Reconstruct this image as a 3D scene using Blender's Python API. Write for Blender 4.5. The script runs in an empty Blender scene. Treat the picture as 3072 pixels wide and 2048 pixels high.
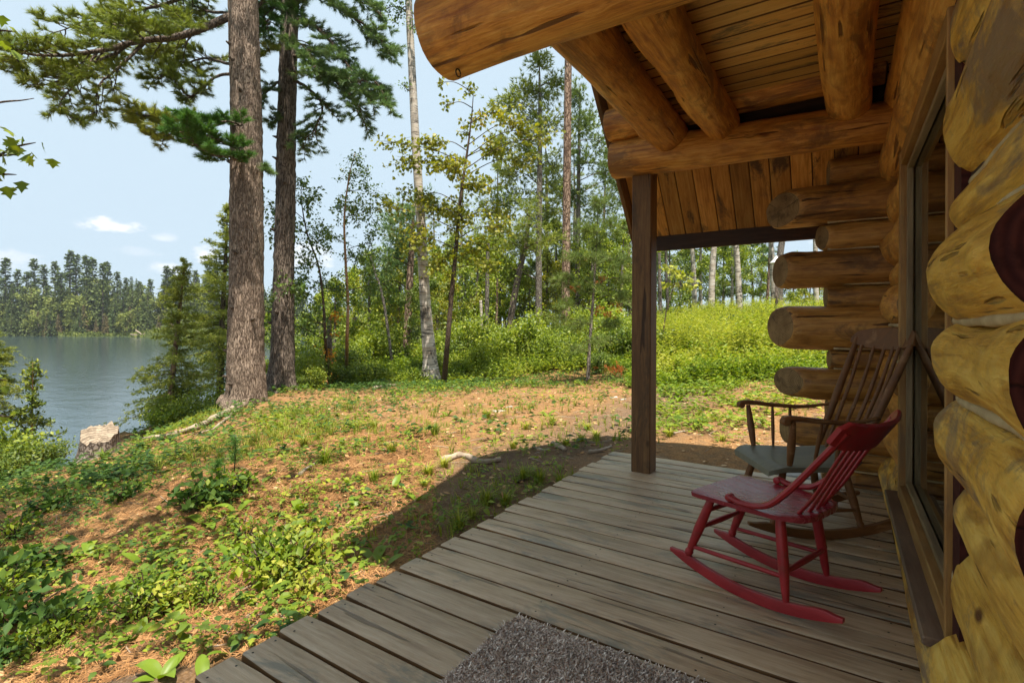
import bpy, math, random
import numpy as np
from mathutils import Vector, Matrix
random.seed(7)
RNG = np.random.default_rng(11)
R_ = math.radians
scene = bpy.context.scene
COL = scene.collection

# ------------------------------------------------------------------ camera, sky, sun, exposure
YAW = R_(33.0); FOC = 1530.0; HOR = 980.0; EYE = 1.10
FX, FY = -math.sin(YAW), math.cos(YAW)
RX, RY = math.cos(YAW), math.sin(YAW)
cam = bpy.data.cameras.new('camera'); camo = bpy.data.objects.new('camera', cam); COL.objects.link(camo)
camo.location = (0, 0, EYE); camo.rotation_euler = (R_(90), R_(-0.25), YAW)
cam.sensor_width = 36; cam.lens = 36 * FOC / 3072; cam.shift_y = (HOR - 1024) / 3072
cam.clip_start = 0.02; cam.clip_end = 6000
scene.camera = camo
SUN_DIR = Vector((0.246, -0.222, 1.0)).normalized()
wd = bpy.data.worlds.new('World'); scene.world = wd; wd.use_nodes = True
wn = wd.node_tree.nodes; wl = wd.node_tree.links
bg = wn['Background']
sky = wn.new('ShaderNodeTexSky'); sky.sky_type = 'NISHITA'; sky.sun_disc = False
sky.sun_elevation = math.asin(SUN_DIR.z); sky.sun_rotation = math.atan2(SUN_DIR.x, SUN_DIR.y)
sky.altitude = 300; sky.air_density = 1.0; sky.dust_density = 2.2; sky.ozone_density = 1.0
bg.inputs['Strength'].default_value = 0.15
# summer haze whitens the clear sky evenly all round; a few small fair-weather clouds low over the lake
hz = wn.new('ShaderNodeMix'); hz.data_type = 'RGBA'; hz.inputs[0].default_value = .62; hz.inputs[7].default_value = (.66, .87, 1.02, 1)
cl_ = wn.new('ShaderNodeMix'); cl_.data_type = 'RGBA'; cl_.blend_type = 'DARKEN'; cl_.inputs[0].default_value = 1; cl_.inputs[7].default_value = (1.1, 1.3, 1.5, 1)
wl.new(sky.outputs[0], cl_.inputs[6]); wl.new(cl_.outputs[2], hz.inputs[6])
tcw = wn.new('ShaderNodeTexCoord'); cn = wn.new('ShaderNodeTexNoise'); cn.inputs['Scale'].default_value = 34; cn.inputs['Detail'].default_value = 7; cn.inputs['Roughness'].default_value = .6
mpw = wn.new('ShaderNodeMapping'); mpw.inputs['Scale'].default_value = (1, 1, 2.2); wl.new(tcw.outputs['Generated'], mpw.inputs[0]); wl.new(mpw.outputs[0], cn.inputs['Vector'])
def wmath(op, a, b=0.0):
    m = wn.new('ShaderNodeMath'); m.operation = op
    for k, v in enumerate((a, b)):
        if isinstance(v, bpy.types.NodeSocket): wl.new(v, m.inputs[k])
        else: m.inputs[k].default_value = v
    return m.outputs[0]
skyc = hz.outputs[2]
for (u, v, wx, wz, amt) in ((337, 682, .042, .0125, 1.0), (490, 716, .022, .008, .35), (415, 758, .03, .008, .2), (615, 768, .022, .016, .8), (20, 785, .045, .016, .35), (915, 770, .05, .03, .6), (500, 810, .03, .012, .5), (-500, 740, .06, .02, .7), (1700, 700, .07, .02, .5), (-1400, 760, .1, .03, .7)):
    r = (u - 1536) / FOC; d = Vector((FX + r * RX, FY + r * RY, -(v - HOR) / FOC)).normalized(); tx = Vector((d.y, -d.x, 0)).normalized(); tz = tx.cross(d)
    def dot(vec):
        n = wn.new('ShaderNodeVectorMath'); n.operation = 'DOT_PRODUCT'; wl.new(tcw.outputs['Generated'], n.inputs[0]); n.inputs[1].default_value = vec; return n.outputs['Value']
    a = wmath('DIVIDE', dot(tx), wx); b = wmath('DIVIDE', dot(tz), wz)
    q = wmath('ADD', wmath('MULTIPLY', a, a), wmath('MULTIPLY', b, b)); fr_ = wmath('GREATER_THAN', dot(d), .2)
    f = wmath('MULTIPLY', wmath('SUBTRACT', 1.25, q), fr_)
    f = wmath('ADD', f, wmath('MULTIPLY', wmath('SUBTRACT', cn.outputs['Fac'], .5), 3.6))
    mr_ = wn.new('ShaderNodeMapRange'); mr_.interpolation_type = 'SMOOTHSTEP'; mr_.inputs['From Min'].default_value = .1; mr_.inputs['From Max'].default_value = 1.6; mr_.inputs['To Max'].default_value = amt; wl.new(f, mr_.inputs['Value'])
    mx_ = wn.new('ShaderNodeMix'); mx_.data_type = 'RGBA'; wl.new(mr_.outputs[0], mx_.inputs[0]); wl.new(skyc, mx_.inputs[6]); mx_.inputs[7].default_value = (1.6, 1.57, 1.6, 1); skyc = mx_.outputs[2]
wl.new(skyc, bg.inputs['Color'])
sl = bpy.data.lights.new('sun', 'SUN'); slo = bpy.data.objects.new('sun', sl); COL.objects.link(slo)
sl.energy = 2.0; sl.angle = R_(0.6); sl.color = (1.0, 0.93, 0.82)
slo.rotation_euler = (-SUN_DIR).to_track_quat('-Z', 'Y').to_euler()
scene.view_settings.view_transform = 'Standard'; scene.view_settings.look = 'None'
scene.view_settings.gamma = 1.0; scene.view_settings.exposure = 2.42
scene.view_settings.use_curve_mapping = False
scene.render.engine = 'CYCLES'
scene.cycles.max_bounces = 10; scene.cycles.diffuse_bounces = 8; scene.cycles.transparent_max_bounces = 12
scene.cycles.use_denoising = True

# ------------------------------------------------------------------ surveying helpers (photo pixel -> place in the world)
def ray(u, v):
    r = (u - 1536) / FOC; up = -(v - HOR) / FOC
    return np.array([FX + r * RX, FY + r * RY, up])
def at(u, v, t):
    d = ray(u, v) * t; d[2] += EYE; return d
def on_z(u, v, z):
    d = ray(u, v); return at(u, v, (z - EYE) / d[2])
def on_y(u, v, y):
    d = ray(u, v); return at(u, v, y / d[1])
def on_x(u, v, x):
    d = ray(u, v); return at(u, v, x / d[0])

# ------------------------------------------------------------------ mesh builder
class MB:
    def __init__(s): s.v = []; s.f3 = []; s.f4 = []; s.n = 0; s.fm = []
    def add(s, verts, tris=None, quads=None):
        verts = np.asarray(verts, float).reshape(-1, 3)
        if tris is not None and len(tris): s.f3.append(np.asarray(tris, int).reshape(-1, 3) + s.n)
        if quads is not None and len(quads): s.f4.append(np.asarray(quads, int).reshape(-1, 4) + s.n)
        s.v.append(verts); s.n += len(verts); return s
    def box(s, lo, hi, M=None, ch=0.0):
        lo = np.array(lo, float); hi = np.array(hi, float)
        if ch <= 0:
            c = np.array([[x, y, z] for x in (lo[0], hi[0]) for y in (lo[1], hi[1]) for z in (lo[2], hi[2])])
            q = [[0, 1, 3, 2], [4, 6, 7, 5], [0, 4, 5, 1], [2, 3, 7, 6], [0, 2, 6, 4], [1, 5, 7, 3]]
            if M is not None: c = xf(M, c)
            return s.add(c, quads=q)
        # chamfered along its longest axis
        ax = int(np.argmax(hi - lo)); o = [i for i in range(3) if i != ax]
        a0, a1, b0, b1 = lo[o[0]], hi[o[0]], lo[o[1]], hi[o[1]]
        pr = [(a0 + ch, b0), (a1 - ch, b0), (a1, b0 + ch), (a1, b1 - ch), (a1 - ch, b1), (a0 + ch, b1), (a0, b1 - ch), (a0, b0 + ch)]
        c = []
        ins = [(lo[ax], .5), (lo[ax] + ch, 0), (hi[ax] - ch, 0), (hi[ax], .5)]
        ca, cb = (a0 + a1) / 2, (b0 + b1) / 2
        for p, k in ins:
            for (a, b) in pr:
                if k:
                    a = a + (ch if a < ca else -ch) * k; b = b + (ch if b < cb else -ch) * k
                w = [0, 0, 0]; w[ax] = p; w[o[0]] = a; w[o[1]] = b; c.append(w)
        q = []
        for k in range(3):
            for i in range(8):
                j = (i + 1) % 8; q.append([k * 8 + i, k * 8 + j, k * 8 + 8 + j, k * 8 + 8 + i])
        q += [[0, 1, 2, 3], [0, 3, 4, 7], [4, 5, 6, 7], [24, 27, 26, 25], [24, 31, 28, 27], [28, 31, 30, 29]]
        c = np.array(c)
        if M is not None: c = xf(M, c)
        return s.add(c, quads=q)
    def tube(s, pts, rad, n=8, cap=True, sq=1.0, up=None):
        pts = np.asarray(pts, float); m = len(pts)
        rad = np.broadcast_to(np.asarray(rad, float), (m,))
        t = np.gradient(pts, axis=0); t /= np.linalg.norm(t, axis=1)[:, None] + 1e-9
        ref = np.array(up if up is not None else ([0, 0, 1.0] if abs(t[0][2]) < .9 else [0, 1.0, 0]))
        a = np.arange(n) * 2 * np.pi / n; V = []
        for i in range(m):
            b = ref - t[i] * (ref @ t[i]); b /= np.linalg.norm(b) + 1e-9
            c = np.cross(t[i], b); ref = b
            V.append(pts[i] + rad[i] * (np.cos(a)[:, None] * b + sq * np.sin(a)[:, None] * c))
        V = np.concatenate(V); i = np.arange(n); j = (i + 1) % n
        Q = np.concatenate([np.stack([k * n + i, k * n + j, (k + 1) * n + j, (k + 1) * n + i], 1) for k in range(m - 1)])
        T = None
        if cap:
            V = np.concatenate([V, pts[:1], pts[-1:]])
            T = np.concatenate([np.stack([j, i, np.full(n, m * n)], 1), np.stack([(m - 1) * n + i, (m - 1) * n + j, np.full(n, m * n + 1)], 1)])
        return s.add(V, tris=T, quads=Q)
    def lathe(s, p0, p1, prof, n=14):
        """turned piece from p0 to p1; prof = [(fraction along, radius)]"""
        p0 = np.array(p0, float); p1 = np.array(p1, float)
        fr = np.array([a for a, _ in prof]); ra = np.array([b for _, b in prof])
        return s.tube(p0 + (p1 - p0) * fr[:, None], ra, n)
    def prism(s, outline, thick, M=None, ch=0.0):
        """outline in local xy (list), extruded from z=0 to thick"""
        o = np.array(outline, float); n = len(o)
        lv = [(0, 0.0)] if ch <= 0 else [(0, ch), (ch, 0.0)]
        lv += [(thick, 0.0)] if ch <= 0 else [(thick - ch, 0.0), (thick, ch)]
        c = o.mean(0); V = []
        for z, ins in lv:
            d = o - c; l = np.linalg.norm(d, axis=1)[:, None] + 1e-9
            V.append(np.concatenate([o - d / l * ins, np.full((n, 1), z)], 1))
        V = np.concatenate(V); m = len(lv); i = np.arange(n); j = (i + 1) % n
        Q = np.concatenate([np.stack([k * n + i, k * n + j, (k + 1) * n + j, (k + 1) * n + i], 1) for k in range(m - 1)])
        V = np.concatenate([V, [[c[0], c[1], 0]], [[c[0], c[1], thick]]])
        T = np.concatenate([np.stack([j, i, np.full(n, m * n)], 1), np.stack([(m - 1) * n + i, (m - 1) * n + j, np.full(n, m * n + 1)], 1)])
        if M is not None: V = xf(M, V)
        return s.add(V, tris=T, quads=Q)
    def mesh(s, name, mats, smooth=True, idx=None):
        me = bpy.data.meshes.new(name)
        V = np.concatenate(s.v) if s.v else np.zeros((0, 3))
        f3 = np.concatenate(s.f3) if s.f3 else np.zeros((0, 3), int)
        f4 = np.concatenate(s.f4) if s.f4 else np.zeros((0, 4), int)
        me.vertices.add(len(V)); me.vertices.foreach_set('co', V.astype(np.float32).ravel())
        lt = np.concatenate([f3.ravel(), f4.ravel()]).astype(np.int32)
        tot = np.concatenate([np.full(len(f3), 3), np.full(len(f4), 4)]).astype(np.int32)
        st = np.concatenate([[0], np.cumsum(tot)[:-1]]).astype(np.int32) if len(tot) else np.zeros(0, np.int32)
        me.loops.add(len(lt)); me.loops.foreach_set('vertex_index', lt)
        me.polygons.add(len(tot)); me.polygons.foreach_set('loop_start', st)
        try: me.polygons.foreach_set('loop_total', tot)
        except Exception: pass
        me.polygons.foreach_set('use_smooth', np.full(len(tot), bool(smooth)))
        for m in (mats if isinstance(mats, (list, tuple)) else [mats]): me.materials.append(m)
        if idx is not None: me.polygons.foreach_set('material_index', np.asarray(idx, np.int32))
        me.update(calc_edges=True); return me
    def build(s, name, mats, parent=None, smooth=True, loc=None, rot=None, M=None, sharp=None):
        me = s.mesh(name, mats, smooth)
        if sharp and smooth: me.set_sharp_from_angle(angle=R_(sharp))
        return place(name, me, parent, loc, rot, M)

def place(name, me, parent=None, loc=None, rot=None, M=None):
    o = bpy.data.objects.new(name, me); COL.objects.link(o)
    if parent is not None: o.parent = parent
    if M is not None: o.matrix_local = M if isinstance(M, Matrix) else Matrix(M)
    if loc is not None: o.location = loc
    if rot is not None: o.rotation_euler = rot
    return o
def xf(M, c):
    M = np.array(M, float); return c @ M[:3, :3].T + M[:3, 3]
def frame(o, ex, ey, ez):
    M = np.eye(4); M[:3, 0] = ex; M[:3, 1] = ey; M[:3, 2] = ez; M[:3, 3] = o; return M
def along(p0, p1, up=(0, 0, 1)):
    """matrix whose local x runs from p0 to p1"""
    p0 = np.array(p0, float); d = np.array(p1, float) - p0; L = np.linalg.norm(d); x = d / L
    z = np.array(up, float); z = z - x * (z @ x); z /= np.linalg.norm(z); y = np.cross(z, x)
    return frame(p0, x, y, z), L
def tag(o, label=None, cat=None, group=None, kind=None):
    if label: o['label'] = label
    if cat: o['category'] = cat
    if group: o['group'] = group
    if kind: o['kind'] = kind
    return o
def empty(name, loc=(0, 0, 0), rz=0.0, label=None, cat=None, group=None):
    o = bpy.data.objects.new(name, None); COL.objects.link(o); o.location = loc; o.rotation_euler = (0, 0, rz)
    o.empty_display_size = .1
    return tag(o, label, cat, group)
def copy_tree(o, parent=None):
    c = o.copy(); COL.objects.link(c)
    if parent is not None: c.parent = parent
    for ch in list(o.children):
        k = copy_tree(ch, c); k.matrix_parent_inverse = ch.matrix_parent_inverse.copy()
    return c
def curve(pts, n):
    """smooth curve through pts (Catmull-Rom)"""
    P = np.asarray(pts, float); P = np.concatenate([[2 * P[0] - P[1]], P, [2 * P[-1] - P[-2]]])
    m = len(P) - 3; t = np.linspace(0, m - 1e-6, n); k = t.astype(int); f = (t - k)[:, None]
    a, b, c, d = P[k], P[k + 1], P[k + 2], P[k + 3]
    return .5 * (2 * b + (c - a) * f + (2 * a - 5 * b + 4 * c - d) * f ** 2 + (3 * b - a - 3 * c + d) * f ** 3)
def unit(a): return a / (np.linalg.norm(a, axis=-1, keepdims=True) + 1e-9)
def smooth01(x): x = np.clip(x, 0, 1); return x * x * (3 - 2 * x)
# cheap value noise for meshes
_perm = RNG.random((64, 64, 64))
def vnoise(p):
    p = np.asarray(p, float); i = np.floor(p).astype(int); f = p - i; f = f * f * (3 - 2 * f); i %= 64; j = (i + 1) % 64
    def g(a, b, c): return _perm[a, b, c]
    x0, y0, z0 = i[..., 0], i[..., 1], i[..., 2]; x1, y1, z1 = j[..., 0], j[..., 1], j[..., 2]
    fx, fy, fz = f[..., 0], f[..., 1], f[..., 2]
    a = g(x0, y0, z0) * (1 - fx) + g(x1, y0, z0) * fx; b = g(x0, y1, z0) * (1 - fx) + g(x1, y1, z0) * fx
    c = g(x0, y0, z1) * (1 - fx) + g(x1, y0, z1) * fx; d = g(x0, y1, z1) * (1 - fx) + g(x1, y1, z1) * fx
    return (a * (1 - fy) + b * fy) * (1 - fz) + (c * (1 - fy) + d * fy) * fz - .5

# ------------------------------------------------------------------ materials
class NT:
    def __init__(s, name):
        s.m = bpy.data.materials.new(name); s.m.use_nodes = True; s.t = s.m.node_tree; s.N = s.t.nodes; s.L = s.t.links
        s.p = s.N['Principled BSDF']; s.out = s.N['Material Output']
    def n(s, ty, **kw):
        a = s.N.new(ty)
        for k, v in kw.items():
            if k.startswith('i_'):
                key = k[2:]; key = int(key) if key.isdigit() else key.replace('_', ' ')
                if hasattr(v, 'is_output') or isinstance(v, bpy.types.NodeSocket): s.L.new(v, a.inputs[key])
                else: a.inputs[key].default_value = v
            else: setattr(a, k, v)
        return a
    def coords(s, scale=(1, 1, 1), jitter=True, kind='Object'):
        tc = s.n('ShaderNodeTexCoord'); o = tc.outputs[kind]
        if jitter:
            oi = s.n('ShaderNodeObjectInfo'); m = s.n('ShaderNodeMath', operation='MULTIPLY', i_0=oi.outputs['Random'], i_1=37.0)
            a = s.n('ShaderNodeVectorMath', operation='ADD', i_0=o, i_1=m.outputs[0]); o = a.outputs[0]
        mp = s.n('ShaderNodeMapping'); s.L.new(o, mp.inputs['Vector']); mp.inputs['Scale'].default_value = scale
        return mp.outputs[0]
    def noise(s, vec, scale, detail=4, rough=.55, dist=0.0):
        a = s.n('ShaderNodeTexNoise', i_Scale=scale, i_Detail=detail, i_Roughness=rough, i_Distortion=dist)
        s.L.new(vec, a.inputs['Vector']); return a.outputs['Fac']
    def ramp(s, fac, stops, interp='LINEAR'):
        a = s.n('ShaderNodeValToRGB'); a.color_ramp.interpolation = interp
        e = a.color_ramp.elements
        while len(e) < len(stops): e.new(.5)
        for k, (p, c) in enumerate(stops):
            e[k].position = p; e[k].color = (c, c, c, 1) if isinstance(c, (int, float)) else (*c, 1)
        s.L.new(fac, a.inputs[0]); return a.outputs[0]
    def mix(s, fac, a, b, mode='MIX'):
        m = s.n('ShaderNodeMix', data_type='RGBA', blend_type=mode)
        for sock, val in ((m.inputs[0], fac), (m.inputs[6], a), (m.inputs[7], b)):
            if isinstance(val, bpy.types.NodeSocket): s.L.new(val, sock)
            elif isinstance(val, (int, float)): sock.default_value = val if sock == m.inputs[0] else (val, val, val, 1)
            else: sock.default_value = (*val, 1)
        return m.outputs[2]
    def math(s, op, a, b=0.0, c=0.0):
        m = s.n('ShaderNodeMath', operation=op)
        for k, val in enumerate((a, b, c)):
            if isinstance(val, bpy.types.NodeSocket): s.L.new(val, m.inputs[k])
            else: m.inputs[k].default_value = val
        return m.outputs[0]
    def bump(s, h, strength=.3, dist=.01):
        b = s.n('ShaderNodeBump', i_Strength=strength, i_Distance=dist); s.L.new(h, b.inputs['Height']); return b.outputs[0]
    def done(s, col, rough=.6, normal=None, spec=.3):
        p = s.p
        if isinstance(col, bpy.types.NodeSocket): s.L.new(col, p.inputs['Base Color'])
        else: p.inputs['Base Color'].default_value = (*col, 1)
        if isinstance(rough, bpy.types.NodeSocket): s.L.new(rough, p.inputs['Roughness'])
        else: p.inputs['Roughness'].default_value = rough
        p.inputs['Specular IOR Level'].default_value = spec
        if normal is not None: s.L.new(normal, p.inputs['Normal'])
        return s.m

def wood(name, dark, mid, light, rough=.5, stain=None, stain_amt=.5, knots=.5, grain=26.0, bump=.25, spec=.3, tint=.25, jit=True, checks=.0, adze=0.0):
    """grain runs along local x"""
    t = NT(name)
    v = t.coords((.075, 1, 1), jit)
    g = t.noise(v, grain * 1.9, 7, .7, .35)
    v2 = t.coords((.5, 1, 1), jit); big = t.noise(v2, 3.2, 5, .65)
    f = t.math('ADD', t.math('MULTIPLY', g, .72), t.math('MULTIPLY', big, .42))
    col = t.ramp(f, [(.42, dark), (.57, mid), (.71, light)])
    # knots
    v3 = t.coords((.45, 1, 1), jit)
    vo = t.n('ShaderNodeTexVoronoi', i_Scale=5.5, i_Randomness=1.0); t.L.new(v3, vo.inputs['Vector'])
    k = t.ramp(vo.outputs['Distance'], [(.035, 1.0), (.10, 0.0)])
    gate = t.ramp(t.noise(v3, 2.1, 1), [(.50, 0.0), (.56, 1.0)])
    kk = t.math('MULTIPLY', t.math('MULTIPLY', k, gate), knots)
    col = t.mix(kk, col, (dark[0] * .35, dark[1] * .3, dark[2] * .3))
    h = t.math('ADD', g, t.math('MULTIPLY', k, .3))
    if stain is not None:
        v4 = t.coords((.35, 1, 1), jit)
        sfac = t.math('MULTIPLY', t.ramp(t.noise(v4, 4.5, 6, .72, .6), [(.53, 0.0), (.62, 1.0)]), stain_amt)
        col = t.mix(sfac, col, stain)
    if checks:
        v5 = t.coords((.07, 1, 1), jit)
        ck = t.ramp(t.noise(v5, 24.0, 3, .5, .3), [(.315, 1.0), (.35, 0.0)])
        col = t.mix(t.math('MULTIPLY', ck, checks), col, (dark[0] * .3, dark[1] * .28, dark[2] * .28))
        h = t.math('SUBTRACT', h, t.math('MULTIPLY', ck, 1.2))
    if adze:
        v6 = t.coords((.55, 1.2, 1.2), jit)
        ad = t.noise(v6, 12.0, 3, .5, .35)
        h = t.math('ADD', h, t.math('MULTIPLY', ad, adze))
        col = t.mix(t.ramp(ad, [(.34, .45), (.5, 0.0)]), col, (dark[0] * .7, dark[1] * .65, dark[2] * .6))
    oi = t.n('ShaderNodeObjectInfo')
    if tint:
        tv = t.math('ADD', t.math('MULTIPLY', oi.outputs['Random'], tint), 1 - tint * .6)
        hs = t.n('ShaderNodeHueSaturation', i_Value=tv, i_Color=col); col = hs.outputs[0]
    rr = t.math('ADD', t.math('MULTIPLY', g, .25), rough - .12)
    return t.done(col, rr, t.bump(h, bump, .008), spec)

M = {}
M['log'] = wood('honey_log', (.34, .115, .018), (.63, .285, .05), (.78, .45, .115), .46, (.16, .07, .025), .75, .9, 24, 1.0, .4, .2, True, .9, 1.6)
M['log_pale'] = wood('peeled_pale_log', (.34, .135, .018), (.70, .385, .055), (.82, .54, .12), .42, (.24, .15, .085), .95, 1.2, 19, 1.3, .4, .14, True, .55, 1.8)
def endgrain(name, dark, mid, light, rings=150.0):
    t = NT(name); tc = t.coords((1, 1, 1), False); sp = t.n('ShaderNodeSeparateXYZ'); t.L.new(tc, sp.inputs[0]); jv = t.coords((1, 1, 1), True)
    n = t.noise(jv, 7, 4, .6); rad = t.math('SQRT', t.math('ADD', t.math('MULTIPLY', sp.outputs[1], sp.outputs[1]), t.math('MULTIPLY', sp.outputs[2], sp.outputs[2])))
    rg_ = t.math('ADD', t.math('MULTIPLY', t.math('SINE', t.math('ADD', t.math('MULTIPLY', rad, rings * 4), t.math('MULTIPLY', n, 9.0))), .18), .5)
    ang = t.math('ARCTAN2', sp.outputs[2], sp.outputs[1]); oi = t.n('ShaderNodeObjectInfo')
    cr = t.math('ABSOLUTE', t.math('SINE', t.math('ADD', t.math('MULTIPLY', ang, 1.5), t.math('ADD', t.math('MULTIPLY', oi.outputs['Random'], 6.0), t.math('MULTIPLY', n, .5)))))
    ck = t.ramp(cr, [(.0, 1.0), (.05, 0.0)]); f = t.math('ADD', t.math('MULTIPLY', rg_, .5), t.math('MULTIPLY', n, .5))
    col = t.ramp(f, [(.35, dark), (.5, mid), (.68, light)]); col = t.mix(t.math('MULTIPLY', ck, .8), col, tuple(x * .2 for x in dark))
    col = t.mix(t.ramp(t.noise(jv, 11, 5, .7), [(.5, 0.0), (.66, .75)]), col, tuple(x * .6 for x in dark))
    return t.done(col, .75, t.bump(t.math('SUBTRACT', f, ck), .5, .006), .2)
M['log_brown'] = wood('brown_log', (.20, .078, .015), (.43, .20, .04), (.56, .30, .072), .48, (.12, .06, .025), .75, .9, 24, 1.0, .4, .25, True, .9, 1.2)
M['log_end'] = endgrain('weathered_log_end', (.13, .075, .032), (.24, .145, .06), (.36, .235, .105))
M['log_stain'] = endgrain('maroon_stained_end', (.030, .006, .005), (.055, .012, .009), (.085, .022, .014), 90.0)
M['ceil'] = wood('ceiling_pine', (.60, .33, .075), (.74, .45, .12), (.82, .56, .19), .42, (.17, .125, .06), .9, .9, 30, .15, .3, .3)
M['roofb'] = wood('roof_pine', (.33, .135, .025), (.55, .26, .055), (.68, .38, .10), .5, (.09, .05, .026), .9, .9, 26, .2, .3, .75)
M['dark'] = wood('dark_stained_lumber', (.030, .014, .008), (.045, .022, .012), (.07, .035, .02), .6, None, 0, .4, 24, .3)
M['post'] = wood('post_timber', (.085, .04, .016), (.15, .075, .028), (.22, .12, .045), .6, (.05, .03, .018), .6, .7, 20, .4, .3, .1, True, .8)
M['trim'] = wood('window_trim_pine', (.22, .095, .025), (.32, .16, .045), (.42, .24, .08), .5, (.16, .10, .05), .5, .3, 26, .2)
M['sill'] = wood('sill_board', (.11, .065, .04), (.16, .10, .065), (.21, .14, .09), .55, (.09, .07, .05), .6, .2, 26, .2)
M['deck'] = wood('weathered_deck', (.30, .20, .118), (.45, .325, .205), (.56, .43, .295), .40, (.19, .18, .14), .8, .9, 26, .5, .5, .26, True, .7)
M['gapshade'] = wood('board_gap_shade', (.055, .026, .010), (.12, .06, .022), (.2, .105, .04), .7)  # board brown darkened to put shade into the gaps between boards
M['joist'] = wood('joist_lumber', (.04, .028, .02), (.06, .042, .03), (.08, .06, .04), .7)
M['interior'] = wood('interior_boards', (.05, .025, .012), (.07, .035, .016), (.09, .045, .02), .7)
t = NT('chinking'); v = t.coords((1, 1, 1)); M['chink'] = t.done(t.ramp(t.noise(v, 18, 4), [(.3, (.36, .26, .13)), (.7, (.52, .41, .23))]), .8, t.bump(t.noise(v, 60, 3), .3, .003))
t = NT('glass')
gl = t.n('ShaderNodeBsdfGlossy', i_Roughness=.012); gl.inputs['Color'].default_value = (.92, .95, .92, 1)
tr = t.n('ShaderNodeBsdfTransparent'); tr.inputs['Color'].default_value = (.80, .84, .80, 1)
fr = t.n('ShaderNodeFresnel', i_IOR=2.1); ms = t.n('ShaderNodeMixShader', i_0=fr.outputs[0], i_1=tr.outputs[0], i_2=gl.outputs[0]); t.L.new(ms.outputs[0], t.out.inputs[0]); M['glass'] = t.m
t = NT('iron'); M['iron'] = t.done((.03, .028, .026), .5, None, .5); t.p.inputs['Metallic'].default_value = .8
# ------------------------------------------------------------------ deck
PITCH = .1465; DX0 = -1.70; DX1 = .235; DY0 = -3.6; DY1 = 4.26  # deck runs on unseen behind the camera, added to bounce sunlight
deck = empty('porch_deck', (0, 0, 0), 0, 'low weathered plank deck of grey brown boards under the cabin porch', 'deck')
nb = int(round((DY1 - DY0) / PITCH))
jm = MB()
for x in (-1.66, -1.0, -.4, .15): jm.box((x - .019, DY0 + .01, -.19), (x + .019, DY1 - .01, -.0385))
jm.build('joist', M['joist'], deck, False)
for k in range(nb):
    y0 = DY0 + k * PITCH + random.uniform(-.0015, .0015); w = .1345 + random.uniform(-.002, .002)
    xl = DX0 + random.uniform(-.012, .012); xr = DX1 + random.uniform(-.01, .0)
    L = xr - xl; n = 14; th = .036
    # rounded 2x6 profile along x with a trace of cupping and warp
    a = np.linspace(0, np.pi / 2, 4); rr = .012
    prof = [(rr - rr * math.cos(q), -rr + rr * math.sin(q)) for q in a] + [(w / 2, -.0012 * random.random())] + [(w - rr + rr * math.cos(q), -rr + rr * math.sin(q)) for q in a[::-1]] + [(w, -th), (0, -th)]
    prof = np.array(prof); m = len(prof); xs = np.linspace(0, L, n); V = []
    ph = random.random() * 9; amp = random.uniform(.0005, .0022)
    for i, x in enumerate(xs):
        sh = .0025 if i in (0, n - 1) else 0
        c = prof.mean(0); pp = prof + (c - prof) * (sh / .03)
        V.append(np.stack([np.full(m, x), pp[:, 0] + .0012 * math.sin(x * 2 + ph), pp[:, 1] + amp * math.sin(x * 1.7 + ph)], 1))
    V = np.concatenate(V); i = np.arange(m); j = (i + 1) % m
    Q = np.concatenate([np.stack([s * m + i, (s + 1) * m + i, (s + 1) * m + j, s * m + j], 1) for s in range(n - 1)])
    cen = [[0, w / 2, -th / 2], [L, w / 2, -th / 2]]
    V = np.concatenate([V, cen]); T = np.concatenate([np.stack([i, j, np.full(m, n * m)], 1), np.stack([(n - 1) * m + j, (n - 1) * m + i, np.full(m, n * m + 1)], 1)])
    gap_shade = ((i >= 8) | (i == 0)).astype(int); me = MB().add(V, tris=T, quads=Q).mesh('board', [M['deck'], M['gapshade']], True, np.concatenate([np.zeros(len(T), int), np.tile(gap_shade, n - 1)])); me.set_sharp_from_angle(angle=R_(50)); place('board', me, deck, (xl, y0, 0))  # sides and lower rounding take the shade brown, so gaps read dark

nh = MB()
for k in range(nb):
    for x in (-1.655, -1.0, -.4, .15):
        for dy in (.03, .105):
            c = np.array([x + random.uniform(-.012, .012), DY0 + k * PITCH + dy + random.uniform(-.006, .006), .0006]); a = np.arange(7) * 2 * math.pi / 7
            if -1.69 < c[0]: nh.add(np.concatenate([[c + [0, 0, .0008]], c + .0042 * np.stack([np.cos(a), np.sin(a), 0 * a], 1)]), tris=[[0, 1 + q, 1 + (q + 1) % 7] for q in range(7)])
o = nh.build('screw_heads', M['iron'], deck, False); o['kind'] = 'stuff'
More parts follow.
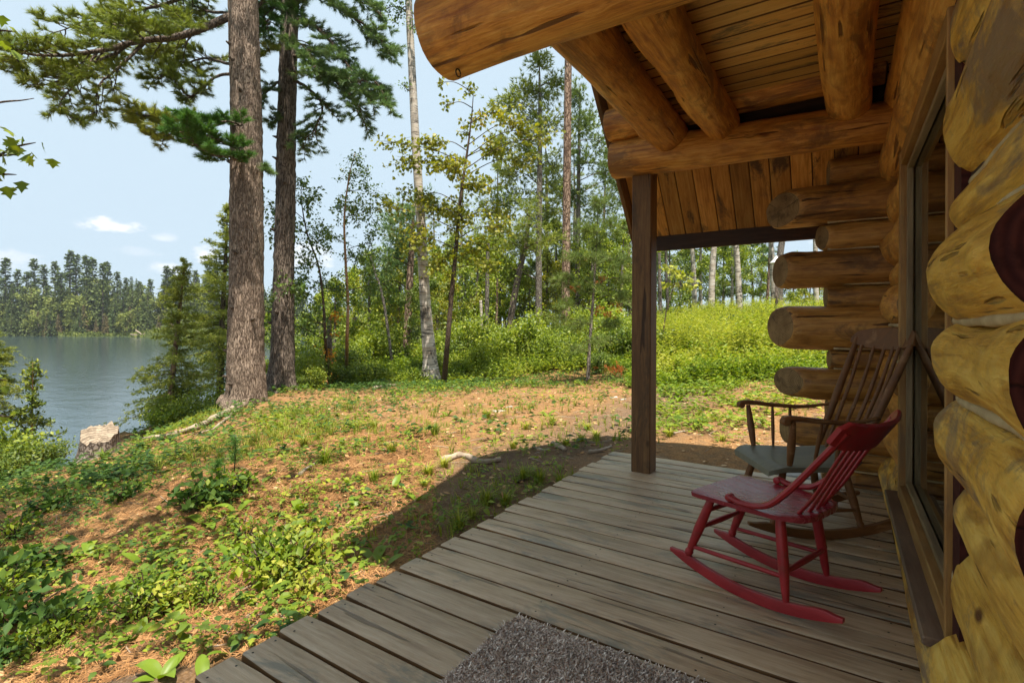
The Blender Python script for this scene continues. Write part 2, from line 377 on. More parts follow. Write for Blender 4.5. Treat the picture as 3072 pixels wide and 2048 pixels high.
# ------------------------------------------------------------------ logs
def log_mesh(L, r0, r1, n=26, m=34, wob=.012, round0=0.0, round1=0.0, bev0=0.0, bev1=0.0, seed=0, dom0=.02, dom1=.02, mats=None, flat=None, notch=None):
    """log along local x; bev shears the cut so that the end face turns towards -y; round tapers the end like an adzed knob"""
    rg = np.random.default_rng(seed + 5)
    s = np.linspace(0, 1, m)
    if round0 > 0 or round1 > 0:
        s = np.unique(np.concatenate([s, np.linspace(0, round0 / L, 9) if round0 else [], 1 - np.linspace(0, round1 / L, 9) if round1 else []]))
        m = len(s)
    a = np.arange(n) * 2 * np.pi / n; o = rg.random(3) * 40
    x = s * L; R = r0 + (r1 - r0) * s
    ka = np.ones(m)
    if round0 > 0:
        q = np.clip(x / round0, 0, 1); e0 = .62 if round0 > .1 else .86; ka *= e0 + (1 - e0) * np.sqrt(1 - (1 - q) ** 2)
    if round1 > 0:
        q = np.clip((L - x) / round1, 0, 1); ka *= .62 + .38 * np.sqrt(1 - (1 - q) ** 2)
    X, A = np.meshgrid(x, a, indexing='ij')
    nz = vnoise(np.stack([X * 2.2 + o[0], 1.4 * np.cos(A) + o[1], 1.4 * np.sin(A) + o[2]], -1)) * 2
    nz2 = vnoise(np.stack([X * 7 + o[1], 4 * np.cos(A) + o[2], 4 * np.sin(A) + o[0]], -1))
    RR = R[:, None] * ka[:, None] * (1 + nz * wob / r0 * .9 + nz2 * wob / r0 * .55)
    # an occasional knot bump
    for _ in range(int(L * 3)):
        kx, kang = rg.random() * L, rg.random() * 6.28
        d = ((X - kx) / .05) ** 2 + (((A - kang + np.pi) % (2 * np.pi) - np.pi) * r0 / .04) ** 2
        RR = RR + .012 * np.exp(-d) * rg.choice([1, 1, -.8])
    bend = wob * 1.2 * np.sin(s * 5 + o[0])
    Y = RR * np.cos(A) + bend[:, None]; Z = RR * np.sin(A) + .6 * bend[::-1, None]
    if flat is not None: Z = np.maximum(Z, flat)
    if notch is not None: Z = np.where((X > notch[0]) & (X < notch[1]), np.minimum(Z, notch[2]), Z)
    if bev0: X = X + np.clip(1 - X / .25, 0, 1) * (-Y) * bev0
    if bev1: X = X + np.clip(1 - (L - X) / .25, 0, 1) * (Y) * bev1
    V = np.stack([X, Y, Z], -1).reshape(-1, 3)
    i = np.arange(n); j = (i + 1) % n
    Q = np.concatenate([np.stack([k * n + i, k * n + j, (k + 1) * n + j, (k + 1) * n + i], 1)[:, ::-1] for k in range(m - 1)])
    # end caps: ring inset a little then centre
    idx = [0] * len(Q); T = []; nV = len(V); ext = []
    for e, row, dom in ((0, 0, -dom0), (1, m - 1, dom1)):
        ring = V[row * n:(row + 1) * n]; c = ring.mean(0)
        inner = c + (ring - c) * .9 + np.array([dom * .4, 0, 0]); ext += [inner, [c + np.array([dom, 0, 0])]]
        b = nV; nV += n + 1
        q = np.stack([row * n + i, row * n + j, b + j, b + i], 1); q = q if e else q[:, ::-1]; q = q[:, ::-1] if not e else q
        qq = np.stack([row * n + j, row * n + i, b + i, b + j], 1) if e == 0 else np.stack([row * n + i, row * n + j, b + j, b + i], 1)
        Q = np.concatenate([Q, qq]); idx += [1] * n
        T.append(np.stack([b + j, b + i, np.full(n, b + n)], 1) if e == 0 else np.stack([b + i, b + j, np.full(n, b + n)], 1))
    V = np.concatenate([V] + [np.array(e) for e in ext]); T = np.concatenate(T)
    mb = MB().add(V, tris=T, quads=Q)
    me = mb.mesh('log', mats or [M['log'], M['log_end']], True, [1] * len(T) + idx)
    me.set_sharp_from_angle(angle=R_(38)); return me

cabin = empty('log_cabin', (.3, 2.6, 0), 0, 'honey coloured log cabin with gabled porch roof and pale chinking', 'cabin')
CI = Matrix.Translation((-.3, -2.6, 0))
def cpart(name, mb_or_mesh, mats=None, Mx=None, smooth=True, sharp=None, parent=None):
    par = parent or cabin
    W = Matrix(Mx) if Mx is not None else Matrix.Identity(4)
    if isinstance(mb_or_mesh, MB): o = mb_or_mesh.build(name, mats, par, smooth, sharp=sharp)
    else: o = place(name, mb_or_mesh, par)
    if parent is None: o.matrix_local = CI @ W
    else: o.matrix_local = (CI @ W) if par.type == 'EMPTY' else W
    return o

# front wall: seams of the log courses
SEAM = [-.04, .255, .507, .705, .915, 1.12, 1.348, 1.50, 1.775, 2.045, 2.33, 2.60]
YN0, YN1, YW0, YW1, YC = 1.08, 1.93, 1.955, 3.46, 4.30
ENDS = []; SF = []
for k in range(len(SEAM) - 1):
    z0, z1 = SEAM[k], SEAM[k + 1]; h = (z1 - z0) / 2; big = [1, .9, 1.15, .75, 1.1, 1, 1.15, .65, 1.25, .8, 1, 1][k]
    Rr = h * 1.10 + .004; fr_x = [.200, .228, .250, .207, .205, .192, .250, .215, .242, .20, .20, .2][k]; cx = fr_x + Rr; cz = (z0 + z1) / 2
    SF.append(cx - math.sqrt(max(0, Rr * Rr - h * h)))
    pale = [M['log_pale'], M['log_stain']]
    if k == 0:          # one sill log runs the whole length, under the window
        me = log_mesh(YC - YN0 + .5, Rr, Rr, 30, 110, .007, seed=k, mats=[M['log_pale'], M['log_stain']], notch=(YN1 - .02 - YN0 + .5, YW1 + .1 - YN0 + .5, .166 - cz))
        Mx, _ = along((cx, YN0 - .5, cz), (cx, YC, cz)); cpart('wall_log', me, Mx=Mx); continue
    if k >= len(SEAM) - 3:  # plate logs above the window
        me = log_mesh(YC - YN0 + 2.0, Rr, Rr, 30, 60, .007, seed=k, mats=[M['log'], M['log_stain']])
        Mx, _ = along((cx, YN0 - 2.0, cz), (cx, YC, cz)); cpart('wall_log', me, Mx=Mx); continue
    ys = YN0 + [0, -.62, -.5, -.13, -.08, .03, -.3, -.14, -.3, 0, 0][k]
    ye = YN1 + random.uniform(-.025, .02)
    me = log_mesh(ye - ys, Rr, Rr, 44, 64, .010, round1=.16 + random.uniform(-.02, .04), seed=k * 3, mats=pale, dom0=-.01, dom1=.015)
    Mx, _ = along((cx, ys, cz), (cx, ye, cz)); cpart('wall_log', me, Mx=Mx); ENDS.append((cx, cz, Rr, ye - .004))
    y2 = YW1 + .035
    me = log_mesh(YC - y2, Rr * .98, Rr * .98, 30, 24, .009, round0=.17, seed=k * 3 + 1, mats=[M['log'], M['log_end']])
    Mx, _ = along((cx, y2, cz), (cx, YC, cz)); cpart('wall_log', me, Mx=Mx)
SFX = [.5 * (a + b) - .004 for a, b in zip(SF[:-1], SF[1:])]
for k, z in enumerate(SEAM[1:-1]):
    segs = [(YN0 - .1, YN1), (YW1 + .03, YC - .1)] if 0 < k < len(SEAM) - 4 else [(YN0 - .5, YC - .1)]
    for (ya, yb) in segs:
        n = max(4, int((yb - ya) / .05)); yy = np.linspace(ya, yb, n)
        p = np.stack([SFX[k] + .003 * np.sin(yy * 9 + k), yy, z + .003 * np.sin(yy * 6.3 + k * 2)], 1)
        if 0 < k < len(SEAM) - 4:
            e = smooth01((yy - (yb - .13)) / .13) if yb < 2.5 else smooth01(((ya + .13) - yy) / .13)
            p[:, 0] += .012 * e
        cpart('chinking', MB().tube(p, .0125 + .002 * np.sin(yy * 21 + k), 8, sq=.8), M['chink'])
# caulk round the shaped log ends by the window, and the reddish board behind them
for (cx, cz, Rr, ye) in ENDS:
    a = np.linspace(1.9, 4.4, 14); cpart('chinking', MB().tube(np.stack([cx + Rr * .70 * np.cos(a), np.full(14, ye), cz + Rr * .70 * np.sin(a)], 1), .0055, 6), M['chink'])
back = MB(); back.box((.288, YN0 - .05, -.2), (.36, YN1 + .0, 2.62)).box((.30, YW1 + .06, -.2), (.36, YC, 2.62)).box((.31, YN1, -.2), (.36, YW1 + .06, .185)).box((.31, YN1, 2.05), (.36, YW1 + .06, 2.62))
cpart('wall_core', back, M['dark'], None, False)
# reddish door casing beside the near log ends
cpart('side_casing', MB().box((.268, YN1 - .10, .2), (.30, YW0 - .021, 2.04)), M['log_stain'], None, False)
dc = MB(); dc.box((.30, YN0 - .55, -.0), (.335, YN0 - .06, 2.1)); cpart('door_casing', dc, M['log_stain'], None, False)

# window
win = empty('window'); win.parent = cabin; win.matrix_local = CI.copy()
wx0, wz0, wz1 = .250, .196, 2.035
def trimbox(name, lo, hi, mat, ch=.003):
    lo = np.array(lo); hi = np.array(hi); ax = int(np.argmax(hi - lo)); Lx = hi[ax] - lo[ax]
    ex = np.eye(3)[ax]; ey = np.eye(3)[(ax + 1) % 3]; ez = np.eye(3)[(ax + 2) % 3]
    Mx = frame(lo, ex, ey, ez); d = hi - lo
    b = MB().box((0, 0, 0), (Lx, d[(ax + 1) % 3], d[(ax + 2) % 3]), ch=ch)
    o = b.build(name, mat, win, False); o.matrix_local = Matrix(Mx); return o
trimbox('sill', (.198, YN1 - .01, .168), (.292, YW1 + .10, .196), M['sill'], .005)
trimbox('casing', (wx0, YW1 - .075, wz0), (.335, YW1, wz1 + .001), M['trim'])
trimbox('casing', (wx0 + .002, YW0, wz1 - .072), (.337, YW1 + .001, wz1), M['trim'])
trimbox('casing', (wx0 + .002, YW0, wz0 + .001), (.337, YW1 - .08, wz0 + .075), M['trim'])
trimbox('casing', (wx0 + .001, YW0 - .02, wz0), (.335, YW0 + .004, wz1 + .001), M['trim'])
sash = wood('aged_sash', (.15, .095, .045), (.23, .155, .075), (.3, .21, .11), .6)
for lo, hi in (((.278, YW1 - .100, wz0 + .078), (.305, YW1 - .0775, wz1 - .075)), ((.279, YW0 + .006, wz1 - .098), (.306, YW1 - .103, wz1 - .0745)), ((.279, YW0 + .006, wz0 + .0775), (.306, YW1 - .103, wz0 + .100))):
    trimbox('sash', lo, hi, sash)
pane = MB().box((.3085, YW0 + .004, wz0 + .076), (.3125, YW1 - .076, wz1 - .073)); pane.build('pane', M['glass'], win, False)
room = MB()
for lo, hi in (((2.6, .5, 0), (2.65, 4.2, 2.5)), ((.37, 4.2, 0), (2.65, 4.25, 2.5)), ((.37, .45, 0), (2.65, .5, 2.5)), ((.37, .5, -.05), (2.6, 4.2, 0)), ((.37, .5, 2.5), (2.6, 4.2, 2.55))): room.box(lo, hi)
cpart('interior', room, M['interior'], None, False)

# side wall: logs crossing at the corner, their tails standing clear past the front wall
YS = 4.315
def yz(u, v, y=4.20): return on_y(u, v, y)
tails = [  # (photo y of upper seam, lower seam, photo x of tail end, bevel)
 (450, 535, 2482, .15), (536, 650, 2338, 1.0), (650, 734, 2466, .55), (737, 842, 2336, .55), (842, 918, 2476, .2), (916, 1041, 2340, .75),
 (1043, 1105, 2486, .25), (1105, 1196, 2362, 1.05), (1196, 1272, 2480, .2), (1270, 1358, 2352, .4), (1358, 1418, 2536, .2), (1418, 1500, 2540, .2)]
for k, (va, vb, ue, bev) in enumerate(tails):
    za = on_y(2590, va, 4.22)[2]; zb = on_y(2590, vb, 4.22)[2]; h = (za - zb) / 2; cz = (za + zb) / 2
    long_ = ue < 2400
    r = h * (1.10 if long_ else 1.06)
    xe = on_y(ue, (va + vb) / 2, 4.24)[0]
    yc = YS + (0 if long_ else .012)
    L = 3.2 - xe
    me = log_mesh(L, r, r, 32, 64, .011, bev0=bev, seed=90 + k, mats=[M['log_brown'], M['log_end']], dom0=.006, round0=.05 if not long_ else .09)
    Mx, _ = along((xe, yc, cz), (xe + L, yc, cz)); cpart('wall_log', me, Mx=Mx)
    xs = np.linspace(max(xe, on_y(tails[min(k + 1, 11)][2], vb, 4.24)[0]) + .03, .27, 16)
    cpart('chinking', MB().tube(np.stack([xs, yc - r * .34 + .006 * np.sin(xs * 11 + k), np.full(16, zb) + .005 * np.sin(xs * 8 + k)], 1), .009, 6), M['chink'])
cpart('wall_core', MB().box((.0, YS - .01, -.2), (3.2, YS + .03, 2.25)), M['dark'], None, False)

# porch timbers
def plog(name, p0, p1, r0, r1, seed, mats=None, **kw):
    Mx, L = along(p0, p1); me = log_mesh(L, r0, r1, 32, 60, kw.pop('wob', .009), seed=seed, mats=mats, **kw); return cpart(name, me, Mx=Mx)
plog('header_log', (-1.50, 3.76, 2.405), (.30, 3.76, 2.315), .142, .118, 31, flat=None)
plog('header_log', (-1.50, 1.735, 2.392), (1.2, 1.735, 2.392), .186, .186, 32, bev0=0, mats=[M['log'], M['log']], dom0=.03)
plog('gable_log', (-1.52, 3.70, 2.660), (.2, 3.70, 2.640), .118, .11, 33)
plog('gable_log', (-1.30, 1.72, 2.77), (.9, 1.72, 2.77), .17, .17, 35)
for k, (x, r, zb) in enumerate(((-1.045, .132, 2.352), (-.705, .120, 2.362), (.015, .118, 2.335))):
    plog('ceiling_beam', (x - .01, 1.45, zb + r), (x + .008, 3.78, zb + r), r * 1.03, r * .97, 40 + k, round1=.12, mats=[M['log'], M['log']], wob=.011)
post = MB(); post.box((0, -.074, -.074), (2.31, .074, .074), ch=.006)
Mx, _ = along((-1.283, 3.84, .0), (-1.283, 3.84, 2.30), up=(0, -1, 0)); cpart('porch_post', post, M['post'], Mx, False)
hk = MB(); a = np.linspace(0, 6.0, 20); hc = np.array([-1.40, 1.72, 2.195])
hk.tube(hc + np.stack([np.zeros(20), .016 * np.cos(a), .016 * np.sin(a)], 1), .003, 6); cpart('hook', hk, M['iron'])

cpart('header_shadow_plank', MB().box((-1.12, 3.84, 2.36), (.28, 3.87, 2.64)), M['dark'], None, False)  # dark plank added in the gap as the shadow above the header
# ceiling boards over the beams
BOXI = [0 if q % 8 in (0, 4) else 1 for q in range(24)] + [1] * 6  # groove and side faces get the dark brown as painted shade
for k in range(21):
    y0 = 1.62 + k * .112; b = MB().box((0, 0, 0), (1.75, .1065, .019), ch=.005).mesh('ceiling_board', [M['ceil'], M['gapshade']], False, BOXI)
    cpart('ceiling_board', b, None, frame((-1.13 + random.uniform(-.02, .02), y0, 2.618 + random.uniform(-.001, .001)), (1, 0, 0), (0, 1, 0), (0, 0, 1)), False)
cpart('gap_dark_sheet', MB().box((-1.12, 1.60, 2.640), (.62, 3.97, 2.652)), M['dark'], None, False)  # dark sheet added above the boards to blacken their gaps
# steep gable roof of the porch
EY, EZ, SL = 4.72, 1.955, 1.19; PY = 2.72; PZ = EZ + SL * (EY - PY)
sl_len = math.hypot(EY - PY, PZ - EZ); far_dir = np.array([0, EY - PY, EZ - PZ]) / sl_len; far_n = np.array([0, PZ - EZ, EY - PY]) / sl_len
for k in range(16):
    x0 = -1.615 + k * .142
    b = MB().box((0, 0, 0), (sl_len, .1355, .019), ch=.004)
    cpart('roof_board', b, M['roofb'], frame(np.array([x0, PY, PZ]), far_dir, (-1, 0, 0) if False else (1, 0, 0), np.cross(far_dir, (1, 0, 0))), False)
near_dir = np.array([0, -(EY - PY), EZ - PZ]) / sl_len
NL = sl_len * .75
shing = NT('asphalt_shingle'); vv = shing.coords((1, 1, 1), False); M['shingle'] = shing.done(shing.ramp(shing.noise(vv, 40, 4), [(.3, (.035, .03, .028)), (.7, (.08, .07, .062))]), .9)
n_far = np.array([0, SL, 1]) / math.hypot(SL, 1); n_near = np.array([0, -SL, 1]) / math.hypot(SL, 1)
rf = MB()
rf.box((0, 0, .024), (sl_len + .04, 3.9, .045), frame(np.array([-1.66, PY, PZ]), far_dir, (1, 0, 0), n_far))
cpart('roof_deck', rf, M['shingle'], None, False)
rf = MB(); rf.box((0, 0, .004), (NL, 3.9, .045), frame(np.array([-1.66, PY, PZ]), near_dir, (1, 0, 0), n_near)); cpart('roof_deck', rf, M['roofb'], None, False)
fb = MB().box((0, 0, 0), (1.98, .036, .14), ch=.003)
cpart('fascia', fb, M['dark'], frame((-1.615, EY - .01, EZ - .145), (1, 0, 0), (0, 1, 0), (0, 0, 1)), False)
for dr, nn, Ls in ((far_dir, n_far, sl_len), (near_dir, n_near, NL)):
    rk = MB().box((0, -.036, -.145), (Ls, 0, .02), ch=.003); cpart('rake_board', rk, M['post'], frame(np.array([-1.62, PY, PZ]), dr, (1, 0, 0), nn), False)
# unseen roof patch added behind and above the camera to shade the deck
mr = MB(); mr.box((0, -.42, 0), (1.9, 1.22, .05), frame((-1.05, 0, 2.92), np.array([.87, 0, .5]), (0, 1, 0), np.array([-.5, 0, .87])))
cpart('deck_shade_roof', mr, M['roofb'], None, False)
wb = MB(); wb.box((.34, -.5, -.2), (.40, .50, 2.6)); cpart('wall_core', wb, M['log_pale'], None, False)
# ------------------------------------------------------------------ rocking chairs
def paint(name, c, wear, rough=.32, sheen=.5):
    t = NT(name); v = t.coords((1, 1, 1), False); g = t.coords((.25, 1.3, 1), False)
    n = t.noise(g, 22, 5, .65); col = t.ramp(n, [(.3, tuple(x * .72 for x in c)), (.55, c), (.75, tuple(min(1, x * 1.25) for x in c))])
    w = t.ramp(t.noise(g, 9, 7, .75, .4), [(.57, 0.0), (.66, .8)])
    col = t.mix(w, col, wear)
    return t.done(col, t.math('ADD', t.math('MULTIPLY', n, .3), rough - .1), t.bump(n, .18, .003), sheen)
M['red'] = paint('worn_red_paint', (.30, .017, .020), (.17, .035, .022), .36, .4)
M['redseat'] = paint('rubbed_red_seat', (.27, .024, .036), (.36, .17, .19), .22, .7)
M['brownc'] = paint('dark_walnut_finish', (.16, .066, .022), (.27, .14, .06), .45, .25)
M['brownseat'] = paint('grey_worn_seat', (.17, .16, .115), (.26, .235, .17), .42, .3)

def rocker_mb(F0, F1, s, R, thick, hgt, taper):
    """runner: arc in the f-z plane from front f=F0 to back f=F1"""
    n = 26; f = np.linspace(F0, F1, n); fc = .0
    zb = R - np.sqrt(R * R - (f - fc) ** 2)
    hh = hgt * (np.clip(np.minimum((F0 - f) / (F0 - F1), (f - F1) / (F0 - F1)) / taper, .16, 1) ** .6)
    V = []
    for dz, ds in ((0, -.5), (0, .5), (.12, .5), (.88, .5), (1, .42), (1, -.42), (.88, -.5), (.12, -.5)):
        V.append(np.stack([f, np.full(n, s + ds * thick), zb + dz * hh], 1))
    V = np.stack(V, 1).reshape(-1, 3); m = 8; i = np.arange(m); j = (i + 1) % m
    Q = np.concatenate([np.stack([k * m + i, k * m + j, (k + 1) * m + j, (k + 1) * m + i], 1) for k in range(n - 1)] + [np.array([[0, 1, 2, 7], [2, 3, 6, 7], [3, 4, 5, 6]])[:, ::-1], (np.array([[0, 1, 2, 7], [2, 3, 6, 7], [3, 4, 5, 6]]) + (n - 1) * m)])
    return MB().add(V, quads=Q), lambda ff: R - math.sqrt(R * R - (ff - fc) ** 2)
def seat_mb(outline_half, thick, dish, front_roll=0.0, back_rise=0.0):
    """outline_half: [(f, halfwidth)] from front to back"""
    o = np.array(outline_half); n = 26; f = np.linspace(o[0, 0], o[-1, 0], n); w = np.interp(-f, -o[:, 0], o[:, 1]); m = 17
    s = np.linspace(-1, 1, m); Fg, Sg = np.meshgrid(f, s, indexing='ij'); W = w[:, None]
    u = (f - f[0]) / (f[-1] - f[0])
    z = -dish * (1 - Sg ** 2) * np.sin(np.clip(u, 0, 1) * np.pi)[:, None] * 1.0 - front_roll * (np.clip((.16 - u) / .16, 0, 1) ** 2)[:, None] + back_rise * (np.clip((u - .55) / .45, 0, 1) ** 2)[:, None]
    edge = (np.abs(Sg) ** 10); top = np.stack([Fg, Sg * W, z - .006 * edge], -1).reshape(-1, 3)
    bot = np.stack([Fg, Sg * W * .97, np.minimum(z, 0) * .0 - thick + (back_rise * (np.clip((u - .55) / .45, 0, 1) ** 2) - front_roll * (np.clip((.16 - u) / .16, 0, 1) ** 2))[:, None] + 0 * Sg], -1).reshape(-1, 3)
    V = np.concatenate([top, bot]); N = n * m; Q = []
    for a in range(n - 1):
        for b in range(m - 1):
            p = a * m + b; Q.append([p, p + 1, p + m + 1, p + m]); Q.append([N + p, N + p + m, N + p + m + 1, N + p + 1])
    for a in range(n - 1):
        for b, fl in ((0, 0), (m - 1, 1)):
            p = a * m + b; q = [p, p + m, N + p + m, N + p]; Q.append(q if not fl else q[::-1])
    for b in range(m - 1):
        p = b; Q.append([p, N + p, N + p + 1, p + 1]); p = (n - 1) * m + b; Q.append([p, p + 1, N + p + 1, N + p])
    return MB().add(V, quads=Q)
LEGP = [(0, .013), (.03, .017), (.07, .0185), (.10, .014), (.14, .016), (.45, .0215), (.8, .019), (.95, .016), (1, .014)]
SPIN = [(0, .007), (.2, .009), (.5, .0105), (.8, .009), (1, .007)]
STR = [(0, .008), (.25, .011), (.5, .013), (.75, .011), (1, .008)]

def red_chair(loc, yaw):
    c = empty('rocking_chair', loc, yaw, 'armless red painted rocking chair with slatted back standing on the deck', 'rocking chair')
    A = lambda n, mb, m=None, sm=True, sh=40: mb.build(n, m or M['red'], c, sm, sharp=sh)
    hz = .388
    zf = {}
    for s in (-.178, .178):
        mb, zz = rocker_mb(.362, -.352, s, .94, .020, .044, .10); A('rocker', mb, sh=35); zf[s] = zz
    A('seat', seat_mb([(.235, .215), (.21, .222), (.0, .215), (-.13, .205), (-.205, .16), (-.225, .08)], .026, .012, 0, .0), M['redseat']).location = (0, 0, hz)
    for sx in (-1, 1):
        fb, bb = .275, -.155
        A('leg', MB().lathe((fb, sx * .178, zf[.178](fb) + .040), (.165, sx * .16, hz - .02), LEGP))
        A('leg', MB().lathe((bb, sx * .178, zf[.178](bb) + .040), (-.115, sx * .145, hz - .02), [(0, .011), (.12, .015), (.4, .0205), (.8, .021), (1, .018)]))
        # side stretcher, low
        A('stretcher', MB().lathe((.262, sx * .176, .125), (-.149, sx * .172, .145), [(0, .009), (.5, .0095), (1, .009)], 10))
    A('stretcher', MB().lathe((.225, -.168, .215), (.225, .168, .215), STR, 10)); A('stretcher', MB().lathe((.19, -.165, .300), (.19, .165, .300), STR, 10))
    A('stretcher', MB().lathe((-.148, -.17, .165), (-.148, .17, .165), STR, 10))
    # outer stiles sweep out of the seat sides and up to the crest
    for sx in (-1, 1):
        p = curve([(.06, sx * .208, hz + .015), (.0, sx * .206, hz + .004), (-.090, sx * .205, hz + .022), (-.170, sx * .206, hz + .095), (-.275, sx * .212, hz + .225), (-.375, sx * .220, hz + .355)], 26)
        A('stile', MB().tube(p, [.017] * 26, 8, True, .75, up=(0, 1, 0)))
        A('stile_scroll', MB().lathe((.062, sx * .216, hz + .012), (.062, sx * .184, hz + .012), [(0, .012), (.1, .016), (.9, .016), (1, .012)], 12))
    for k in range(5):
        s = -.115 + k * .0575
        p = curve([(-.188 + .022 * (abs(s) / .115) ** 2, s, hz - .012), (-.235, s * 1.08, hz + .085), (-.305, s * 1.18, hz + .215), (-.362, s * 1.25, hz + .315)], 12)
        A('back_slat', MB().tube(p, [.0125] * 12, 8, True, .55, up=(0, 1, 0)))
    # curved crest rail
    n = 21; s = np.linspace(-1, 1, n); w = .258; bow = .055 * (1 - s * s)
    up = np.array([-.56, 0, .828]); nf = np.array([.828, 0, .56])
    hlo = .000 + .018 * (1 - np.clip((1 - abs(s)) / .2, 0, 1)); hhi = .118 + .010 * np.cos(s * 3.1) - .035 * np.clip((abs(s) - .86) / .14, 0, 1) ** 2 + .014 * s ** 2
    V = []
    base = np.array([-.342, 0, hz + .285])
    for k in range(n):
        b = base + np.array([0, s[k] * w, 0]) - nf * bow[k] + nf * .028
        for hh, d in ((hlo[k], 0), (hlo[k] + .003, .008), (hhi[k] - .003, .008), (hhi[k], .003), (hhi[k], -.003), (hhi[k] - .003, -.008), (hlo[k] + .003, -.008), (hlo[k], -.003)):
            V.append(b + up * hh + nf * d)
    i = np.arange(8); j = (i + 1) % 8
    Q = np.concatenate([np.stack([k * 8 + i, k * 8 + j, (k + 1) * 8 + j, (k + 1) * 8 + i], 1) for k in range(n - 1)] + [[[0, 1, 2, 7], [2, 3, 6, 7], [3, 4, 5, 6]], [[x + (n - 1) * 8 for x in q] for q in ([0, 7, 2, 1], [2, 7, 6, 3], [3, 6, 5, 4])]])
    A('crest_rail', MB().add(V, quads=Q)); return c

def brown_chair(loc, yaw):
    c = empty('rocking_chair', loc, yaw, 'tall dark brown rocking chair with arms and spindle back by the log wall', 'rocking chair')
    A = lambda n, mb, m=None, sm=True, sh=40: mb.build(n, m or M['brownc'], c, sm, sharp=sh)
    hz = .385; zf = None
    for s in (-.215, .215):
        mb, zf = rocker_mb(.36, -.46, s, 1.05, .026, .046, .12); A('rocker', mb, sh=35)
    A('seat', seat_mb([(.265, .235), (.23, .262), (.05, .255), (-.15, .215), (-.23, .18), (-.25, .16)], .034, .014, .028, .028), M['brownseat']).location = (0, 0, hz)
    for sx in (-1, 1):
        A('leg', MB().lathe((.235, sx * .215, zf(.235) + .038), (.16, sx * .175, hz - .028), LEGP)); A('leg', MB().lathe((-.215, sx * .215, zf(.215) + .038), (-.155, sx * .155, hz - .02), LEGP))
        A('stretcher', MB().lathe((.215, sx * .208, .14), (-.205, sx * .205, .15), STR, 10))
        # arm with scrolled front, its posts
        p = curve([(-.295, sx * .232, hz + .255), (-.15, sx * .268, hz + .232), (.02, sx * .285, hz + .238), (.15, sx * .288, hz + .252), (.215, sx * .288, hz + .247)], 26)
        A('arm', MB().tube(p, np.interp(np.linspace(0, 1, 26), [0, .15, .7, .93, 1], [.012, .016, .022, .025, .018]), 10, True, .0 + .62, up=(0, 1, 0)))
        A('arm_scroll', MB().lathe((.208, sx * .288 - .024, hz + .236), (.208, sx * .288 + .024, hz + .236), [(0, .016), (.1, .020), (.9, .020), (1, .016)], 14))
        A('arm_post', MB().lathe((.155, sx * .225, hz - .004), (.165, sx * .284, hz + .236), [(0, .012), (.1, .016), (.45, .021), (.8, .016), (1, .012)]))
        for f in (.035, -.07): A('arm_spindle', MB().lathe((f, sx * .232, hz - .004), (f - .015, sx * .278, hz + .226), SPIN, 10))
        p0 = np.array([-.205, sx * .185, hz + .02]); p1 = np.array([-.462, sx * .232, hz + .66])
        A('back_post', MB().lathe(p0, p1, [(0, .013), (.06, .017), (.2, .019), (.5, .0205), (.8, .018), (1, .014)]))
    A('stretcher', MB().lathe((.205, -.205, .17), (.205, .205, .17), STR, 10)); A('stretcher', MB().lathe((-.195, -.2, .19), (-.195, .2, .19), STR, 10))
    for k in range(5):
        u = (k - 2) / 2
        p = curve([(-.218 - .015 * (1 - u * u), u * .128, hz + .012), (-.285 - .03 * (1 - u * u), u * .138, hz + .18), (-.372 - .03 * (1 - u * u), u * .15, hz + .40), (-.44 - .03 * (1 - u * u), u * .158, hz + .615)], 12)
        A('spindle', MB().tube(p, [.0085] * 3 + [.0105] * 6 + [.009] * 3, 9))
    n = 25; s = np.linspace(-1, 1, n); up = np.array([-.33, 0, .944]); nf = np.array([.944, 0, .33]); V = []
    base = np.array([-.445, 0, hz + .60])
    for k in range(n):
        a = abs(s[k]); lo = .0 + .025 * np.clip((a - .55) / .45, 0, 1); hi = .128 - .03 * np.clip((a - .55) / .45, 0, 1) ** 1.5 - .032 * np.clip((a - .86) / .14, 0, 1) ** 2 + .006 * np.cos(s[k] * 4)
        b = base + np.array([0, s[k] * .262, 0]) - nf * .035 * (1 - s[k] ** 2) + nf * .012
        for hh, d in ((lo, 0), (lo + .004, .010), (hi - .004, .010), (hi, .004), (hi, -.004), (hi - .004, -.010), (lo + .004, -.010), (lo, -.004)): V.append(b + up * hh + nf * d)
    i = np.arange(8); j = (i + 1) % 8
    Q = np.concatenate([np.stack([k * 8 + i, k * 8 + j, (k + 1) * 8 + j, (k + 1) * 8 + i], 1) for k in range(n - 1)] + [[[0, 1, 2, 7], [2, 3, 6, 7], [3, 4, 5, 6]], [[x + (n - 1) * 8 for x in q] for q in ([0, 7, 2, 1], [2, 7, 6, 3], [3, 6, 5, 4])]])
    A('crest_rail', MB().add(V, quads=Q)); return c
# local +x is the way a chair faces
red_chair((-.262, 2.425, .0005), math.atan2(.35, -.937))
brown_chair((-.21, 3.30, .0005), math.atan2(-.50, -.87))

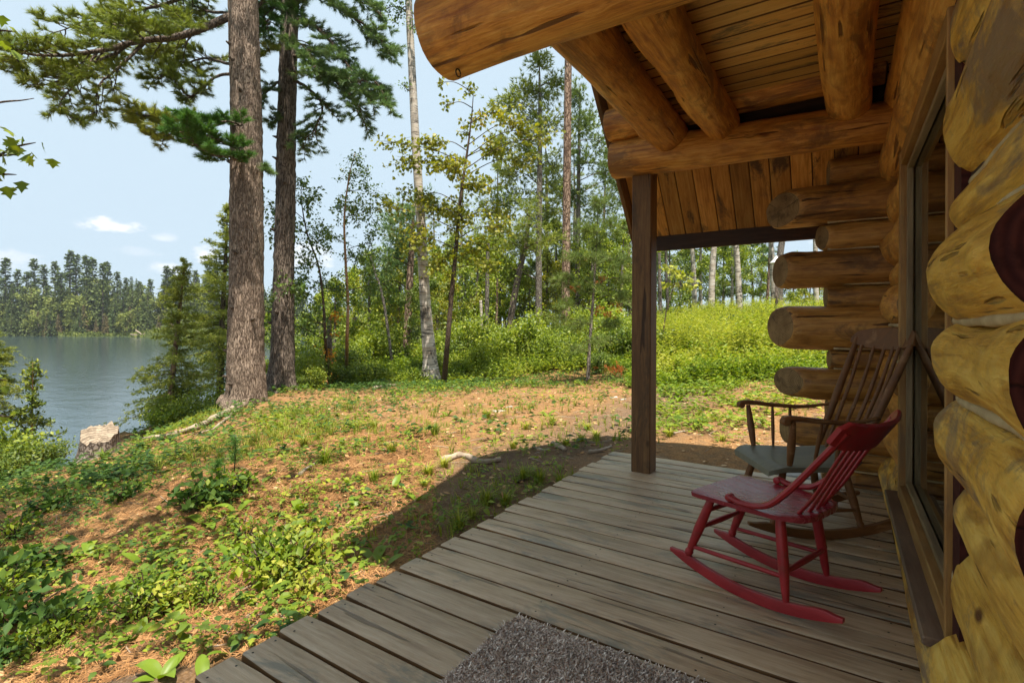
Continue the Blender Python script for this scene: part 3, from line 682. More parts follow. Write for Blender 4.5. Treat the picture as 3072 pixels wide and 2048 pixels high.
# ------------------------------------------------------------------ rug on the deck: woven backing with a pile of twisted yarn tufts
c0 = on_z(1554, 1838, .02); e1 = on_z(1275, 2046, .02); e2 = on_z(2125, 2046, .02)
ux = unit(np.array([e2[0] - c0[0], e2[1] - c0[1], 0])); uy0 = unit(np.array([e1[0] - c0[0], e1[1] - c0[1], 0]))
uy = np.array([ux[1], -ux[0], 0]); uy = uy if uy @ uy0 > 0 else -uy
WX, WY = 1.28, .60
t = NT('shag_yarn'); g = t.n('ShaderNodeNewGeometry')
t.done(t.ramp(g.outputs['Random Per Island'], [(0, (.34, .27, .23)), (.4, (.54, .45, .39)), (.75, (.70, .60, .53)), (1, (.80, .72, .64))]), .9, None, .1); M['yarn'] = t.m
t = NT('rug_backing'); M['rugback'] = t.done((.42, .34, .29), .95)
rug = MB().box((0, 0, 0), (WX, WY, .010), frame(np.array([c0[0], c0[1], .0015]), ux, uy, (0, 0, 1)), ch=.003).build('shag_rug', M['rugback'], None, False)
tag(rug, 'brown speckled shag rug lying on the deck boards', 'rug')
N = 30000; px = RNG.random(N) * WX; py = RNG.random(N) * WY
hgt = .010 + .009 * vnoise(np.stack([px * 9, py * 9, px * 0], 1)) + RNG.normal(0, .0028, N)
az = RNG.random(N) * 6.283; ln = RNG.random(N) * .022; az2 = RNG.random(N) * 3.1416
P = np.array([c0[0], c0[1], .009]) + px[:, None] * ux + py[:, None] * uy
wv = np.stack([np.cos(az2), np.sin(az2), 0 * az2], 1) * .0033; wv2 = np.stack([-np.sin(az2), np.cos(az2), 0 * az2], 1) * .0033
tip = np.stack([np.cos(az) * ln, np.sin(az) * ln, hgt], 1)
mid = P + tip * np.array([.45, .45, .62]); tp = P + tip
V = np.stack([P - wv * .7, P + wv * .7, mid - wv, mid + wv, tp - wv2 * .7, tp + wv2 * .7, P - wv2, P + wv2, tp], 1).reshape(-1, 3)
b = np.arange(N)[:, None] * 9
Q = np.concatenate([b + np.array([[0, 1, 3, 2]]), b + np.array([[2, 3, 5, 4]])]); T = b + np.array([[6, 7, 8]])
pile = MB().add(V, tris=T, quads=Q).build('pile', M['yarn'], rug, True); pile['kind'] = 'stuff'
# stone slab and timber offcut beside the far edge of the deck
st = MB().box((-.22, -.14, 0), (.22, .14, .055), ch=.012); pq = on_z(2375, 1440, 0.0)
t = NT('pale_stone'); v = t.coords(); M['stone'] = t.done(t.ramp(t.noise(v, 14, 5), [(.3, (.25, .24, .22)), (.7, (.40, .39, .36))]), .8, t.bump(t.noise(v, 50, 3), .3))
o = st.build('stepping_slab', M['stone'], None, False, (pq[0], 4.55, -.075), (0, 0, .12)); tag(o, 'pale flat stone slab on the ground at the far edge of the deck', 'stone')
o = MB().box((0, -.07, 0), (.22, .07, .10), ch=.006).build('timber_offcut', M['trim'], None, False, (-.135, 4.50, -.02), (0, 0, .1)); tag(o, 'short sawn timber block lying beside the far deck edge under the brown chair', 'block')
# ------------------------------------------------------------------ land: one sheet out past the far shore
ZW = -2.9
ctl = []
def cp(u, v, t): ctl.append(at(u, v, t))
for x, y, z in ((-1.8, .2, -.10), (-1.8, 1.5, -.09), (-1.8, 3, -.085), (-1.8, 4.5, -.09), (-.6, 4.7, -.085), (1, 5, -.07), (2.5, .5, -.1), (0, -2, -.12), (-2, -2, -.14), (-4, -2, -.4), (-6, -1.5, -.75), (4, 6, 0.0), (6, 12, .6), (12, 20, 1.4), (3, 30, 1.6)): ctl.append(np.array([x, y, z]))
for a in ((300, 1385, 9), (731, 1236, 9.5), (846, 1184, 11), (1293, 1151, 13), (1830, 1176, 9.2), (1100, 1382, 4.6), (627, 1502, 3.95), (0, 2040, 2.1), (0, 1720, 3.2), (0, 1470, 6.0), (150, 1425, 7.2), (500, 1300, 7.6), (900, 1252, 7.5), (1500, 1152, 12), (1763, 1150, 11), (1480, 1075, 18), (1700, 1000, 22), (2100, 1010, 16), (2200, 968, 22), (2400, 955, 26), (1000, 1140, 14), (-300, 1500, 7), (300, 1402, 6.6), (300, 1450, 5.0), (110, 1425, 6.4), (430, 1350, 7.0)): cp(*a)
ctl = np.array(ctl)
def _rbf_fit(P, z):
    n = len(P); d = np.linalg.norm(P[:, None] - P[None], axis=2); A = np.zeros((n + 3, n + 3)); A[:n, :n] = d + np.eye(n) * .02
    A[:n, n] = 1; A[:n, n + 1:] = P; A[n, :n] = 1; A[n + 1:, :n] = P.T
    return np.linalg.solve(A, np.concatenate([z, [0, 0, 0]]))
_W = _rbf_fit(ctl[:, :2], ctl[:, 2])
# near shore as distance by bearing (photo column -> depth)
_us = np.array([-4000, -900, -300, 0, 150, 300, 420, 560, 800, 1000, 1130, 1230, 1300, 1400])
_ts = np.array([4.5, 6.2, 8.2, 8.8, 9.6, 10.6, 11.3, 12.2, 14.5, 19, 26, 48, 120, 400])
def to_view(x, y):
    t = FX * x + FY * y; r = (RX * x + RY * y); return t, r
def land(x, y):
    x = np.asarray(x, float); y = np.asarray(y, float); sh = x.shape; x = x.ravel(); y = y.ravel()
    P = np.stack([x, y], 1); R = np.linalg.norm(P, axis=1); lim = 34.0
    Pc = P * np.minimum(1, lim / np.maximum(R, 1e-6))[:, None]
    z = np.zeros(len(x))
    for k in range(0, len(x), 20000):
        q = Pc[k:k + 20000]; d = np.linalg.norm(q[:, None] - ctl[None, :, :2], axis=2)
        z[k:k + 20000] = d @ _W[:len(ctl)] + _W[len(ctl)] + q @ _W[len(ctl) + 1:]
    z = np.clip(z, -1.6, 3.0)
    bump = .05 * vnoise(np.stack([x * 1.1, y * 1.1, x * 0], 1)) + .035 * vnoise(np.stack([x * 3.1, y * 3.1, x * 0 + 5], 1)) + .014 * vnoise(np.stack([x * 9, y * 9, x * 0 + 9], 1))
    dk = np.maximum(np.maximum(-1.72 - x, x - 6), np.maximum(y - 4.3, -4 - y)); near = np.clip(dk / .5, 0, 1)
    z = z + bump * (.25 + .75 * near)
    # the little bank left of the deck and the root collars
    hx, hy = BANK[0], BANK[1]
    z = z + .13 * np.exp(-(((x - hx) * .9) ** 2 + ((y - hy) * .9) ** 2) / .35)
    for (tx, ty, rr, hh) in COLLAR: z = z + hh * np.exp(-((x - tx) ** 2 + (y - ty) ** 2) / rr ** 2)
    z = np.where(dk < .0, np.minimum(z, -.20), z)
    # shore
    t, r = to_view(x, y); ang = np.where(t > .3, r / np.maximum(t, .3), np.where(r < 0, -9, 9)); u = 1536 + FOC * ang
    ns = np.interp(u, _us, _ts); ns = ns * (1 + .05 * np.sin(u * .02) + .03 * np.sin(u * .057))
    s = (np.where(t > .3, t, np.where(r < 0, R, -1)) - ns)
    dn = np.clip(s / np.minimum(2.6, ns * .2) + .5, 0, 1)
    zl = z * (1 - smooth01(dn)) + (ZW - 1.2) * smooth01(dn)
    fs = 168 + 10 * np.sin(u * .006 + 1) + 6 * np.sin(u * .021) + np.clip((u - 450) * .03, 0, 14) - np.clip((u - 330) / 200, 0, 1) * 6
    df = np.clip((t - fs) / 6, 0, 1)
    hill = ZW + .6 + 10.0 * smooth01((t - fs) / 100) + 1.2 * vnoise(np.stack([x * .03, y * .03, x * 0], 1))
    out = np.where((u < 1350) & (t > fs - 8), zl * (1 - smooth01(df)) + hill * smooth01(df), zl)
    return out.reshape(sh)
BANK = at(600, 1480, 4.1)
PINE1 = at(731, 1236, 9.5); PINE2 = at(846, 1184, 11.0)
COLLAR = [(PINE1[0], PINE1[1], .75, .16), (PINE2[0], PINE2[1], .7, .12)]
def gz(x, y): return float(land(np.array([x]), np.array([y]))[0])
def ground(u, v, n=3):
    """where the view through photo pixel (u,v) meets the land"""
    t = 6.0
    ts = np.concatenate([np.linspace(1.2, 14, 257), np.linspace(14.2, 40, 80)]); d = ray(u, v); P = d[None] * ts[:, None]; zz = P[:, 2] + EYE - land(P[:, 0], P[:, 1])
    k = np.argmax(zz < 0) if (zz < 0).any() else len(ts) - 1
    if k: f = zz[k - 1] / (zz[k - 1] - zz[k] + 1e-9); t = ts[k - 1] + (ts[k] - ts[k - 1]) * f
    else: t = ts[0]
    p = d * t; return np.array([p[0], p[1], gz(p[0], p[1])])

na = 420
ang = np.concatenate([np.linspace(-2.6, -1.15, 40, endpoint=False), np.linspace(-1.15, 1.05, na, endpoint=False), np.linspace(1.05, 3.683, 40, endpoint=False)])
rad = np.concatenate([np.geomspace(.35, 1.4, 10, endpoint=False), np.geomspace(1.4, 16, 190, endpoint=False), np.geomspace(16, 60, 60, endpoint=False), np.geomspace(60, 420, 60, endpoint=False), np.geomspace(420, 900, 8)])
# bearings from the view axis, positive to the right
A, Rr = np.meshgrid(ang, rad, indexing='ij')
gx = Rr * (np.cos(A) * FX + np.sin(A) * RX); gy = Rr * (np.cos(A) * FY + np.sin(A) * RY)
gzv = land(gx, gy); gzv = np.where(Rr > 700, np.minimum(gzv, ZW + 3), gzv)
V = np.stack([gx, gy, gzv], -1).reshape(-1, 3); n1, n2 = gx.shape
ii, jj = np.meshgrid(np.arange(n1), np.arange(n2 - 1), indexing='ij'); i2 = (ii + 1) % n1
Q = np.stack([ii * n2 + jj, ii * n2 + jj + 1, i2 * n2 + jj + 1, i2 * n2 + jj], -1).reshape(-1, 4)[:, ::-1]
t = NT('forest_floor'); v = t.coords((1, 1, 1), False)
n1_ = t.noise(v, 2.2, 6, .6); n2_ = t.noise(v, 11, 6, .7, .3); n3_ = t.noise(v, 70, 5, .7, .8)
c1 = t.ramp(n3_, [(.28, (.13, .060, .022)), (.5, (.335, .175, .070)), (.72, (.46, .275, .125))])
c2 = t.ramp(n3_, [(.28, (.08, .045, .021)), (.5, (.225, .132, .062)), (.72, (.36, .24, .125))])
col = t.mix(t.ramp(n2_, [(.42, 0.0), (.62, 1.0)]), c1, c2)
col = t.mix(t.ramp(n1_, [(.30, .85), (.45, 0.0)]), col, t.mix(n3_, (.03, .017, .009), (.13, .065, .03)))
pos = t.n('ShaderNodeSeparateXYZ'); t.L.new(v, pos.inputs[0])
far = t.n('ShaderNodeVectorMath', operation='LENGTH'); t.L.new(v, far.inputs[0])
ff = t.ramp(t.math('DIVIDE', far.outputs['Value'], 60.0), [(.18, 0.0), (.34, 1.0)])
col = t.mix(ff, col, t.mix(n2_, (.028, .045, .010), (.07, .085, .022)))
gr = t.math('MULTIPLY', t.ramp(t.math('ABSOLUTE', t.math('ADD', pos.outputs[0], 2.3)), [(.15, .8), (1.0, 0.0)]), t.ramp(pos.outputs[1], [(0.0, 0.0), (.5, 1.0)]))
grav = t.n('ShaderNodeTexVoronoi', i_Scale=75.0); t.L.new(v, grav.inputs['Vector'])
col = t.mix(t.math('MULTIPLY', gr, .7), col, t.ramp(grav.outputs['Distance'], [(.1, (.24, .20, .165)), (.6, (.07, .055, .045))]))
hh = t.math('ADD', t.math('MULTIPLY', n3_, .8), n2_)
M['floor'] = t.done(col, .95, t.bump(hh, .9, .03), .1)
gnd = MB().add(V, quads=Q).build('ground', M['floor'], None, True); tag(gnd, kind='structure')
# ------------------------------------------------------------------ lake
t = NT('lake_water'); v = t.coords((1, 1, 1), False)
rot = t.n('ShaderNodeMapping'); t.L.new(v, rot.inputs[0]); rot.inputs['Rotation'].default_value = (0, 0, -YAW); rot.inputs['Scale'].default_value = (.55, 1.3, 1)
w1 = t.noise(rot.outputs[0], 5.0, 4, .6); w2 = t.noise(rot.outputs[0], .8, 3, .5)
h = t.math('ADD', t.math('MULTIPLY', w1, .35), w2)
bm = t.n('ShaderNodeBump', i_Strength=.22, i_Distance=.15); t.L.new(h, bm.inputs['Height'])
t.done((.030, .050, .056), .10, bm.outputs[0], .5); t.p.inputs['IOR'].default_value = 1.333; M['water'] = t.m
lk = MB().add([(-850, -700, ZW), (240, -700, ZW), (240, 900, ZW), (-850, 900, ZW)], quads=[[0, 1, 2, 3]]).build('lake_water', M['water'], None, False); tag(lk, kind='structure')
# ------------------------------------------------------------------ plants: materials and growers
LEAFG = (1.62, 1.5, 1.35)
def leafmat(name, stops, trans=.35, rough=.45, spec=.35, big=1.2, bigamt=.35):
    stops = [(a, (min(.6, c[0] * LEAFG[0]), min(.6, c[1] * LEAFG[1]), c[2] * LEAFG[2])) for a, c in stops]
    t = NT(name); g = t.n('ShaderNodeNewGeometry'); v = t.coords((1, 1, 1), True)
    k = t.math('ADD', t.math('MULTIPLY', g.outputs['Random Per Island'], 1 - bigamt), t.math('MULTIPLY', t.ramp(t.noise(v, big, 2), [(.3, 0.0), (.7, 1.0)]), bigamt))
    col = t.ramp(k, stops)
    t.done(col, rough, None, spec)
    tl = t.n('ShaderNodeBsdfTranslucent'); br = t.n('ShaderNodeHueSaturation', i_Value=1.35, i_Saturation=1.08, i_Color=col); t.L.new(br.outputs[0], tl.inputs['Color'])
    mx = t.n('ShaderNodeMixShader', i_0=trans); t.L.new(t.p.outputs[0], mx.inputs[1]); t.L.new(tl.outputs[0], mx.inputs[2]); t.L.new(mx.outputs[0], t.out.inputs[0])
    return t.m
M['pine'] = leafmat('white_pine_needles', [(0, (.05, .085, .018)), (.45, (.125, .165, .028)), (.8, (.20, .23, .04)), (1, (.27, .26, .06))], .3, .5, .3, .9, .45)
M['pinedark'] = leafmat('blue_green_needles', [(0, (.032, .075, .030)), (.5, (.08, .14, .046)), (1, (.15, .21, .065))], .25, .5, .3, .9, .4)
M['pinegreen'] = leafmat('fresh_green_needles', [(0, (.025, .075, .015)), (.5, (.05, .125, .022)), (1, (.10, .18, .035))], .2, .5, .3)
M['pinelight'] = leafmat('light_pine_needles', [(0, (.05, .09, .022)), (.5, (.10, .15, .035)), (1, (.17, .21, .06))], .25, .5, .3)
M['rusty'] = leafmat('dead_red_needles', [(0, (.14, .04, .012)), (.5, (.22, .065, .018)), (1, (.28, .11, .03))], .2, .6, .2)
M['spruce'] = leafmat('spruce_needles', [(0, (.07, .105, .024)), (.5, (.155, .19, .042)), (1, (.26, .275, .07))], .5, .55, .25, 1.5, .35)
M['cedar'] = leafmat('cedar_sprays', [(0, (.04, .075, .016)), (.5, (.09, .13, .022)), (1, (.17, .19, .035))], .2)
M['aspen'] = leafmat('aspen_leaves', [(0, (.03, .065, .015)), (.5, (.07, .12, .022)), (.85, (.13, .18, .034)), (1, (.22, .23, .045))], .35, .35, .5)
M['maple'] = leafmat('maple_leaves', [(0, (.060, .085, .012)), (.45, (.12, .14, .016)), (.85, (.21, .205, .025)), (1, (.29, .21, .04))], .42, .45, .35)
M['bush'] = leafmat('bush_leaves', [(0, (.05, .09, .013)), (.5, (.125, .175, .022)), (.85, (.21, .25, .03)), (1, (.28, .28, .04))], .38, .45, .35)
M['bushdeep'] = leafmat('deep_bush_leaves', [(0, (.025, .05, .011)), (.5, (.065, .105, .018)), (1, (.14, .175, .026))], .35, .45, .35)
M['weed'] = leafmat('meadow_weeds', [(0, (.08, .115, .014)), (.4, (.175, .21, .028)), (.8, (.265, .285, .05)), (1, (.35, .34, .11))], .42, .5, .3, .35, .35)
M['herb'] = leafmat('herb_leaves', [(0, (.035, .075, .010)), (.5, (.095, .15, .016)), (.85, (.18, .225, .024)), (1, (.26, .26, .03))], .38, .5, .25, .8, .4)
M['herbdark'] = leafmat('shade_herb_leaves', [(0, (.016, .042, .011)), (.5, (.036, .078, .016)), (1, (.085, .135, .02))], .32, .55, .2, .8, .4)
M['grass'] = leafmat('grass_blades', [(0, (.06, .10, .014)), (.5, (.13, .17, .02)), (1, (.24, .24, .045))], .35, .5, .3)
M['broad'] = leafmat('broad_glossy_leaves', [(0, (.05, .10, .010)), (.5, (.095, .16, .016)), (1, (.16, .22, .026))], .35, .42, .3, .8, .2)
M['farpine'] = leafmat('far_pine_crowns', [(0, (.035, .06, .025)), (.5, (.07, .10, .038)), (1, (.12, .145, .052))], .2, .7, .1, .05, .5)
M['farleaf'] = leafmat('far_leafy_crowns', [(0, (.06, .085, .025)), (.5, (.105, .135, .036)), (1, (.17, .185, .055))], .25, .7, .1, .05, .5)
M['farbrown'] = leafmat('far_browned_crowns', [(0, (.07, .065, .03)), (.5, (.115, .10, .05)), (1, (.17, .14, .08))], .05, .7, .1, .05, .5)
M['dryleaf'] = leafmat('dry_leaf_litter', [(0, (.14, .07, .03)), (.5, (.27, .17, .085)), (.85, (.34, .24, .14)), (1, (.42, .34, .24))], .1, .7, .2)
M['needlelit'] = leafmat('dry_needle_litter', [(0, (.08, .037, .014)), (.5, (.215, .115, .048)), (.85, (.31, .185, .088)), (1, (.40, .27, .15))], .0, .75, .15)
def bark(name, deep, mid, top, zs=.22, sc=14.0, bumpd=.03, strength=1.0, moss=None, lit=None):
    t = NT(name); v = t.coords((1, 1, zs), True)
    vo = t.n('ShaderNodeTexVoronoi', i_Scale=sc, i_Randomness=1.0, feature='DISTANCE_TO_EDGE')
    dv = t.n('ShaderNodeTexNoise', i_Scale=sc * .8, i_Detail=4.0); t.L.new(v, dv.inputs['Vector'])
    mv = t.mix(.13, v, dv.outputs['Color'], 'MIX'); t.L.new(mv, vo.inputs['Vector'])
    n = t.noise(v, sc * 1.6, 6, .7, .3); n2 = t.noise(t.coords((1, 1, .6), True), 3.0, 3)
    e = t.ramp(vo.outputs['Distance'], [(.01, 0.0), (.16, 1.0)])
    f = t.math('MULTIPLY', e, t.math('ADD', t.math('MULTIPLY', n, .9), .45))
    col = t.ramp(f, [(.04, deep), (.38, mid), (.85, top)])
    col = t.mix(t.ramp(n2, [(.35, .45), (.6, 0.0)]), col, tuple(x * .62 for x in mid))
    if moss: col = t.mix(t.ramp(t.noise(t.coords((1, 1, .5), True), 4.5, 5, .7), [(.55, 0.0), (.72, .6)]), col, moss)
    return t.done(col, .9, t.bump(f, strength, bumpd), .15)
M['bark'] = bark('pine_bark', (.085, .056, .040), (.225, .16, .118), (.37, .28, .21), .15, 34, .016)
M['bark2'] = bark('dark_pine_bark', (.045, .034, .026), (.13, .098, .076), (.24, .19, .15), .13, 30, .018)
M['barkred'] = bark('red_pine_bark', (.06, .035, .024), (.20, .125, .085), (.34, .235, .17), .35, 12, .02)
M['twig'] = bark('twig_bark', (.035, .024, .016), (.08, .055, .038), (.14, .10, .07), .3, 30, .006)
M['barkgrey'] = bark('grey_bark', (.06, .05, .042), (.15, .125, .105), (.26, .225, .19), .4, 18, .012)
t = NT('birch_bark'); v = t.coords((1, 1, 1), True)
vz = t.coords((1.1, 1.1, 9), True); ln = t.ramp(t.noise(vz, 3.2, 4, .6), [(.54, 0.0), (.62, 1.0)])
pt = t.ramp(t.noise(t.coords((1, 1, .55), True), 3.6, 6, .72, .5), [(.53, 0.0), (.60, 1.0)])
zz = t.n('ShaderNodeSeparateXYZ'); tcb = t.n('ShaderNodeTexCoord'); t.L.new(tcb.outputs['Object'], zz.inputs[0])
low = t.ramp(t.math('DIVIDE', zz.outputs[2], 6.0), [(.05, 1.0), (.4, .75), (.9, .4)])
base = t.ramp(t.noise(vz, 1.1, 3), [(.3, (.34, .27, .20)), (.5, (.47, .41, .34)), (.7, (.56, .51, .45))])
col = t.mix(t.math('MULTIPLY', ln, .9), base, (.06, .05, .045)); col = t.mix(t.math('MULTIPLY', pt, low), col, (.05, .042, .038))
M['birch'] = t.done(col, .65, t.bump(t.math('SUBTRACT', ln, pt), .35, .006), .25)
t = NT('peeling_yellow_bark'); vz = t.coords((1, 1, 5), True); M['peel'] = t.done(t.ramp(t.noise(vz, 5, 4), [(.3, (.16, .075, .035)), (.55, (.36, .20, .10)), (.75, (.52, .36, .21))]), .6, None, .3)
t = NT('weathered_driftwood'); v = t.coords((1, 1, 1), True); M['drift'] = t.done(t.ramp(t.noise(v, 6, 5), [(.3, (.16, .12, .085)), (.55, (.33, .26, .19)), (.75, (.50, .42, .33))]), .85, t.bump(t.noise(v, 20, 4), .4, .01))

def perp(D):
    a = np.where(np.abs(D[:, 2:3]) < .9, np.array([[0, 0, 1.0]]), np.array([[1.0, 0, 0]]))
    s = unit(np.cross(D, a)); return s, np.cross(s, D)
def needles(mb, P, D, n=14, L=.11, w=.005, spread=.75, rg=RNG):
    """bottle-brush tufts of straight needles at points P facing D"""
    P = np.asarray(P, float); D = unit(np.asarray(D, float)); N = len(P)
    if not N: return
    s, b = perp(D); a = rg.random((N, n)) * 6.283; sp = spread * (.25 + .75 * np.sqrt(rg.random((N, n))))
    back = rg.random((N, n)) * .06
    d = D[:, None] + sp[..., None] * (np.cos(a)[..., None] * s[:, None] + np.sin(a)[..., None] * b[:, None]); d = unit(d)
    LL = L * rg.uniform(.7, 1.1, (N, n)); p0 = P[:, None] - D[:, None] * back[..., None]
    tip = p0 + d * LL[..., None]; tip[..., 2] -= LL * .06
    side = unit(np.cross(d, rg.normal(0, 1, (N, n, 3)))) * w * .5
    V = np.stack([p0 - side, p0 + side, tip], 2).reshape(-1, 3)
    mb.add(V, tris=np.arange(len(V)).reshape(-1, 3))
def leaves(mb, P, D, Nn, L, W, shape=0, rg=RNG, curl=.25):
    """blades at P, pointing along D, facing Nn. shape 0: rhomb of 2 faces, 1: ovate of 6, 2: lobed maple of 8, 3: long glossy blade"""
    P = np.asarray(P, float); N = len(P)
    if not N: return
    D = unit(np.asarray(D, float)); Nn = np.asarray(Nn, float); S = unit(np.cross(D, Nn)); Nn = np.cross(S, D)
    L = np.broadcast_to(np.asarray(L, float), (N,))[:, None]; W = np.broadcast_to(np.asarray(W, float), (N,))[:, None]
    if shape == 0:
        V = np.stack([P, P + D * L * .45 + S * W * .5 + Nn * W * .12, P + D * L - Nn * L * curl * .4, P + D * L * .45 - S * W * .5 + Nn * W * .12], 1).reshape(-1, 3)
        b = np.arange(N)[:, None] * 4; mb.add(V, tris=np.concatenate([b + [[0, 1, 2]], b + [[0, 2, 3]]])); return
    if shape == 1:
        pr = [(0, 0), (.3, .46), (.62, .40), (1, 0)]
        V = np.stack([P, P + D * L * .3 + S * W * .48 + Nn * W * .1, P + D * L * .3 - S * W * .48 + Nn * W * .1, P + D * L * .66 + S * W * .40 - Nn * L * (curl * .3 - .02), P + D * L * .66 - S * W * .40 - Nn * L * (curl * .3 - .02), P + D * L - Nn * L * curl, P + D * L * .3 - Nn * 0, P + D * L * .66 - Nn * L * curl * .38], 1).reshape(-1, 3)
        b = np.arange(N)[:, None] * 8
        T = [[0, 1, 6], [0, 6, 2], [5, 7, 3], [5, 4, 7]]; Q = [[1, 3, 7, 6], [6, 7, 4, 2]]
        mb.add(V, tris=np.concatenate([b + [x] for x in T]), quads=np.concatenate([b + [x] for x in Q])); return
    if shape == 2:
        pts = [(0, 0), (.12, .30), (.22, .62), (.45, .30), (.62, .50), (.66, .22), (1.0, 0), (.66, -.22), (.62, -.50), (.45, -.30), (.22, -.62), (.12, -.30), (.4, 0)]
        V = np.stack([P + D * L * a + S * W * c - Nn * (L * curl * a * a * .8 + abs(c) * W * .15) for a, c in pts], 1).reshape(-1, 3); b = np.arange(N)[:, None] * 13
        T = [[12, 0, 1], [12, 1, 3], [1, 2, 3], [12, 3, 5], [3, 4, 5], [12, 5, 6], [12, 6, 7], [7, 8, 9], [12, 7, 9], [9, 10, 11], [12, 9, 11], [12, 11, 0]]
        mb.add(V, tris=np.concatenate([b + [x] for x in T])); return
def rdir(n, rg=RNG): return unit(rg.normal(0, 1, (n, 3)))

# a trunk that carries bark plates as relief
def trunk_mb(pts, rad, n=40, m=120, rid=.02, fl=None, seed=0, lump=.03):
    rg = np.random.default_rng(seed); P = curve(pts, m); r = np.interp(np.linspace(0, 1, m), np.linspace(0, 1, len(rad)), rad)
    a = np.arange(n) * 2 * np.pi / n; o = rg.random(3) * 30
    t = unit(np.gradient(P, axis=0)); ref = np.array([1.0, 0, 0]); s = unit(np.cross(t, np.cross(ref, t))); b = np.cross(t, s)
    dist = np.concatenate([[0], np.cumsum(np.linalg.norm(np.diff(P, axis=0), axis=1))])
    Z, A = np.meshgrid(dist, a, indexing='ij')
    ca, sa = np.cos(A), np.sin(A); R0 = r[:, None]
    k = 2 * np.pi * r.mean() / .045 / 6.283
    nz = vnoise(np.stack([ca * k + o[0], sa * k + o[1], Z * 5 + o[2]], -1)); nz2 = vnoise(np.stack([ca * k * 2.2 + o[1], sa * k * 2.2 + o[2], Z * 11], -1))
    low = vnoise(np.stack([ca * 1.2 + o[2], sa * 1.2 + o[0], Z * .8], -1))
    RR = R0 * (1 + lump * 2 * low) + rid * (np.abs(nz) * 2 - .5 + .5 * nz2)
    if fl:   # root flare: [(azimuth, reach, height)]
        for az, reach, hh in fl:
            w = np.exp(-(((A - az + np.pi) % (2 * np.pi) - np.pi) / .38) ** 2); RR = RR + reach * w * np.exp(-Z / hh)
    V = P[:, None] + RR[..., None] * (ca[..., None] * s[:, None] + sa[..., None] * b[:, None])
    V = V.reshape(-1, 3); i = np.arange(n); j = (i + 1) % n
    Q = np.concatenate([np.stack([q * n + i, q * n + j, (q + 1) * n + j, (q + 1) * n + i], 1) for q in range(m - 1)])
    V = np.concatenate([V, P[-1:]]); T = np.stack([(m - 1) * n + i, (m - 1) * n + j, np.full(n, m * n)], 1)
    return MB().add(V, tris=T, quads=Q)

def pine_limb(wood_, P_, D_, pts, r0, reach=.75, nside=22, start=.25, flat=.35, rg=RNG, dens=1.0, droop=.12, sub=True):
    """a limb with side branches in a roughly level spray; tufts gathered in P_, D_"""
    m = 24; c = curve(pts, m) + np.cumsum(rg.normal(0, .008, (m, 3)), 0); L = np.linalg.norm(np.diff(c, axis=0), axis=1).sum()
    wood_.tube(c, np.linspace(r0, max(r0 * .16, .005), m), 8)
    t = unit(np.gradient(c, axis=0)); sgn = 1
    for k in range(nside):
        s = start + (1 - start) * (k + rg.random() * .7) / nside; i = min(int(s * (m - 1)), m - 2); sgn = -sgn
        side = unit(np.cross(t[i], [0, 0, 1.0])) * sgn
        d = unit(t[i] * rg.uniform(.35, .9) + side * rg.uniform(.7, 1.1) + np.array([0, 0, rg.uniform(-.25, .45) * flat * 2]))
        ln = reach * (1.05 - .45 * s) * rg.uniform(.55, 1.15); q = 7
        f = np.linspace(0, 1, q)[:, None]; b = c[i] + d * ln * f + np.array([0, 0, -droop * ln]) * f ** 2 + np.array([0, 0, .10 * ln]) * np.clip(f - .7, 0, 1) * 3 + np.cumsum(rg.normal(0, .012, (q, 3)), 0)
        wood_.tube(b, np.linspace(.0105 + .004 * ln, .003, q), 5, False)
        tb = unit(np.gradient(b, axis=0)); nt = max(3, int(ln * 11 * dens))
        for z in range(nt):
            u = .25 + .75 * (z + rg.random()) / nt; j = min(int(u * (q - 1)), q - 2); fr = u * (q - 1) - j; p = b[j] * (1 - fr) + b[j + 1] * fr
            sd = unit(np.cross(tb[j], [0, 0, 1.0])) * (1 if z % 2 else -1)
            dd = unit(tb[j] * .7 + sd * rg.uniform(.5, 1.0) + np.array([0, 0, rg.uniform(-.1, .55)])); tl = rg.uniform(.08, .26) * min(1, ln / .6)
            e = p + dd * tl; wood_.tube(np.array([p, (p + e) / 2 + [0, 0, -.006], e]), [.004, .0035, .0025], 4, False)
            for g in (.45, .75, 1.0): P_.append(p + dd * tl * g); D_.append(unit(dd + np.array([0, 0, .25]) + rg.normal(0, .22, 3)))
        P_.append(b[-1]); D_.append(tb[-1])
    P_.append(c[-1]); D_.append(t[-1])

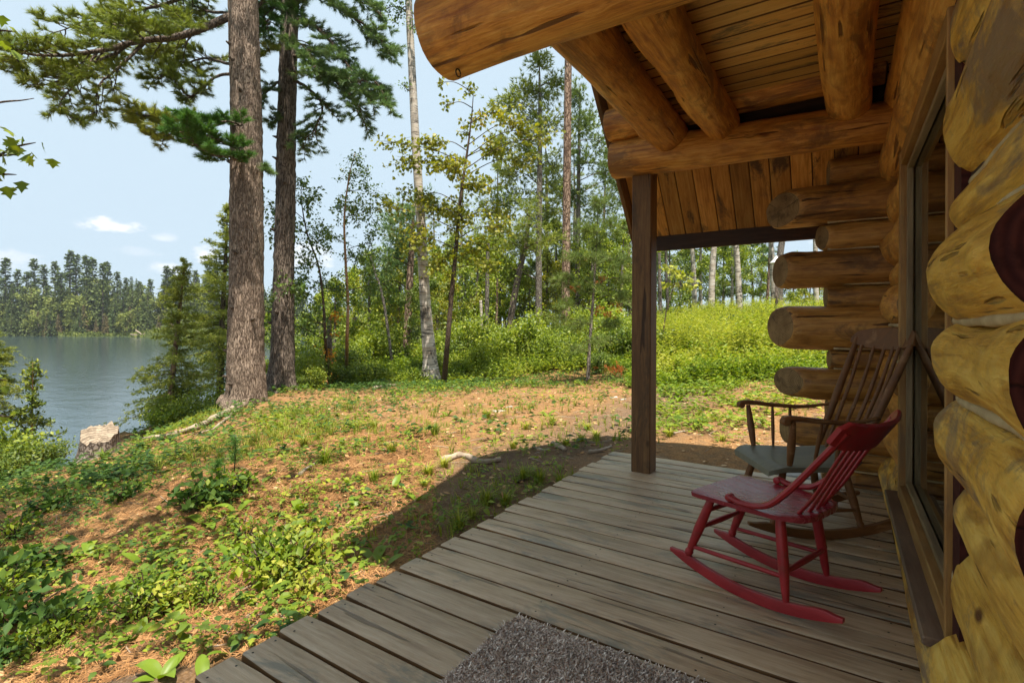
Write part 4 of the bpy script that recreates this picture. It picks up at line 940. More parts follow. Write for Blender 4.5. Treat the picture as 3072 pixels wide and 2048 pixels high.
DENS = 2.6
def cluster_tree(name, tr_pts, tr_rad, clusters, leaf, trunk_mat, leaf_mat, label, cat='tree', group=None, seed=0, twig_mat=None, conifer=None, br=.018, rid=.004, n=20, m=60, fl=None, twigs=6, hang=.15, upbias=.2, spread_t=.5, extra=None):
    """a tree surveyed from the photo: trunk through tr_pts; clusters = [(u, v, t, ru, rv, leaves)] in photo units, hung on limbs that leave the trunk"""
    rg = np.random.default_rng(seed); base = np.array(tr_pts[0]); root = empty(name, base, 0, label, cat, group); twigs = int(twigs * 1.6)
    T = np.array(tr_pts) - base
    trunk_mb(T, tr_rad, n, m, rid, fl, seed).build('trunk', trunk_mat, root)
    tc = curve(T, 40); wd_ = MB(); P, D = [], []; lf = MB(); lp, ld, ln_ = [], [], []
    for (u, v, t, ru, rv, cnt) in clusters:
        c = at(u * 1.3061, v * 1.3061, t) - base; sc = t / FOC * 1.3061; rx, rz = ru * sc, rv * sc
        c = c + np.array([FX, FY, 0]) * rg.normal(0, spread_t * rx)
        hd = np.linalg.norm(tc[:, :2] - c[:2], axis=1); want = c[2] - upbias * hd.min() - .15 * hd.mean(); i = int(np.argmin(np.abs(tc[:, 2] - want)))
        a = tc[i]; mid = (a + c) / 2 + np.array([0, 0, .10 * np.linalg.norm(c - a)]) + rg.normal(0, .04, 3); bp = curve([a, mid, c], 10)
        wd_.tube(bp, np.linspace(br, br * .35, 10), 6, False)
        for k in range(twigs):
            d = rg.normal(0, 1, 3) * np.array([rx, rx, rz]); d = d / max(1e-6, np.linalg.norm(d / np.array([rx, rx, rz]))) * rg.uniform(.5, 1.55)
            e = c + d; s = bp[-1 - rg.integers(0, 4)]; mm = (s + e) / 2 + np.array([0, 0, .05 * rz]); tw = curve([s, mm, e], 7)
            wd_.tube(tw, np.linspace(br * .35, .0025, 7), 4, False); q = max(1, int(cnt * DENS * (1.5 if conifer else 1) / twigs)); tt = unit(np.gradient(tw, axis=0))
            if conifer:
                for z in range(q):
                    f = .2 + .8 * (z + rg.random()) / q; j = min(int(f * 6), 5); p = tw[j] + (tw[j + 1] - tw[j]) * (f * 6 - j)
                    off = rg.normal(0, conifer['scatter'], 3); P.append(p + off); D.append(unit(tt[j] * .8 + unit(off) * .8 + np.array([0, 0, conifer.get('up', .35)])))
            else:
                f = rg.random(q) ** .7; j = np.minimum((f * 6).astype(int), 5); p = tw[j] + (tw[j + 1] - tw[j]) * (f * 6 - j)[:, None] + rg.normal(0, leaf['scatter'], (q, 3))
                lp.append(p); dd = rdir(q, rg) * .8 + tt[j] * .4 + np.array([0, 0, -hang]); ld.append(dd); ln_.append(rdir(q, rg) * .7 + np.array([0, 0, .8]))
    wd_.build('branches', twig_mat or M['twig'], root)
    if conifer: needles(lf, P, D, conifer['n'], conifer['L'], conifer['w'], conifer.get('spread', .8), rg)
    else:
        P = np.concatenate(lp); L = leaf['L'] * rg.uniform(.6, 1.15, len(P)); leaves(lf, P, np.concatenate(ld), np.concatenate(ln_), L, L * leaf['W'], leaf.get('shape', 0), rg)
    cr = lf.build('crown', leaf_mat, root); cr['kind'] = 'stuff' if False else 'thing'
    del cr['kind']
    if extra: extra(root, base, rg)
    return root
def px(pts, t):
    """trunk points given in photo units (x, y[, depth])"""
    return [at(p[0] * 1.3061, p[1] * 1.3061, p[2] if len(p) > 2 else t) for p in pts]
# ------------------------------------------------------------------ the two big white pines at the edge of the knoll
def big_pine(base, pts, rad, limbs, label, bm, nm, seed, fl, top, ncrown=13):
    rg = np.random.default_rng(seed); root = empty('white_pine', base, 0, label, 'pine tree')
    trunk_mb(np.array(pts) - base, rad, 72, 420, .020, fl, seed, .02).build('trunk', bm, root)
    wd_ = MB(); groups = {}
    for (mat, pp, r0, reach, ns, start, dens, droop) in limbs:
        P, D = groups.setdefault(mat, ([], [])); pine_limb(wd_, P, D, np.array(pp) - base, r0, reach, int(ns * 1.25), start, .35, rg, dens * 1.15, droop)
    # crown above the picture
    tc = curve(np.array(pts) - base, 60); P, D = [], []
    for k in range(ncrown):
        h = rg.uniform(top[0], top[1]); i = int(np.argmin(abs(tc[:, 2] - h))); az = k * 2.4 + rg.random(); L = rg.uniform(1.8, 3.2) * (1 - .5 * (h - top[0]) / (top[1] - top[0]))
        dv = np.array([math.cos(az), math.sin(az), 0]); a = tc[i]
        pine_limb(wd_, P, D, [a, a + dv * L * .5 + [0, 0, .12 * L], a + dv * L + [0, 0, .15 * L]], .03, .8, 9, .3, .35, rg, .55, .1)
    wd_.build('branches', M['twig'] if bm is M['bark2'] else M['bark2'], root)
    for k in range(15):
        i = int(rg.uniform(6, 34)); az = rg.uniform(2.6, 6.4); d = np.array([math.cos(az), math.sin(az), .25]); rr_ = np.interp(tc[i][2], [0, 3, 8, 16], [rad[1], rad[2], rad[6], rad[8]])
        MB().tube(np.array([tc[i] + d * rr_ * .8, tc[i] + d * (rr_ + .02), tc[i] + d * (rr_ + rg.uniform(.03, .09))]), [.045, .026, .012], 7).build('branch_stub', M['bark2'], root)
    for mat, (p, d) in groups.items():
        mb = MB(); needles(mb, p, d, 24, .12, .0085, .9, rg); mb.build('needles', M[mat], root)
    mb = MB(); needles(mb, P, D, 9, .19, .02, .9, rg); mb.build('needles', M[nm], root)
    return root
def A(u, v, t): return at(u * 1.3061, v * 1.3061, t)
b1 = PINE1.copy(); b1[2] = gz(b1[0], b1[1]) - .12
tp = [b1] + px([(566, 905), (565, 800), (566, 640), (565, 430), (563, 250), (556, 40), (553, -160)], 9.5); top1 = tp[-1].copy()
tp += [top1 + np.array([.05, .02, 3.0]), top1 + np.array([.1, 0, 6.5]), top1 + np.array([.1, .1, 9.0])]
r1 = [.40, .345, .315, .298, .280, .268, .255, .245, .20, .10, .03]
limbs1 = [
 ('pine', [A(535, 40, 9.45), A(430, 82, 9.1), A(330, 100, 8.8), A(220, 125, 8.4), A(110, 135, 8.1), A(18, 120, 7.9)], .075, .95, 42, .16, 1.25, .22),
 ('pine', [A(330, 100, 8.8), A(270, 160, 8.6), A(225, 205, 8.5), A(215, 275, 8.45)], .03, .55, 14, .3, .9, .35),
 ('pine', [A(220, 125, 8.4), A(180, 190, 8.25), A(140, 240, 8.2), A(160, 285, 8.1)], .022, .42, 12, .25, .8, .3),
 ('pine', [A(300, 105, 8.75), A(200, 155, 8.6), A(110, 190, 8.5), A(60, 175, 8.4)], .026, .5, 16, .3, 1.0, .22),
 ('pine', [A(400, 85, 9.0), A(300, 70, 9.0), A(200, 60, 9.1), A(95, 95, 9.1)], .03, .6, 18, .2, 1.1, .1),
 ('pine', [A(532, -40, 9.5), A(430, -10, 9.5), A(330, 20, 9.6), A(225, 40, 9.7)], .055, .8, 26, .15, 1.15, .12),
 ('pinedark', [A(530, 35, 9.6), A(450, 28, 9.9), A(380, 55, 10.2), A(400, 90, 10.4)], .03, .6, 14, .2, 1.0, .2),
 ('pine', [A(530, 172, 9.5), A(490, 178, 9.4), A(430, 215, 9.2), A(385, 165, 9.1), A(345, 185, 9.0)], .032, .55, 22, .25, 1.1, .05),
 ('pine', [A(530, 150, 9.6), A(470, 140, 9.9), A(420, 150, 10.1), A(370, 140, 10.2)], .03, .55, 18, .2, 1.1, .05),
 ('pine', [A(532, 270, 9.45), A(490, 290, 9.2), A(430, 298, 9.0), A(350, 275, 8.8), A(285, 265, 8.7)], .034, .6, 24, .3, 1.2, .1),
 ('pine', [A(430, 298, 9.0), A(400, 310, 8.9), A(360, 318, 8.8), A(330, 300, 8.8)], .02, .4, 12, .2, 1.2, .1),
 ('pinegreen', [A(560, 350, 9.2), A(500, 325, 8.7), A(440, 300, 8.4), A(390, 295, 8.2)], .03, .45, 20, .10, 1.6, .05),
 ('pinegreen', [A(560, 375, 9.2), A(520, 365, 8.8), A(470, 352, 8.6), A(420, 330, 8.4)], .028, .42, 18, .05, 1.6, .05),
 ('pinegreen', [A(555, 290, 9.15), A(520, 285, 8.9), A(470, 280, 8.7), A(420, 275, 8.6)], .025, .35, 14, .05, 1.5, .05),
 ('pinedark', [A(585, 385, 9.6), A(605, 390, 9.5), A(618, 402, 9.4)], .012, .2, 6, .2, 1.0, .1),
 ('pinedark', [A(560, 40, 9.8), A(620, -5, 10.0), A(660, 10, 10.3)], .04, .6, 14, .2, 1.0, .1),
]
big_pine(b1, tp, r1, limbs1, 'thick straight white pine with rough bark at the edge of the knoll above the lake', M['bark'], 'pine', 3, [(-2.7, .09, .35), (.6, .10, .3), (-.9, .10, .3), (2.0, .10, .25), (3.6, .06, .28)], (8.0, 16.0))
b2 = PINE2.copy(); b2[2] = gz(b2[0], b2[1]) - .12
tp = [b2] + px([(648, 880), (650, 780), (651, 640), (655, 450), (656, 300), (660, 130), (664, -40), (668, -150)], 11.0); top2 = tp[-1].copy()
tp += [top2 + np.array([.1, 0, 3.0]), top2 + np.array([.1, 0, 6.0]), top2 + np.array([.1, .1, 8.0])]
r2 = [.34, .265, .235, .215, .20, .19, .185, .18, .17, .13, .07, .02]
limbs2 = [
 ('pinedark', [A(660, 60, 11), A(700, 50, 10.8), A(760, 100, 10.5), A(810, 170, 10.3), A(850, 230, 10.2)], .05, .8, 26, .2, 1.15, .25),
 ('pinedark', [A(660, 130, 11), A(720, 140, 10.7), A(790, 190, 10.5), A(860, 190, 10.3), A(905, 255, 10.2)], .045, .7, 26, .2, 1.2, .2),
 ('pinedark', [A(660, 20, 11), A(720, -10, 10.7), A(790, 30, 10.5), A(860, 75, 10.4), A(885, 110, 10.4)], .045, .8, 26, .15, 1.2, .2),
 ('pinedark', [A(665, -60, 11), A(740, -70, 10.8), A(820, -20, 10.6), A(880, 30, 10.5)], .045, .8, 24, .15, 1.1, .2),
 ('pinedark', [A(658, 180, 11), A(700, 200, 10.8), A(740, 240, 10.6), A(720, 300, 10.6), A(690, 325, 10.6)], .04, .6, 22, .3, 1.1, .3),
 ('pinedark', [A(658, 170, 11), A(730, 180, 10.6), A(800, 220, 10.4), A(830, 285, 10.3)], .04, .6, 22, .3, 1.1, .3),
 ('pinedark', [A(657, 180, 11), A(625, 200, 10.9), A(600, 225, 10.8), A(575, 262, 10.7)], .04, .5, 14, .35, .9, .2),
 ('pine', [A(657, 100, 11), A(620, 110, 10.7), A(600, 130, 10.6), A(560, 150, 10.6)], .03, .5, 14, .2, 1.0, .2),
 ('pinedark', [A(658, 60, 11), A(620, 50, 11.2), A(600, 70, 11.3), A(560, 60, 11.4)], .03, .6, 16, .2, 1.1, .2),
 ('pinegreen', [A(664, 0, 10.9), A(640, 10, 10.4), A(620, 40, 10.2), A(610, 80, 10.1)], .03, .5, 16, .2, 1.2, .2),
 ('pinedark', [A(660, 90, 10.8), A(690, 100, 10.2), A(710, 130, 9.9), A(730, 170, 9.8)], .03, .55, 18, .2, 1.2, .2),
 ('pinedark', [A(657, 230, 11), A(630, 260, 10.9), A(612, 285, 10.8)], .02, .3, 9, .3, .9, .3),
]
big_pine(b2, tp, r2, limbs2, 'slimmer dark white pine just behind the thick pine with drooping blue green boughs', M['bark2'], 'pinedark', 4, [(-2.2, .14, .3), (.4, .16, .3), (-.8, .16, .3), (1.8, .1, .3)], (8.5, 15.5))
# exposed roots running from the thick pine towards the stump
for k, (pp, r, lb) in enumerate((([(562, 938), (510, 960), (470, 982), (420, 1000), (375, 1012), (330, 1018)], .06, 'long pale exposed root running downhill from the thick pine to the stump'), ([(540, 950), (500, 985), (450, 1006)], .03, 'short exposed root beside the long one below the thick pine'))):
    g = np.array([ground(a * 1.3061, b * 1.3061) for a, b in pp]); c = curve(g, 24); c[:, 2] = land(c[:, 0], c[:, 1]) + r * .75
    o = MB().tube(c - c[0], np.linspace(r, r * .35, 24) * (1 + .2 * np.sin(np.arange(24) * 1.3)), 9).build('tree_root', M['drift'], None, True, c[0]); tag(o, lb, 'root')

# ------------------------------------------------------------------ paper birch, saplings and slender trunks in the middle distance
PINEC = dict(n=9, L=.13, w=.012, scatter=.06, spread=.9)
bb = ground(1293, 1150)
def tk(base, pts, t):
    return [base - np.array([0, 0, .1])] + px(pts, t)
tB = float(FX * bb[0] + FY * bb[1])
bt = tk(bb, [(988, 830), (980, 740), (973, 640), (966, 520), (960, 430), (953, 330), (947, 220), (941, 110), (935, 0), (929, -110), (925, -230)], tB)
cluster_tree('paper_birch', bt, [.30, .185, .15, .135, .125, .115, .108, .10, .095, .09, .075, .05], [(915, 30, tB, 22, 40, 90), (940, -60, tB, 60, 50, 260), (900, -120, tB, 90, 60, 400), (980, -150, tB, 90, 60, 400), (925, 195, tB - .2, 16, 10, 22), (955, 60, tB - .3, 12, 25, 30), (945, -220, tB, 90, 60, 400), (880, 15, tB, 14, 14, 20)],
    dict(L=.075, W=.7, scatter=.06, shape=0), M['birch'], M['aspen'], 'tall leaning white paper birch with dark patched base among the green saplings', seed=21, rid=.006, n=40, m=160, fl=[(2.9, .22, .22), (-.3, .12, .25), (1.2, .1, .2)])
mb_ = ground(1332, 1150); tM = 12.2
cluster_tree('maple_sapling', tk(mb_, [(1027, 800), (1036, 690), (1046, 580), (1054, 480), (1064, 400), (1074, 330), (1081, 270), (1085, 215)], tM), [.075, .062, .055, .048, .042, .034, .026, .017, .008],
  [(1078, 212, tM, 14, 10, 18), (905, 335, tM, 36, 14, 50), (935, 372, tM, 46, 18, 70), (985, 335, tM, 44, 18, 80), (1012, 372, tM, 46, 20, 90), (1052, 402, tM, 46, 24, 110), (1100, 268, tM, 32, 14, 34), (1152, 250, tM, 40, 16, 60), (1180, 288, tM, 50, 18, 90), (1228, 300, tM, 40, 16, 60), (1262, 322, tM, 26, 14, 36), (1148, 340, tM, 56, 22, 100), (1212, 362, tM, 44, 16, 70),
   (1100, 430, tM, 56, 30, 130), (945, 440, tM, 46, 24, 90), (1000, 470, tM, 56, 30, 130), (1060, 500, tM, 56, 32, 140), (898, 480, tM, 36, 22, 50), (1130, 480, tM, 52, 22, 90), (955, 545, tM, 56, 32, 110), (1085, 570, tM, 56, 30, 110), (1150, 520, tM, 52, 20, 80), (1120, 605, tM, 46, 30, 90), (1000, 605, tM, 56, 34, 120), (1065, 300, tM, 18, 14, 24), (1010, 190, tM, 10, 9, 12), (1020, 240, tM, 12, 10, 14)],
  dict(L=.092, W=.95, scatter=.08, shape=2), M['twig'], M['maple'], 'spreading maple sapling with yellow green lobed leaves beside the white birch', seed=22, br=.013, twigs=7, hang=.55)
a0 = ground(1040, 1130); tA = 12.4
cluster_tree('birch_sapling', tk(a0, [(797, 790), (799, 700), (793, 600), (790, 500), (800, 410), (814, 352)], tA), [.05, .042, .036, .030, .024, .016, .006],
  [(815, 365, tA, 36, 26, 60), (790, 400, tA, 46, 34, 100), (848, 430, tA, 44, 36, 100), (765, 470, tA, 46, 34, 110), (820, 500, tA, 56, 40, 150), (800, 585, tA, 60, 44, 160), (850, 560, tA, 42, 44, 130), (755, 545, tA, 46, 44, 120), (775, 670, tA, 60, 46, 150), (845, 655, tA, 50, 46, 130), (860, 480, tA, 34, 34, 70)],
  dict(L=.075, W=.72, scatter=.05, shape=0), M['peel'], M['aspen'], 'young birch sapling with peeling orange bark right of the dark pine', seed=23, br=.010, twigs=7, hang=.35)
a1 = ground(985, 1140); tA2 = 11.6
cluster_tree('aspen_sapling', tk(a1, [(748, 790), (742, 690), (730, 610), (705, 540), (692, 470), (690, 425)], tA2), [.04, .034, .028, .022, .018, .012, .005],
  [(692, 425, tA2, 36, 26, 70), (652, 455, tA2, 40, 34, 90), (715, 470, tA2, 40, 30, 90), (668, 520, tA2, 50, 40, 130), (735, 555, tA2, 52, 44, 130), (632, 560, tA2, 40, 40, 90), (690, 600, tA2, 52, 44, 140), (640, 650, tA2, 44, 50, 130), (705, 670, tA2, 56, 46, 140), (625, 480, tA2, 24, 34, 60), (660, 730, tA2, 44, 40, 110), (615, 745, tA2, 22, 44, 70), (725, 745, tA2, 56, 46, 130)],
  dict(L=.078, W=.75, scatter=.05, shape=0), M['twig'], M['aspen'], 'leafy aspen sapling leaning across the dark pine trunk', seed=24, br=.010, twigs=7, hang=.35)
def conif(nm, base, pts, t, rad, cl, lab, mat, bmat, seed, cf=PINEC, extra=None, br=.025):
    return cluster_tree(nm, tk(base, pts, t), rad, cl, None, bmat, mat, lab, cat='pine tree', seed=seed, conifer=cf, br=br, n=20, m=60, rid=.006, twigs=7, upbias=.1, extra=extra)
t5 = 21.0; b5 = at(1237 * 1.3061, 985, t5); b5[2] = gz(b5[0], b5[1])
conif('white_pine', b5, [(1237, 700), (1237, 550), (1238, 400), (1238, 260), (1236, 135)], t5, [.17, .14, .13, .11, .08, .02],
  [(x, y, t5 + dz, a, b, 42) for x, y, a, b, dz in ((1235, 150, 22, 22, 0), (1190, 198, 40, 20, 0), (1242, 215, 46, 26, 0), (1272, 200, 18, 20, 1), (1160, 240, 26, 18, 0), (1210, 268, 56, 24, 1), (1252, 300, 44, 30, .5), (1190, 330, 46, 24, 0), (1142, 330, 22, 16, 0), (1220, 380, 56, 30, .8), (1160, 400, 46, 24, 0), (1255, 420, 46, 34, 1), (1180, 460, 62, 28, .5), (1240, 500, 56, 34, 1), (1130, 470, 36, 24, 1), (1150, 540, 66, 34, 0), (1222, 570, 56, 34, 1.2), (1100, 560, 46, 28, 1), (1180, 620, 56, 26, 1.2), (1080, 610, 40, 26, 1.5), (1275, 380, 26, 40, 1.5), (1270, 480, 30, 40, 1.6))],
  'dense dark green white pine in the woods left of the bare red pine trunk', M['pine'], M['barkgrey'], 31, dict(n=10, L=.22, w=.030, scatter=.18, spread=1.0))
t6 = 20.0; b6 = at(1298 * 1.3061, 970, t6); b6[2] = gz(b6[0], b6[1])
cluster_tree('red_pine', tk(b6, [(1299, 650), (1300, 500), (1301, 350), (1302, 200), (1303, 60), (1304, -100), (1305, -260)], t6), [.2, .17, .16, .155, .15, .14, .12, .1, .05], [(1300, -160, t6, 120, 40, 160), (1340, -230, t6, 100, 40, 160), (1270, -240, t6, 100, 40, 160), (1305, -300, t6, 80, 40, 160)], None, M['barkred'], M['pine'],
  'tall bare trunked red pine standing clear of the woods just left of the porch roof', cat='pine tree', seed=32, conifer=dict(n=10, L=.24, w=.022, scatter=.16, spread=1.0), br=.03, n=28, m=120, rid=.008)
t7 = 24.0; b7 = at(1326 * 1.3061, 985, t7); b7[2] = gz(b7[0], b7[1])
conif('white_pine', b7, [(1326, 650), (1327, 500), (1328, 350), (1330, 195)], t7, [.15, .13, .11, .08, .02],
  [(x, y, t7 + dz, a, b, 44) for x, y, a, b, dz in ((1330, 215, 26, 30, 0), (1358, 262, 46, 30, 0), (1318, 305, 36, 34, 0), (1380, 330, 40, 34, 1), (1345, 385, 56, 30, 0), (1402, 400, 36, 34, 1), (1330, 445, 46, 34, 0), (1400, 470, 46, 34, 1), (1350, 520, 56, 34, 0), (1425, 540, 28, 44, 1), (1300, 560, 36, 34, 0), (1390, 590, 46, 34, 1), (1340, 600, 46, 30, 0), (1440, 430, 30, 40, 2), (1290, 440, 24, 30, .5))],
  'pale green white pine behind the red pine trunk beside the porch roof', M['pinelight'], M['barkgrey'], 33, dict(n=10, L=.24, w=.030, scatter=.19, spread=1.0))
t8 = 18.0; b8 = at(935 * 1.3061, 1095, t8); b8[2] = gz(b8[0], b8[1])
conif('white_pine', b8, [(936, 760), (940, 660), (945, 560), (950, 470)], t8, [.16, .135, .125, .10, .03],
  [(x, y, t8 + dz, a, b, 44) for x, y, a, b, dz in ((905, 545, 46, 34, 0), (932, 500, 40, 30, 0), (884, 600, 40, 34, 0), (940, 620, 36, 30, .8), (870, 650, 36, 30, .5), (955, 560, 36, 36, 1), (965, 465, 26, 30, 1), (905, 690, 44, 26, 1), (895, 510, 30, 24, .5))],
  'dark pine with pinkish scaly trunk left of the white birch', M['pinedark'], M['barkred'], 34, dict(n=10, L=.2, w=.02, scatter=.14, spread=1.0))
t9 = 19.0; b9 = at(1165 * 1.3061, 1000, t9); b9[2] = gz(b9[0], b9[1])
conif('leaning_pine', b9, [(1172, 740), (1183, 670), (1198, 600), (1206, 560), (1215, 500)], t9, [.15, .13, .12, .11, .10, .05],
  [(x, y, t9, a, b, 40) for x, y, a, b in ((1215, 520, 46, 24), (1175, 560, 46, 24), (1240, 560, 46, 30), (1205, 480, 40, 26))], 'dark leaning trunk of a pine in the shaded woods right of the maple sapling', M['pine'], M['bark2'], 35, dict(n=9, L=.2, w=.02, scatter=.14, spread=1.0))
# young pine with rusty dead twigs, growing alone in front of the woods
by = ground(1763, 1150); tY = float(FX * by[0] + FY * by[1])
def dead(root, base, rg):
    P, D, w = [], [], MB()
    for (u, v, ru, rv, n) in ((1382, 640, 12, 10, 14), (1342, 592, 10, 8, 10), (1372, 705, 14, 8, 10), (1398, 718, 20, 7, 20), (1415, 700, 14, 6, 8), (1410, 842, 22, 7, 20), (1320, 662, 10, 8, 10), (1425, 850, 12, 8, 14)):
        c = A(u, v, tY) - base; s = tY / FOC * 1.3061
        w.tube(np.array([[0 + (c[0]) * .1, c[1] * .1, c[2] + .02], c * [.6, .6, 1] + [0, 0, .02], c]), [.007, .005, .003], 5, False)
        for k in range(n): P.append(c + rg.normal(0, 1, 3) * np.array([ru, ru, rv]) * s * .6); D.append(unit(rg.normal(0, .6, 3) + np.array([.3, 0, -.3])))
    mb = MB(); needles(mb, P, D, 10, .11, .008, .8, rg); mb.build('dead_needles', M['rusty'], root)['label'] = 'rusty red dead needles'
cy = [(1375, 470, 22, 26, 26), (1345, 530, 36, 16, 30), (1408, 520, 36, 18, 30), (1330, 590, 46, 16, 36), (1415, 600, 38, 20, 34), (1300, 640, 36, 14, 30), (1345, 660, 46, 14, 34), (1425, 680, 24, 18, 26), (1290, 700, 36, 14, 26), (1400, 742, 36, 14, 28), (1330, 742, 46, 14, 30), (1372, 780, 36, 12, 22), (1372, 560, 20, 26, 24), (1370, 640, 26, 20, 22), (1270, 730, 30, 10, 16), (1310, 800, 30, 10, 14), (1445, 640, 20, 14, 18)]
conif('young_pine', by, [(1353, 820), (1358, 740), (1364, 650), (1369, 560), (1374, 455)], tY, [.045, .038, .034, .028, .02, .006], [(a, b, tY, c, d, e) for a, b, c, d, e in cy], 'thin airy young pine with rusty dead twigs standing alone left of the porch post', M['pinelight'], M['barkgrey'], 36, dict(n=16, L=.13, w=.006, scatter=.05, spread=.95), dead, .009)
# slender trunks deep in the woods
for k, (pts, t, r, mat, lb) in enumerate((
   ([(1106, 830), (1106, 760), (1104, 690)], 17.5, .06, 'birch', 'short pale birch trunk deep in the woods between the maple and the leaning pine'),
   ([(1118, 830), (1118, 740), (1119, 640), (1120, 560)], 18, .075, 'barkgrey', 'slender grey brown trunk beside the short pale birch trunk'),
   ([(1141, 800), (1141, 720), (1142, 640)], 19, .045, 'barkred', 'thin reddish trunk between the grey trunk and the leaning pine'),
   ([(905, 760), (880, 690), (862, 630), (850, 590)], 16, .04, 'barkgrey', 'bare grey leaning pole left of the pinkish pine trunk'),
   ([(758, 900), (757, 800), (756, 730)], 13.2, .07, 'bark2', 'dark broken trunk behind the aspen sapling'))):
    P = px(pts, t); P[0][2] = min(P[0][2], gz(P[0][0], P[0][1]) - .05); root = empty('slender_tree', P[0], 0, lb, 'tree')
    trunk_mb(np.array(P) - P[0], [r * 1.15, r, r * .8], 16, 40, .004, None, 60 + k).build('trunk', M[mat], root)
    if k in (0, 1, 2):
        rg = np.random.default_rng(k); mb = MB(); n = 320; c = np.array(P[-1]) - P[0] + [0, 0, .6]; pp = c + rg.normal(0, 1, (n, 3)) * [.7, .7, .7]
        leaves(mb, pp, rdir(n, rg), rdir(n, rg) + [0, 0, .6], .09, .06, 0, rg); mb.build('crown', M['bush'], root)

# ------------------------------------------------------------------ spruces, cedar, stump by the water
def spruce(name, base, top, width, nwh, mat, bmat, label, seed, dens=1.0, droop=.25, cat='spruce tree', nl=.07, nw=.012, gap=.1, group=None):
    rg = np.random.default_rng(seed); root = empty(name, base, 0, label, cat, group); H = np.array(top) - base; h = np.linalg.norm(H)
    trunk_mb([np.zeros(3), H * .4 + rg.normal(0, .02, 3) * [1, 1, 0], H * .75, H], [.016 * h + .01, .012 * h + .008, .007 * h + .005, .004], 14, 50, .003, None, seed).build('trunk', bmat, root)
    w = MB(); P, D = [], []
    for k in range(nwh):
        s = gap + (1 - gap) * (k + rg.random() * .6) / nwh; p = H * s; L = width * (1 - s) ** .8 * rg.uniform(.65, 1.15) + .06
        for q in range(rg.integers(3, 6)):
            az = rg.random() * 6.283; d = np.array([math.cos(az), math.sin(az), 0]); LL = L * rg.uniform(.6, 1.1); f = np.linspace(0, 1, 7)[:, None]
            up = .35 * (s - .35)
            b = p + d * LL * f + np.array([0, 0, 1]) * LL * (up * f - droop * f ** 2 * (1.1 - s) + .14 * np.clip(f - .6, 0, 1)); w.tube(b, np.linspace(.004 + .008 * LL, .002, 7), 4, False)
            nt = int((7 + 36 * LL) * dens); tb = unit(np.gradient(b, axis=0))
            u = rg.random(nt) ** .75; j = np.minimum((u * 6).astype(int), 5); c = b[j] + (b[j + 1] - b[j]) * (u * 6 - j)[:, None]
            sd = np.cross(tb[j], [0, 0, 1.0]) * rg.choice([-1, 1], nt)[:, None]; dd = unit(tb[j] * .7 + sd * rg.uniform(.2, 1.1, (nt, 1)) + np.array([0, 0, -.15]) + rg.normal(0, .15, (nt, 3)))
            off = rg.random((nt, 1)) * np.minimum(.34, .48 * LL) * (1 - .5 * u[:, None]); P.append(c + dd * off + rg.normal(0, .03, (nt, 3))); D.append(dd + rg.normal(0, .35, dd.shape))
    w.build('branches', M['twig'], root); mb = MB(); needles(mb, np.concatenate(P), np.concatenate(D), 9, nl, nw, 1.0, rg); mb.build('crown', mat, root); return root
def pbase(u, v, t, sink=.05):
    p = A(u, v, t); z = gz(p[0], p[1]); p[2] = min(p[2], z - sink) if z > ZW else p[2]; return p
spruce('spruce_tree', A(386, 985, 11.6), A(424, 597, 11.6), 1.05, 38, M['spruce'], M['barkred'], 'young olive green spruce at the water edge left of the thick pine', 41, 1.25)
spruce('spruce_tree', A(505, 930, 13.5), A(522, 470, 13.5), 1.25, 56, M['spruce'], M['bark2'], 'taller spruce half hidden behind the thick pine trunk', 42, 1.5, .2)
spruce('spruce_tree', A(-40, 980, 9.0), A(-25, 760, 9.0), .75, 24, M['spruce'], M['bark2'], 'dark spruce reaching into view at the left edge above the lake', 47, 1.4)
# cedar sapling
def cedar(name, base, top, width, n, label, seed):
    rg = np.random.default_rng(seed); root = empty(name, base, 0, label, 'cedar tree'); H = np.array(top) - base; h = np.linalg.norm(H)
    trunk_mb([np.zeros(3), H * .5, H], [.030, .02, .005], 12, 30, .002, None, seed).build('trunk', M['peel'], root); w = MB(); lp, ld, ln = [], [], []
    for k in range(n):
        s = .12 + .88 * (k + rg.random()) / n; p = H * s; L = width * (1.02 - s) ** .65 * rg.uniform(.5, 1.1); az = rg.random() * 6.283; d = np.array([math.cos(az), math.sin(az), .25]); f = np.linspace(0, 1, 6)[:, None]
        b = p + d * L * f + np.array([0, 0, -.25 * L]) * f ** 2 + np.array([0, 0, .35 * L]) * np.clip(f - .6, 0, 1); w.tube(b, np.linspace(.007, .002, 6), 4, False)
        q = int(16 + 40 * L); u = .2 + .8 * rg.random(q); j = np.minimum((u * 5).astype(int), 4); c = b[j] + (b[j + 1] - b[j]) * (u * 5 - j)[:, None]
        lp.append(c + rg.normal(0, .035, (q, 3))); ld.append(d * .5 + rg.normal(0, .55, (q, 3)) + [0, 0, .3]); ln.append(rdir(q, rg))
    w.build('branches', M['twig'], root); mb = MB(); lp = np.concatenate(lp); L = rg.uniform(.05, .10, len(lp)); leaves(mb, lp, np.concatenate(ld), np.concatenate(ln), L, L * .42, 1, rg); mb.build('crown', M['cedar'], root)
cedar('cedar_sapling', A(72, 1140, 9.4), A(76, 838, 9.4), .62, 64, 'feathery yellow green cedar sapling above the lake left of the stump', 44)
